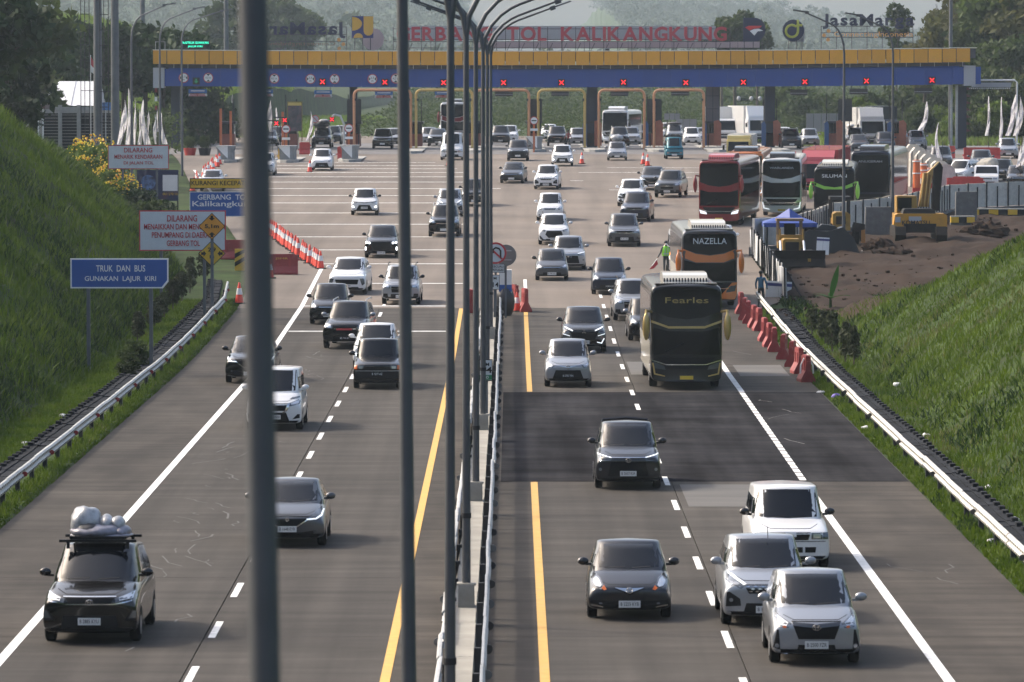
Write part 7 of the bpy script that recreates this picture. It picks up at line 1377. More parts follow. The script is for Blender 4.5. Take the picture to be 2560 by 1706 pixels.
# tent over the bulldozer
Yt = 281; zg = EZ(15.2, Yt); ap = AT(1973, 521, Yt); ev = AT(2040, 560, Yt); t = thing('canopy_tent', 'blue pointed canopy tent with a dark side wall behind the bulldozer', 'tent', (ap.x, Yt, zg)); h1 = ap.z - zg; h2 = ev.z - zg; w = ev.x - ap.x
BL = mat('tent_blue', (.02, .055, .26), .55, var=.15, vs=1); ob('roof', MB().add([(0, 0, h1), (-w, -w, h2 + .08), (w, -w, h2 + .08), (w, w, h2 + .08), (-w, w, h2 + .08), (-w, -w, h2 - .14), (w, -w, h2 - .14), (w, w, h2 - .14), (-w, w, h2 - .14), (0, -w * .5, h2 + (h1 - h2) * .42), (w * .5, 0, h2 + (h1 - h2) * .42), (0, w * .5, h2 + (h1 - h2) * .42), (-w * .5, 0, h2 + (h1 - h2) * .42)], [(1, 2, 9), (2, 3, 10), (3, 4, 11), (4, 1, 12), (9, 10, 0), (10, 11, 0), (11, 12, 0), (12, 9, 0), (9, 2, 10), (10, 3, 11), (11, 4, 12), (12, 1, 9), (1, 5, 6, 2), (2, 6, 7, 3), (3, 7, 8, 4), (4, 8, 5, 1)]).mesh('roof'), t, BL)
ob('side_wall', MB().box((w * .98, 0, h2 / 2), (.04, 2 * w, h2)).box((w * .72, w * .98, h2 / 2), (w * .5, .04, h2)).mesh('side_wall'), t, mat('tent_navy', (.012, .018, .05), .6)); ob('leg', MB().box((-w, -w, h2 / 2), (.06, .06, h2)).box((w, -w, h2 / 2), (.06, .06, h2)).box((-w, w, h2 / 2), (.06, .06, h2)).mesh('leg'), t, WHITE)
CATY = mat('machine_yellow', (.30, .17, .025), .5, var=.2, dirt=((.12, .07, .04), 1.6, .7)); STEELD = mat('machine_dark_steel', (.016, .013, .011), .7, var=.3, spec=.2, dirt=((.035, .020, .014), 1.5, .6))
p = AT(1972, 668, 268); zg = EZ(p.x, 268); t = thing('bulldozer', 'yellow bulldozer facing the camera with a wide earthy blade', 'bulldozer', (p.x, 268, zg)); t.scale = (.95, .85, .76)
ob('blade', MB().prism([(-5.2, -.2), (-5.3, .1), (-5.0, .6), (-5.15, 1.15), (-5.0, 1.15), (-4.85, .6), (-4.95, -.2)], -1.7, 1.7, 'x').mesh('blade'), t, STEELD)
for s in (-1, 1):
    m = MB(); m.prism([(-3.2, .05), (-3.7, .5), (-3.2, 1.0), (.4, 1.0), (.9, .5), (.4, .05)], s * 1.0 - .25, s * 1.0 + .25, 'x'); ob('track', m.mesh('track'), t, STEELD); ob('push_arm', MB().box((s * .85, -4.0, .5), (.16, 2.4, .2)).mesh('push_arm'), t, CATY); ob('lift_cylinder', MB().tube([(s * .62, -3.4, 1.7), (s * .62, -4.9, .6)], .07, 8).mesh('lift_cylinder'), t, CHROME); ob('light_post', MB().tube([(s * .62, -2.9, 1.2), (s * .62, -2.9, 2.5)], .07, 6).mesh('light_post'), t, CATY)
ob('hood', MB().prism([(-.48, .5), (.48, .5), (.48, 1.75), (.38, 1.85), (-.38, 1.85), (-.48, 1.75)], -3.6, -1.2).mesh('hood'), t, CATY); ob('radiator_grille', MB().box((0, -3.63, 1.1), (.72, .06, 1.1)).mesh('radiator_grille'), t, STEELD)
ob('cab', MB().box((0, -.6, 1.6), (1.3, 1.2, .9)).mesh('cab'), t, CATY); ob('windscreen', MB().box((0, -1.0, 2.4), (.62, .05, .8)).mesh('windscreen'), t, GLASSB)
m = MB(); 
for s in (-1, 1):
    for yy in (-1.1, 0): m.box((s * .62, yy, 2.3), (.12, .12, 1.4))
m.box((0, -.55, 3.05), (1.45, 1.5, .16)); ob('canopy', m.mesh('canopy'), t, mat('machine_canopy', (.14, .10, .06), .7, var=.3))
p = AT(2298, 610, 293); zg = EZ(p.x, 293); t = thing('excavator', 'yellow excavator seen from behind with its boom folded up', 'excavator', (p.x, 293, zg)); s_ = F / 293
def el(px, py): q = AT(px, py, 293); return (q.x - p.x, q.z - zg)
cw = [el(2232, 562), el(2236, 537), el(2244, 534), el(2358, 534), el(2366, 538), el(2366, 572), el(2340, 578), el(2270, 577)]
ob('counterweight', MB().prism(cw, -.5, .5).mesh('counterweight'), t, mat('excavator_yellow', (.50, .24, .02), .5, dirt=((.22, .11, .03), 1.5, .6))); a = el(2288, 557); text('KOMATSU', BLACK, t, (a[0], -.53, a[1]), 1.55, .24, .01, .012)
b = el(2286, 547); ob('label_plate', MB().box((b[0], -.52, b[1]), (.7, .03, .26)).mesh('label_plate'), t, LGREY); c_ = el(2243, 549); ob('vent_plate', MB().box((c_[0], -.52, c_[1]), (.3, .03, .3)).mesh('vent_plate'), t, LGREY)
ob('engine_cover', MB().prism([el(2256, 534), el(2258, 525), el(2262, 522), el(2330, 522), el(2336, 526), el(2338, 534)], -.35, 1.2).mesh('engine_cover'), t, DARK); ob('house', MB().prism([el(2240, 562), el(2240, 535), el(2362, 535), el(2362, 562)], .5, 3.0).mesh('house'), t, CATY)
cb = [el(2246, 534), el(2246, 493), el(2250, 491), el(2296, 492), el(2298, 534)]; ob('cab', MB().prism(cb, 1.3, 3.0).mesh('cab'), t, CATY); g = [el(2249, 530), el(2249, 496), el(2283, 496), el(2284, 530)]; ob('cab_window', MB().prism(g, 1.27, 1.31).mesh('cab_window'), t, GLASSB)
for s in (-1, 1): ob('track', MB().prism([(-1.6, .4), (-1.3, .05), (2.6, .05), (3.0, .4), (2.6, .85), (-1.3, .85)], s * 1.15 - .3, s * 1.15 + .3, 'x').mesh('track'), t, STEELD)
ob('undercarriage', MB().box((0, .6, .75), (1.8, 2.4, .5)).mesh('undercarriage'), t, STEELD)
x1, z1 = el(2318, 520); x2, z2 = el(2330, 440); x3, z3 = el(2352, 420); x4, z4 = el(2346, 525)
ob('boom', MB().prism([(x1 - .28, z1), (x1 + .28, z1), (x2 + .20, z2 + .2), (x2 - .28, z2 + .1)], 2.4, 3.1).mesh('boom'), t, CATY)
for q in (-.2, .02, .22): ob('hydraulic_line', MB().tube([(x1 + q, 2.3, z1), (x2 + q - .05, 2.3, z2 + .05)], .05, 6).mesh('hydraulic_line'), t, mat('machine_pale_yellow', (.45, .30, .10)))
ob('stick', MB().prism([(x4 - .22, z4 - .1), (x4 + .2, z4 - .1), (x3 + .28, z3), (x3 + .1, z3 + .3), (x3 - .25, z3 - .1)], 1.9, 2.5).mesh('stick'), t, STEELD); ob('bucket_link', MB().prism([(x2 - .1, z2 + .1), (x2 + .55, z2 + .75), (x2 + .75, z2 + .6), (x2 + .2, z2 - .05)], 2.2, 2.7).mesh('bucket_link'), t, mat('machine_pale_yellow', (.45, .3, .1)))
Yb = 290; p = AT(2105, 600, Yb); zg = EZ(p.x, Yb); t = thing('backhoe', 'small yellow machine behind the lamp on the concrete block', 'excavator', (p.x, Yb, zg))
def eb(px, py): q = AT(px, py, Yb); return (q.x - p.x, q.z - zg)
ob('hood', MB().prism([eb(2080, 576), eb(2080, 535), eb(2088, 530), eb(2116, 530), eb(2124, 536), eb(2124, 576)], -.8, 1.2).mesh('hood'), t, CATY); ob('grille', MB().prism([eb(2088, 560), eb(2088, 540), eb(2112, 540), eb(2112, 560)], -.84, -.79).mesh('grille'), t, STEELD)
ob('cab_roof', MB().prism([eb(2076, 500), eb(2076, 492), eb(2127, 492), eb(2127, 500)], .2, 1.9).mesh('cab_roof'), t, DARK); m = MB()
for q in (2079, 2124):
    a, b = eb(q, 500), eb(q, 545); m.box((a[0], .4, (a[1] + b[1]) / 2), (.12, .12, a[1] - b[1])); m.box((a[0], 1.7, (a[1] + b[1]) / 2), (.12, .12, a[1] - b[1]))
ob('cab_frame', m.mesh('cab_frame'), t, DARK)
for s in (-.55, .75): ob('wheel', MB().lathe([(.55, -.18), (.6, -.1), (.6, .1), (.55, .18)], 16, (s, -.2, .6), ax='x').mesh('wheel'), t, RUBBER)
ob('arm', MB().prism([eb(2128, 575), eb(2132, 555), eb(2160, 560), eb(2160, 602), eb(2148, 602), eb(2146, 580)], -.9, -.4).mesh('arm'), t, STEELD); ob('loader_plate', MB().prism([eb(2150, 606), eb(2150, 575), eb(2160, 573), eb(2160, 606)], -1.0, -.9).mesh('loader_plate'), t, mat('machine_orange', (.30, .12, .02), .5))
p = AT(2065, 618, 279); p.z = EZ(p.x, 279); t = thing('tarp_heap', 'dark tarpaulin covered heap beside the concrete block', 'heap', p); ob('tarp', MB().prism([(-1.6, 0), (-1.5, .9), (-.9, 1.25), (.1, 1.15), (.9, 1.4), (1.5, .8), (1.8, 0)], 0, 1.6).prism([(-.6, 1.2), (-.2, 1.55), (.5, 1.45), (.8, 1.2)], .3, 1.2).mesh('tarp'), t, mat('tarp_dark', (.014, .016, .02), .45, bump=.8, bs=3))
for i, (px, py, Y, s_, lab) in enumerate([(2195, 535, 300, (1.5, .6, 1.6), 'grey concrete slab standing behind the excavator, left side'), (2415, 512, 318, (1.3, .6, 1.7), 'grey concrete block standing by the striped kerb')]):
    q = AT(px, py, Y); zg = EZ(q.x, Y) ; t = ob('concrete_block', MB().box((0, 0, s_[2] / 2), s_, taper=.97).mesh('concrete_block'), None, CONCD, (q.x, Y, zg)); tag(t, lab, 'concrete block', 'loose concrete blocks')
for i, (px, py, Y, r, lab) in enumerate([(2465, 585, 300, (1.35, 1.0, .75), 'dark soil heap at the right of the excavator'), (2200, 630, 285, (.9, .7, .55), 'brown rubble heap left of the excavator track'), (2230, 645, 280, (1.0, .7, .3), 'low brown soil heap in front of the excavator')]):
    q = AT(px, py, Y); zg = EZ(q.x, Y); m = MB(); m.ball((0, 0, 0), r, 26, 16); me = m.mesh('soil_heap')
    for v_ in me.vertices: v_.co *= 1 + .22 * math.sin(v_.co.x * 7 + i) * math.cos(v_.co.y * 6 + 1) + .12 * math.sin(v_.co.x * 17 + v_.co.z * 15 + i)
    tag(ob('soil_heap', me, None, EARTH, (q.x, Y, zg)), lab, 'soil heap', 'soil heaps')
# litter: plastic bags and scraps
LITW = mat('litter_white', (.6, .6, .6), .6); LITP = mat('litter_purple', (.16, .12, .45), .5)
spots = [(2052, 982, 10.9, .12, LITW, 'pale plastic tub lying by the right road edge'), (2091, 994, 11.0, .17, LITP, 'purple plastic bag on the right grass verge'), (2164, 1073, 11.2, .12, LITW, 'white crumpled bag below the purple one on the verge'), (2470, 1222, 0, .12, LITW, 'white plastic bottle in the grass beyond the right rail'), (2136, 845, 0, .14, LITW, 'white scrap in the grass by the right shrubs'), (2243, 965, 0, .14, LITW, 'long white scrap on the right slope'), (2185, 612, 0, .26, LITW, 'white sack beside the rubble heap'), (2398, 612, 0, .24, LITW, 'white sack right of the excavator track'), (2432, 614, 0, .22, LITW, 'white sack farther right of the excavator track'), (2165, 632, 0, .25, LITW, 'white twisted scrap in front of the tarpaulin heap'), (2148, 727, 0, .5, LITW, 'long pale plank scrap on the bare earth'), (2120, 650, 0, .35, LITW, 'thin pale plank by the concrete block'), (62, 1113, 0, .12, LITW, 'white scrap on the left verge behind the rail'), (157, 1043, 0, .12, LITW, 'small white scrap on the left verge farther up'), (2317, 1092, 0, .13, LITW, 'small white scrap low on the right slope'), (2458, 1300, 0, .1, LITW, 'white twig scrap on the right verge near the bottom'), (2478, 1357, 0, .1, LITW, 'white curved scrap on the right verge'), (2537, 1303, 0, .12, LITW, 'white cup beyond the right rail near the edge')]
for i, (px, py, h, r, m_, lab) in enumerate(spots):
    q = G(px / K, py / K)
    if q.x > 10.7 or q.x < -12.3:
        d = ray(px, py); best = None
        for Y in np.arange(80, 330, .5):
            zz = HC + d.z / d.y * Y; X = d.x / d.y * Y
            if zz < float(TZ(X, Y)) + .05: best = Vector((X, Y, zz + .04)); break
        if best: q = best
    m = MB(); m.ball((0, 0, 0), (r * 1.3, r * .8, r * (.55 if r < .3 else .2)), 8, 5); me = m.mesh('litter', smooth=True)
    for v_ in me.vertices: v_.co *= 1 + random.uniform(-.2, .2)
    tag(ob('litter', me, None, m_, q, (0, 0, random.uniform(0, 3))), lab, 'litter', 'litter on the verges and earth')
# ------------------------------------------------------------------ people
SKIN = mat('skin', (.22, .12, .075), .6); HAIR = mat('hair_black', (.012, .01, .01), .6)
def person(p, label, top, legs, rz=0, vest=None, arm=(-.25, -.35), cap=HAIR, mask=False, h=1.68, stride=.12, extra=None):
    t = thing('person', label, 'person', p, rz); k = h / 1.70
    J = dict(pel=(0, 0, .92), ch=(0, 0, 1.22), nk=(0, 0, 1.42), hd=(0, -.01, 1.52), ht=(0, 0, 1.66), sl=(-.18, 0, 1.38), el=(-.27, -.02, 1.10), hl=(arm[0] - .08, arm[1] * .5, .84), sr=(.18, 0, 1.38), er=(.26, .02, 1.10), hr=(.27, -.06, .84), kl=(-.10, -.05 - stride * .4, .50), fl=(-.11, -stride, .06), tl=(-.11, -stride - .16, .03), kr=(.10, -.03, .50), fr=(.11, stride, .06), tr=(.11, stride - .16, .03), hpl=(-.09, 0, .88), hpr=(.09, 0, .88))
    R = dict(pel=.13, ch=.145, nk=.055, hd=.085, ht=.075, sl=.062, el=.045, hl=.036, sr=.062, er=.045, hr=.036, kl=.06, fl=.042, tl=.035, kr=.06, fr=.042, tr=.035, hpl=.09, hpr=.09)
    E = ['pel ch', 'ch nk', 'nk hd', 'hd ht', 'ch sl', 'sl el', 'el hl', 'ch sr', 'sr er', 'er hr', 'pel hpl', 'hpl kl', 'kl fl', 'fl tl', 'pel hpr', 'hpr kr', 'kr fr', 'fr tr']; nm = list(J)
    me = bpy.data.meshes.new('tmp'); me.from_pydata([tuple(c * k for c in J[n]) for n in nm], [tuple(nm.index(q) for q in e.split()) for e in E], [])
    o = bpy.data.objects.new('tmp', me); COL.objects.link(o); md = o.modifiers.new('skin', 'SKIN')
    for i, n in enumerate(nm): me.skin_vertices[0].data[i].radius = (R[n] * k, R[n] * k * (.75 if n in ('ch', 'pel') else 1))
    me.skin_vertices[0].data[0].use_root = True; s2 = o.modifiers.new('sub', 'SUBSURF'); s2.levels = 1; s2.render_levels = 1
    dg = bpy.context.evaluated_depsgraph_get(); bme = bpy.data.meshes.new_from_object(o.evaluated_get(dg)); bpy.data.objects.remove(o); bme.name = 'figure'; bme.materials.clear()
    for m_ in (top, legs, SKIN, BLACK): bme.materials.append(m_)
    for f in bme.polygons:
        c_ = f.center / k; hand = abs(c_.x) > .2 and c_.z < .90
        f.material_index = 3 if c_.z < .10 else (2 if (c_.z > 1.45 or hand) else (0 if c_.z > .90 or abs(c_.x) > .2 else 1)); f.use_smooth = True
    ob('figure', bme, t); ob('hair', MB().ball((0, .015, 1.62 * k), (.098, .105, .085), 10, 6).mesh('hair', smooth=True), t, cap)
    if mask: ob('mask', MB().ball((0, -.07, 1.52 * k), (.055, .04, .05), 8, 5).mesh('mask', smooth=True), t, WHITE)
    if vest: ob('vest', MB().lathe([(.20, .95 * k), (.205, 1.1 * k), (.20, 1.3 * k), (.12, 1.42 * k)], 14).mesh('vest', smooth=True), t, vest).scale = (1, .78, 1); 
    if extra: extra(t, k)
    return t
VEST = mat('vest_green', (.22, .62, .03), .6); UNI = mat('uniform_dark', (.03, .035, .035), .7)
def flagx(t, k): ob('vest_stripe', MB().box((-.07, -.158, 1.18), (.03, .02, .4)).box((.07, -.158, 1.18), (.03, .02, .4)).box((0, -.16, 1.08), (.3, .02, .04)).mesh('vest_stripe'), t, LGREY)
p = G(1530, 633); person(p, 'traffic officer in a dark uniform and bright green vest wearing a mask', UNI, UNI, .15, VEST, (-.38, -.3), mask=True, h=1.74, extra=flagx)
t = thing('hand_flag', 'small red flag held low by the officer in the green vest', 'flag', (p.x - .42, p.y - .15, p.z)); ob('stick', MB().tube([(.0, 0, .86), (-.28, -.05, .48)], .014, 5).mesh('stick'), t, WHITE); ob('cloth', MB().prism([(-.03, .78), (.02, .56), (-.2, .34), (-.42, .30), (-.22, .52)], -.03, .0).mesh('cloth'), t, SIGNR)
p = G(1719, 708); p.x = 11.15; person((p.x, p.y, RZ(p.y)), 'person in a blue shirt standing among the barriers beside the fence', mat('shirt_blue', (.02, .10, .17), .7), UNI, 2.6, None, (-.22, -.1), stride=.04)
p = AT(1421, 362, 468); person((p.x, 468, RZ(468)), 'toll attendant in a red shirt beside the black car at the gate', mat('shirt_red', (.28, .05, .05), .7), UNI, -.5, None, (-.3, -.2), stride=.05)
# ------------------------------------------------------------------ traffic: nearest first, left carriageway then right
def bags(r, label, items, cat='luggage'):
    """a load lying on a car roof: its own thing; items (x, y, z, rx, ry, rz, material)"""
    t = thing('roof_load', label, cat, r.location, r.rotation_euler.z, 'loads on car roofs'); t.rotation_euler.x = r.rotation_euler.x
    for x, y, z, a, b, c_, m_ in items:
        me = MB().ball((0, 0, 0), (a, b, c_), 26, 16).mesh('bundle', smooth=True); ph = random.uniform(0, 6)
        for v in me.vertices: v.co *= 1 + .08 * math.sin(v.co.x * 13 + ph) * math.cos(v.co.y * 10 + v.co.z * 9) + .03 * math.sin(v.co.z * 27 + v.co.x * 31 + ph)
        ob('bundle', me, t, m_, (x, y, z))
    return t
def rack(r, w, y, L, z):
    m = MB()
    for yy in (y, y + L): m.box((0, yy, z + .1), (w + .24, .09, .05)); m.box((-w * .46, yy, z + .03), (.06, .07, .16)); m.box((w * .46, yy, z + .03), (.06, .07, .16))
    for s in (-1, 1): m.box((s * w * .42, y + L / 2, z + .16), (.05, L, .05))
    m.box((0, y - .02, z + .16), (w * .84, .05, .06)); ob('roof_rack', m.mesh('roof_rack'), r, TRIM)
BAGW = mat('clear_plastic_bag', (.30, .31, .33), .3, spec=.7, var=.6, vs=4); BAGG = mat('grey_wrap', (.17, .17, .21), .35, var=.5, vs=5); BAGD = mat('dark_bag', (.03, .03, .035), .6)
r = car('mpv_big', 215, 1472, 'brown', 'black people carrier with plastic wrapped luggage on its roof rack', yaw=.9, plate='B 2885 KYU', badge_='ovals')
rack(r, 1.25, .95, 1.2, 1.73)
bags(r, 'heap of plastic wrapped luggage on the roof of the black people carrier', [(-.28, 1.5, 2.16, .31, .38, .31, BAGW), (.12, 1.5, 2.13, .15, .28, .17, BAGW), (.34, 1.5, 2.10, .15, .28, .17, BAGW), (-.05, 1.4, 1.98, .52, .5, .16, BAGG), (.42, 1.5, 1.96, .18, .4, .14, BAGG), (.02, 1.5, 1.91, .62, .55, .08, BAGG), (-.2, 1.2, 2.02, .22, .2, .14, BAGD)])
car('hatch_low', 664, 1252, 'grey', 'grey hatchback with lit lamp strip beside the thick dark pole', yaw=.3, plate='B 1648 EYR', badge_='s')
car('van_tall', 632, 987, 'white', 'tall white people carrier half hidden by the thick dark pole', yaw=.3, plate='B 1011 NKB', badge_='ringbar')
car('suv_slim', 577, 879, 'black', 'black crossover behind the thick pole on the left white line', yaw=.5)
car('wagon_box', 868, 892, 'black', 'old boxy black wagon with square lamps and amber signals', plate='B 1277 AZ', plate_dark=True, mirror='black')
car('suv_compact', 864, 846, 'white', 'white car close behind the old boxy black wagon', yaw=.5)
r = car('suv_tall', 797, 800, 'black', 'black off-roader with roof rails and a red barred grille', yaw=4, plate='BE 1744 AT', plate_dark=True, mirror='silver'); ob('grille_bar', MB().box((0, -1.07, .80), (.62, .04, .06)).mesh('grille_bar'), r, SIGNR)
car('mpv_plain', 757, 744, 'black', 'black small people carrier just left of the black off-roader', yaw=1.5, plate='A 1135 YU')
car('mpv_star', 800, 676, 'white', 'white people carrier with a full width lamp strip on its nose', yaw=3, plate='B 1657 KRI')
car('suv_small', 922, 699, 'silver', 'silver off-roader with black mirrors behind the second pole', yaw=1, mirror='black', plate='B 1950 UJA')
car('suv_lit', 877, 592, 'black', 'black crossover driving with its headlamps lit', plate='B 2180 SJB', yaw=.5)
car('suv_compact', 838, 494, 'white', 'white compact crossover with black mirrors and lit fog lamps', mirror='black', plate='B 1230 PRN')
car('suv_tall', 1021, 544, 'black', 'black pickup fronted off-roader with a light bar between two poles', yaw=1)
car('mpv_long', 1033, 497, 'silver', 'silver car right behind the black off-roader with the light bar')
car('suv_small', 1090, 474, 'black', 'dark car hidden behind the cluster of central poles', mirror='black')
car('mpv_round_grille', 740, 392, 'white', 'white small people carrier in front of the left toll lanes', plate='B 2040 TFQ', plate_dark=True)
car('mpv_plain', 607, 403, 'white', 'white car left of the thick dark pole near the crash blocks')
car('sedan_dark', 488, 440, 'white', 'white car behind the yellow slow down board', yaw=-2)
# right carriageway
car('mpv_twin', 1870, 1521, 'silver', 'silver small people carrier nearest the camera at lower right', yaw=-.2, plate='B 2500 FZR', badge_='ovals')
r = car('mpv_long', 1757, 1433, 'silver', 'silver people carrier with a studded grille behind the nearest one', yaw=-.2, plate='B 1182 TIC'); ob('antenna', MB().tube([(.1, .75, 1.6), (.1, .95, 1.83)], .008, 5).mesh('antenna'), r, BLACK)
car('wagon_panther', 1812, 1304, 'white', 'white boxy wagon with black mirrors on the right white line', yaw=-.5, mirror='black', plate=0)
car('hatch_round', 1445, 1418, 'dgrey', 'dark grey small hatchback with a winged chrome grille', plate='B 2255 KYB', badge_='letter', yaw=.3)
r = car('mpv_angular', 1442, 1121, 'dgrey', 'dark grey people carrier with a roof spoiler on the asphalt patch', plate='B 2657 KIA', badge_='ovals')
ob('roof_spoiler', MB().tube([(-.62, 3.0, 1.48), (-.60, 3.1, 1.60), (0, 3.1, 1.645), (.60, 3.1, 1.60), (.62, 3.0, 1.48)], .04, 6).mesh('roof_spoiler'), r, PAINT['dgrey'])
car('mpv_round_grille', 1305, 888, 'silver', 'silver small people carrier just beyond the asphalt patch', plate='B 2785 TFN', plate_dark=True, badge_='ovals', yaw=.3)
car('mpv_cross', 1341, 809, 'black', 'black crossover people carrier with stacked white lamp strips', plate='B 2961 BZ', badge_='diamonds')
car('mpv_plain', 1490, 782, 'black', 'black car half hidden behind the black and gold coach', mirror='silver', yaw=-1)
car('suv_small', 1455, 736, 'silver', 'pale silver crossover left of the black and gold coach', yaw=-1, plate='B 1390 QZ')
car('mpv_plain', 1400, 676, 'blue', 'dark blue small people carrier in the middle lane', plate='B 2450 KOZ', plate_dark=True, mirror='black')
car('hatch_plain', 1268, 644, 'grey', 'grey small hatchback right of the no U-turn sign', plate='B 1097 EYL', mirror='black')
car('mpv_angular', 1307, 620, 'silver', 'silver people carrier behind the grey small hatchback', plate=0)
car('mpv_veloz', 1273, 562, 'white', 'white people carrier with a dark honeycomb grille and roof rails', plate='B 1718 PO')
car('mpv_big', 1434, 566, 'grey', 'bronze grey people carrier alone in the middle of the plaza', plate='B 8 XI')
car('mpv_plain', 1264, 507, 'white', 'white rounded people carrier right behind the white honeycomb one', yaw=1.5, plate='B 1660 VD')
car('mpv_big', 1460, 509, 'blue', 'dark blue people carrier angled toward the middle lane', yaw=6, plate='B 1204 VKN')
car('mpv_cross', 1450, 474, 'white', 'white people carrier behind the dark blue angled one', yaw=4)
car('suv_tall', 1536, 454, 'grey', 'dark grey large off-roader angled beside the red coach', yaw=9, plate='B 2310 SJQ')
car('suv_slim', 1498, 437, 'black', 'black crossover behind the large grey off-roader', yaw=4)
car('mpv_long', 1256, 435, 'white', 'white people carrier casting a long shadow left of centre plaza', yaw=4, plate='B 1821 EFN')
car('sedan_dark', 1177, 421, 'dgrey', 'dark sedan beside the right side of the pole cluster', yaw=5)
car('mpv_angular', 1190, 370, 'dgrey', 'dark people carrier leaving the lane right of the pole cluster', yaw=1)
car('suv_compact', 1292, 382, 'white', 'white crossover leaving the lane left of the middle column', yaw=.5)
r = car('hatch_plain', 1418, 369, 'silver', 'silver hatchback with a wrapped box on its roof', yaw=1); bags(r, 'pale wrapped box on the roof of the silver hatchback', [(0, 1.5, 1.78, .52, .5, .30, BAGW)])
r = car('microvan', 1549, 366, 'teal', 'teal microvan with a roof rack near the last portal', yaw=-1, mirror='black'); rack(r, 1.2, .4, 1.6, 1.75)
gt = [('suv_tall', 739, 340, 'black', 'black off-roader with a tall covered roof load at the left lanes', 1), ('suv_small', 764, 332, 'dgrey', 'dark car behind the black off-roader with the roof load', 0), ('mpv_plain', 786, 328, 'silver', 'silver car farthest in the luggage lane', 0), ('mpv_big', 879, 342, 'black', 'black people carrier in the lane under the first orange portal', 0), ('mpv_long', 905, 337, 'silver', 'silver car beside the black one under the first portal', 0), ('suv_slim', 1005, 336, 'black', 'black car left of the white minibus', 1), ('mpv_long', 1025, 326, 'white', 'white car behind the black one by the minibus', 0), ('mpv_plain', 985, 334, 'silver', 'silver car in shade left of the yellow portal leg', 0),
 ('suv_tall', 1150, 334, 'dgrey', 'grey car queueing right of the pole cluster', 0), ('mpv_plain', 1172, 328, 'white', 'white car behind the grey queueing one', 0), ('suv_tall', 1280, 336, 'black', 'black off-roader beside the attendant in red', 0), ('mpv_long', 1262, 325, 'white', 'white car behind the black off-roader by the attendant', 0), ('mpv_plain', 1327, 336, 'silver', 'pale car in the lane left of the middle column', 0), ('suv_tall', 1423, 338, 'black', 'black off-roader just right of the middle column', 0), ('mpv_long', 1402, 328, 'silver', 'silver car behind the black one at the middle column', 0), ('mpv_plain', 1452, 333, 'silver', 'silver car right of the black one at the middle column', 0), ('mpv_cross', 1468, 327, 'grey', 'grey car farthest right at the orange booth', 0),
 ('suv_small', 1551, 328, 'silver', 'silver car with a low roof load behind the teal microvan', 0), ('mpv_plain', 1535, 320, 'white', 'white car left of the one with the low roof load', 0), ('mpv_plain', 1590, 334, 'white', 'white car right of the teal microvan', 0), ('hatch_plain', 1610, 330, 'silver', 'small silver car far behind the last portal', 0), ('mpv_plain', 1690, 320, 'white', 'white car behind the yellow truck box', 0), ('suv_small', 1668, 318, 'silver', 'silver car with a dark red roof load behind the yellow truck', 0), ('suv_tall', 1818, 343, 'dgrey', 'dark off-roader parked right of the inner right column', -1), ('mpv_plain', 1862, 338, 'silver', 'silver car right of the dark parked off-roader', -1), ('mpv_long', 1800, 334, 'white', 'white car behind the dark parked off-roader', 0), ('suv_tall', 1965, 340, 'dgrey', 'dark car with a white roof pod before the white truck', -1), ('sedan_dark', 1975, 348, 'grey', 'grey sedan in front of the white truck', -2), ('mpv_plain', 2035, 347, 'blue', 'dark blue car right of the white truck', -1), ('mpv_long', 2068, 340, 'white', 'white car left of the curved concrete panels', 0), ('mpv_plain', 2108, 343, 'silver', 'silver car partly behind the curved panels', 0), ('mpv_long', 1945, 338, 'white', 'white car just left of the dark car with the roof pod', 0),
 ('sedan_dark', 617, 336, 'black', 'black car in the lane right of the thick pole', 0), ('mpv_plain', 636, 332, 'dgrey', 'dark red lit car in the lane right of the thick pole', 0), ('hatch_plain', 650, 326, 'white', 'white car behind the dark ones right of the thick pole', 0), ('mpv_plain', 665, 322, 'silver', 'farthest silver car right of the thick pole', 0)]
for k_, x, y, pt, lab, yw in gt:
    r = car(k_, x, y, pt, lab, yaw=yw, near=False, group='cars queueing at the toll lanes')
    if x == 739: bags(r, 'dark and pale covered load on the black off-roader at the left lanes', [(-.1, 1.6, 2.1, .75, .8, .32, BAGD), (.15, 1.5, 2.35, .5, .6, .22, BAGW)])
    if x == 1551: bags(r, 'flat dark load on the silver car behind the teal microvan', [(0, 1.6, 1.85, .7, .8, .14, BAGD)])
    if x == 1668: bags(r, 'dark red load on the silver car behind the yellow truck', [(0, 1.6, 1.95, .7, .8, .3, mat('dark_red_cloth', (.16, .03, .03)))])
    if x == 1965: bags(r, 'white pod on the roof of the dark car before the white truck', [(-.3, 1.6, 1.97, .32, .8, .18, WHITE)])
car('minibus', 1039, 368, 'white', 'white minibus driving out under the yellow portal', 'van', yaw=1.5, name='minibus', group='vans')
r = car('minibus', 1569, 655, 'white', 'white minibus with an amber light on behind the orange coach', 'van', loc=None, yaw=0, name='minibus', group='vans'); 
q = AT(1683, 672, 262); r.location = (8.75, 263, RZ(263)); ob('hazard_light', MB().box((-.83, -.80, 1.12), (.16, .1, .24)).mesh('hazard_light'), r, AMBERLIT)
car('mpv_plain', 1680, 556, 'white', 'white car hidden behind the roof of the orange coach', loc=Vector((11.2, 281, RZ(281))), yaw=0)
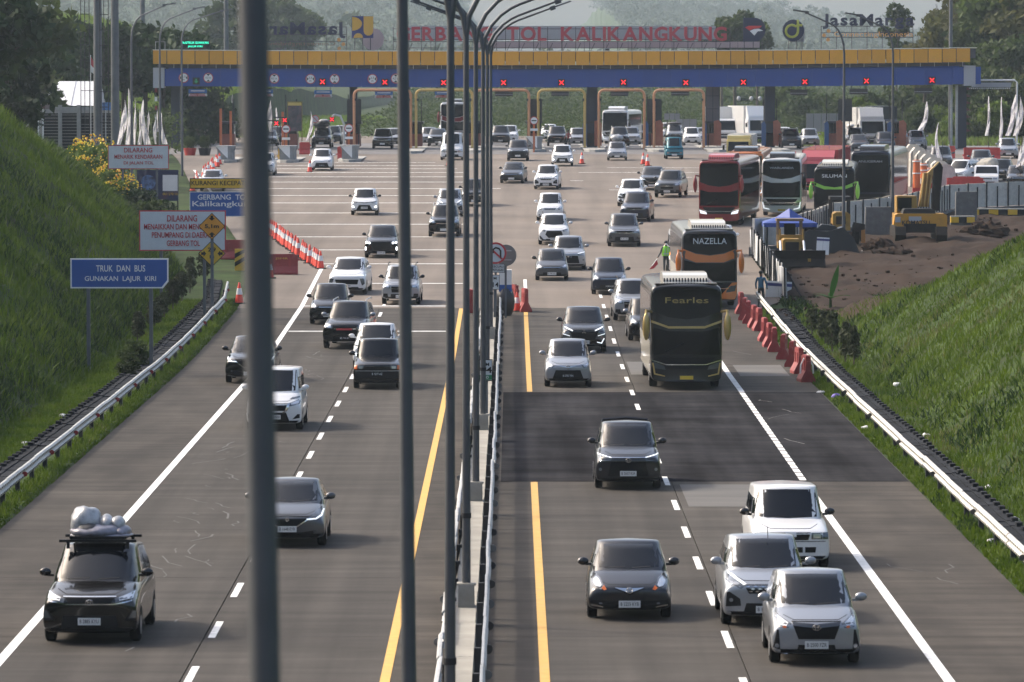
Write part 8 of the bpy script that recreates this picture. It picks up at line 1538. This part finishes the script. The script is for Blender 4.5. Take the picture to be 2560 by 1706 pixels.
# beyond the barrier at the right edge
for k_, x, y, Y, pt, lab, yw in [('suv_tall', 2352, 370, 400, 'grey', 'dark windowed car cut by the right edge below the flags', 4), ('mpv_long', 2452, 380, 396, 'grey', 'grey people carrier at upper right behind the white off-roader', 6), ('suv_tall', 2500, 412, 374, 'black', 'black off-roader in the right group, nearest the edge flag', 8), ('mpv_big', 2462, 408, 377, 'dgrey', 'dark car beside the white off-roader on the right', 10), ('suv_tall', 2390, 424, 373, 'white', 'white off-roader parked beyond the barrier at right', 26), ('mpv_plain', 2262, 400, 388, 'blue', 'dark blue car behind the dark coach roof', 4), ('mpv_plain', 2520, 350, 430, 'silver', 'silver car far right above the dark cars', 2), ('sedan_dark', 2545, 440, 371, 'black', 'black car behind the loaded pickup at the right edge', 4)]:
    p = AT(x, y, Y); car(k_, 0, 0, pt, lab, yaw=yw, near=False, group='vehicles beyond the barrier', loc=Vector((p.x, Y, RZ(Y))))
p = AT(2466, 450, 368); r = pickup(Vector((p.x, 368, RZ(368))), 'white pickup loaded with a pale sack behind the concrete wall', yaw=6)
bags(r, 'pale sacks piled on the white pickup behind the wall', [(0, 2.7, 1.55, .75, .85, .55, mat('sack_pale', (.34, .32, .28), .8)), (.3, 2.2, 1.75, .5, .5, .4, mat('sack_pale', (.34, .32, .28)))], 'cargo')
# coaches and trucks
def gold_x(r, bv, put, h, H, L, fy): put('gold_trim', patch('gold_trim', bv, T((-.97 * h, 2.34), (-.5 * h, 2.13), (.5 * h, 2.13), (.97 * h, 2.34), (.97 * h, 2.42), (.5 * h, 2.21), (-.5 * h, 2.21), (-.97 * h, 2.42)), 'f', .035, .25), PAINT['gold'])
coach(1575, 893, 'black and gold coach in front of the orange one, lettered in gold', body='bus', lower='bus', band='bus', mirror_='gold', name_text='Fearles', name_mat=mat('gold_letter', (.42, .32, .12), .35, .4), roof='black', unit='cream', side='cream', drl='gold', extra=gold_x, H=3.66, yaw=-.5, group='coaches on the toll road')
def orange_x(r, bv, put, h, H, L, fy):
    for s in (1, -1):
        q = T((.30 * h, .44), (.96 * h, .38), (.97 * h, 1.16), (.80 * h, 1.14), (.56 * h, .80)); put('corner_panel', patch('corner_panel', bv, q if s > 0 else mir(q), 'f', .024, .2), PAINT['orange']); q = T((.66 * h, .84), (.92 * h, .90), (.94 * h, 1.02), (.74 * h, 1.0)); put('lamp_cluster', patch('lamp_cluster', bv, q if s > 0 else mir(q), 'f', .045, .2), LAMPD)
coach(1628, 706, 'orange and black coach with white lettering beside the works fence', body='grey', lower='black', band='orange', mirror_='orange', name_text='NAZELLA', name_mat=SIGNW, name_font=.26, roof='grey', unit='cream', side='cream', band_z=(2.10, 2.44), extra=orange_x, yaw=-1, H=3.5, drl=False)
coach(1656, 518, 'dark red double deck coach beside the concrete wall', body='red', lower='red', band='red', mirror_='red', name_text=None, roof='black', unit='rbox', side='red', band_z=(2.12, 2.42), yaw=9, H=3.95, lamps=DRL, drl=False)
coach(1800, 484, 'white and black coach with a red mark right of the red coach', body='white', lower='white', band='white', mirror_='black', roof='black', unit='black', side='grey', yaw=5, H=3.65, name_text='WARLANDA', name_mat=SIGNW, name_font=.12, band_z=(2.2, 2.42), loc=Vector(((1955 - 1280) * 328 / F, 328, RZ(328))))
coach(1918, 470, 'green and black coach lettered in white behind the backhoe', body='black', lower='black', band='green', mirror_='green', roof='black', unit='cream', side='green', name_text='SILUMAN', name_mat=SIGNW, name_font=.2, yaw=5, H=3.5, band_z=(2.2, 2.36), loc=Vector(((1918 * K - 1280) * 318 / F, 318, RZ(318))))
coach(2012, 450, 'big dark coach with pale and yellow sides behind the green one', body='navy', lower='navy', band='navy', mirror_='black', roof='navy', unit='black', side='cream', name_text='ANUGERAH', name_mat=LGREY, name_font=.14, yaw=10, H=3.85, split=False, W=2.55, loc=Vector(((2179 - 1280) * 335 / F, 335, RZ(335))))
coach(1740, 400, 'orange coach hidden behind the red coach roof', body='orange', lower='orange', band='orange', mirror_='black', roof='orange', unit='black', side='orange', split=False, yaw=6, H=3.25, loc=Vector((15.6, 350, RZ(350))))
coach(1045, 318, 'far white and red coach seen between the central poles', body='white', lower='red', band='red', mirror_='red', roof='white', unit='black', side='white', H=3.9, yaw=1, loc=Vector((AT(1134, 340, 500).x, 500, RZ(500))))
coach(1405, 330, 'far white and blue coach behind the middle column', body='white', lower='white', band='white', mirror_='black', roof='white', unit='white', side='white', H=3.2, yaw=8, split=False, loc=Vector((AT(1540, 340, 496).x, 496, RZ(496))))
box_truck(1688, 372, 'yellow cabbed truck with a grey white box near the red coach', 'yellow', 'boxw', W=1.95, BL=4.3, BH=1.6, yaw=7, deflector='yellow', loc=Vector((AT(1848, 400, 408).x, 408, RZ(408))))
t = box_truck(1880, 372, 'dark red truck with a long box behind the coaches', 'rbox', 'rbox', W=2.4, BL=9, BH=2.25, yaw=9, deflector='rbox', H=2.4, loc=Vector((20.9, 357, RZ(357))))
t = box_truck(1985, 330, 'white high fronted truck with a printed box beside a dark trailer', 'white', 'boxw', W=2.4, BL=8, BH=2.7, yaw=-6, deflector='white', H=2.5, loc=Vector((AT(2178, 345, 478).x, 478, RZ(478))))
box_truck(2030, 330, 'dark sided trailer truck right of the white high fronted one', 'navy', 'navy', W=2.3, BL=8, BH=2.75, yaw=0, H=2.4, loc=Vector((AT(2212, 345, 488).x, 488, RZ(488))))
box_truck(1660, 300, 'white box truck far behind the lattice screen', 'white', 'boxw', W=2.3, BL=6, BH=2.6, yaw=-4, H=2.3, loc=Vector((AT(1812, 340, 505).x, 505, RZ(505))))
t = box_truck(1720, 300, 'white truck with a colour printed box left of the inner right column', 'white', 'boxw', W=2.4, BL=7, BH=2.7, yaw=-10, deflector='white', H=2.4, loc=Vector((AT(1896, 345, 500).x, 500, RZ(500))))
# ------------------------------------------------------------------ air
HAZE = bpy.data.materials.new('haze_air'); HAZE.use_nodes = True; t = HAZE.node_tree; t.nodes.remove(t.nodes['Principled BSDF'])
pv = nd(t, 'ShaderNodeVolumePrincipled'); pv.inputs['Color'].default_value = (.72, .86, 1, 1); pv.inputs['Density'].default_value = .000095; pv.inputs['Anisotropy'].default_value = .25
t.links.new(pv.outputs[0], t.nodes['Material Output'].inputs['Volume'])
o = MB().box((0, 2750, 60), (3000, 5800, 150)).build('haze', [HAZE]); o['kind'] = 'stuff'
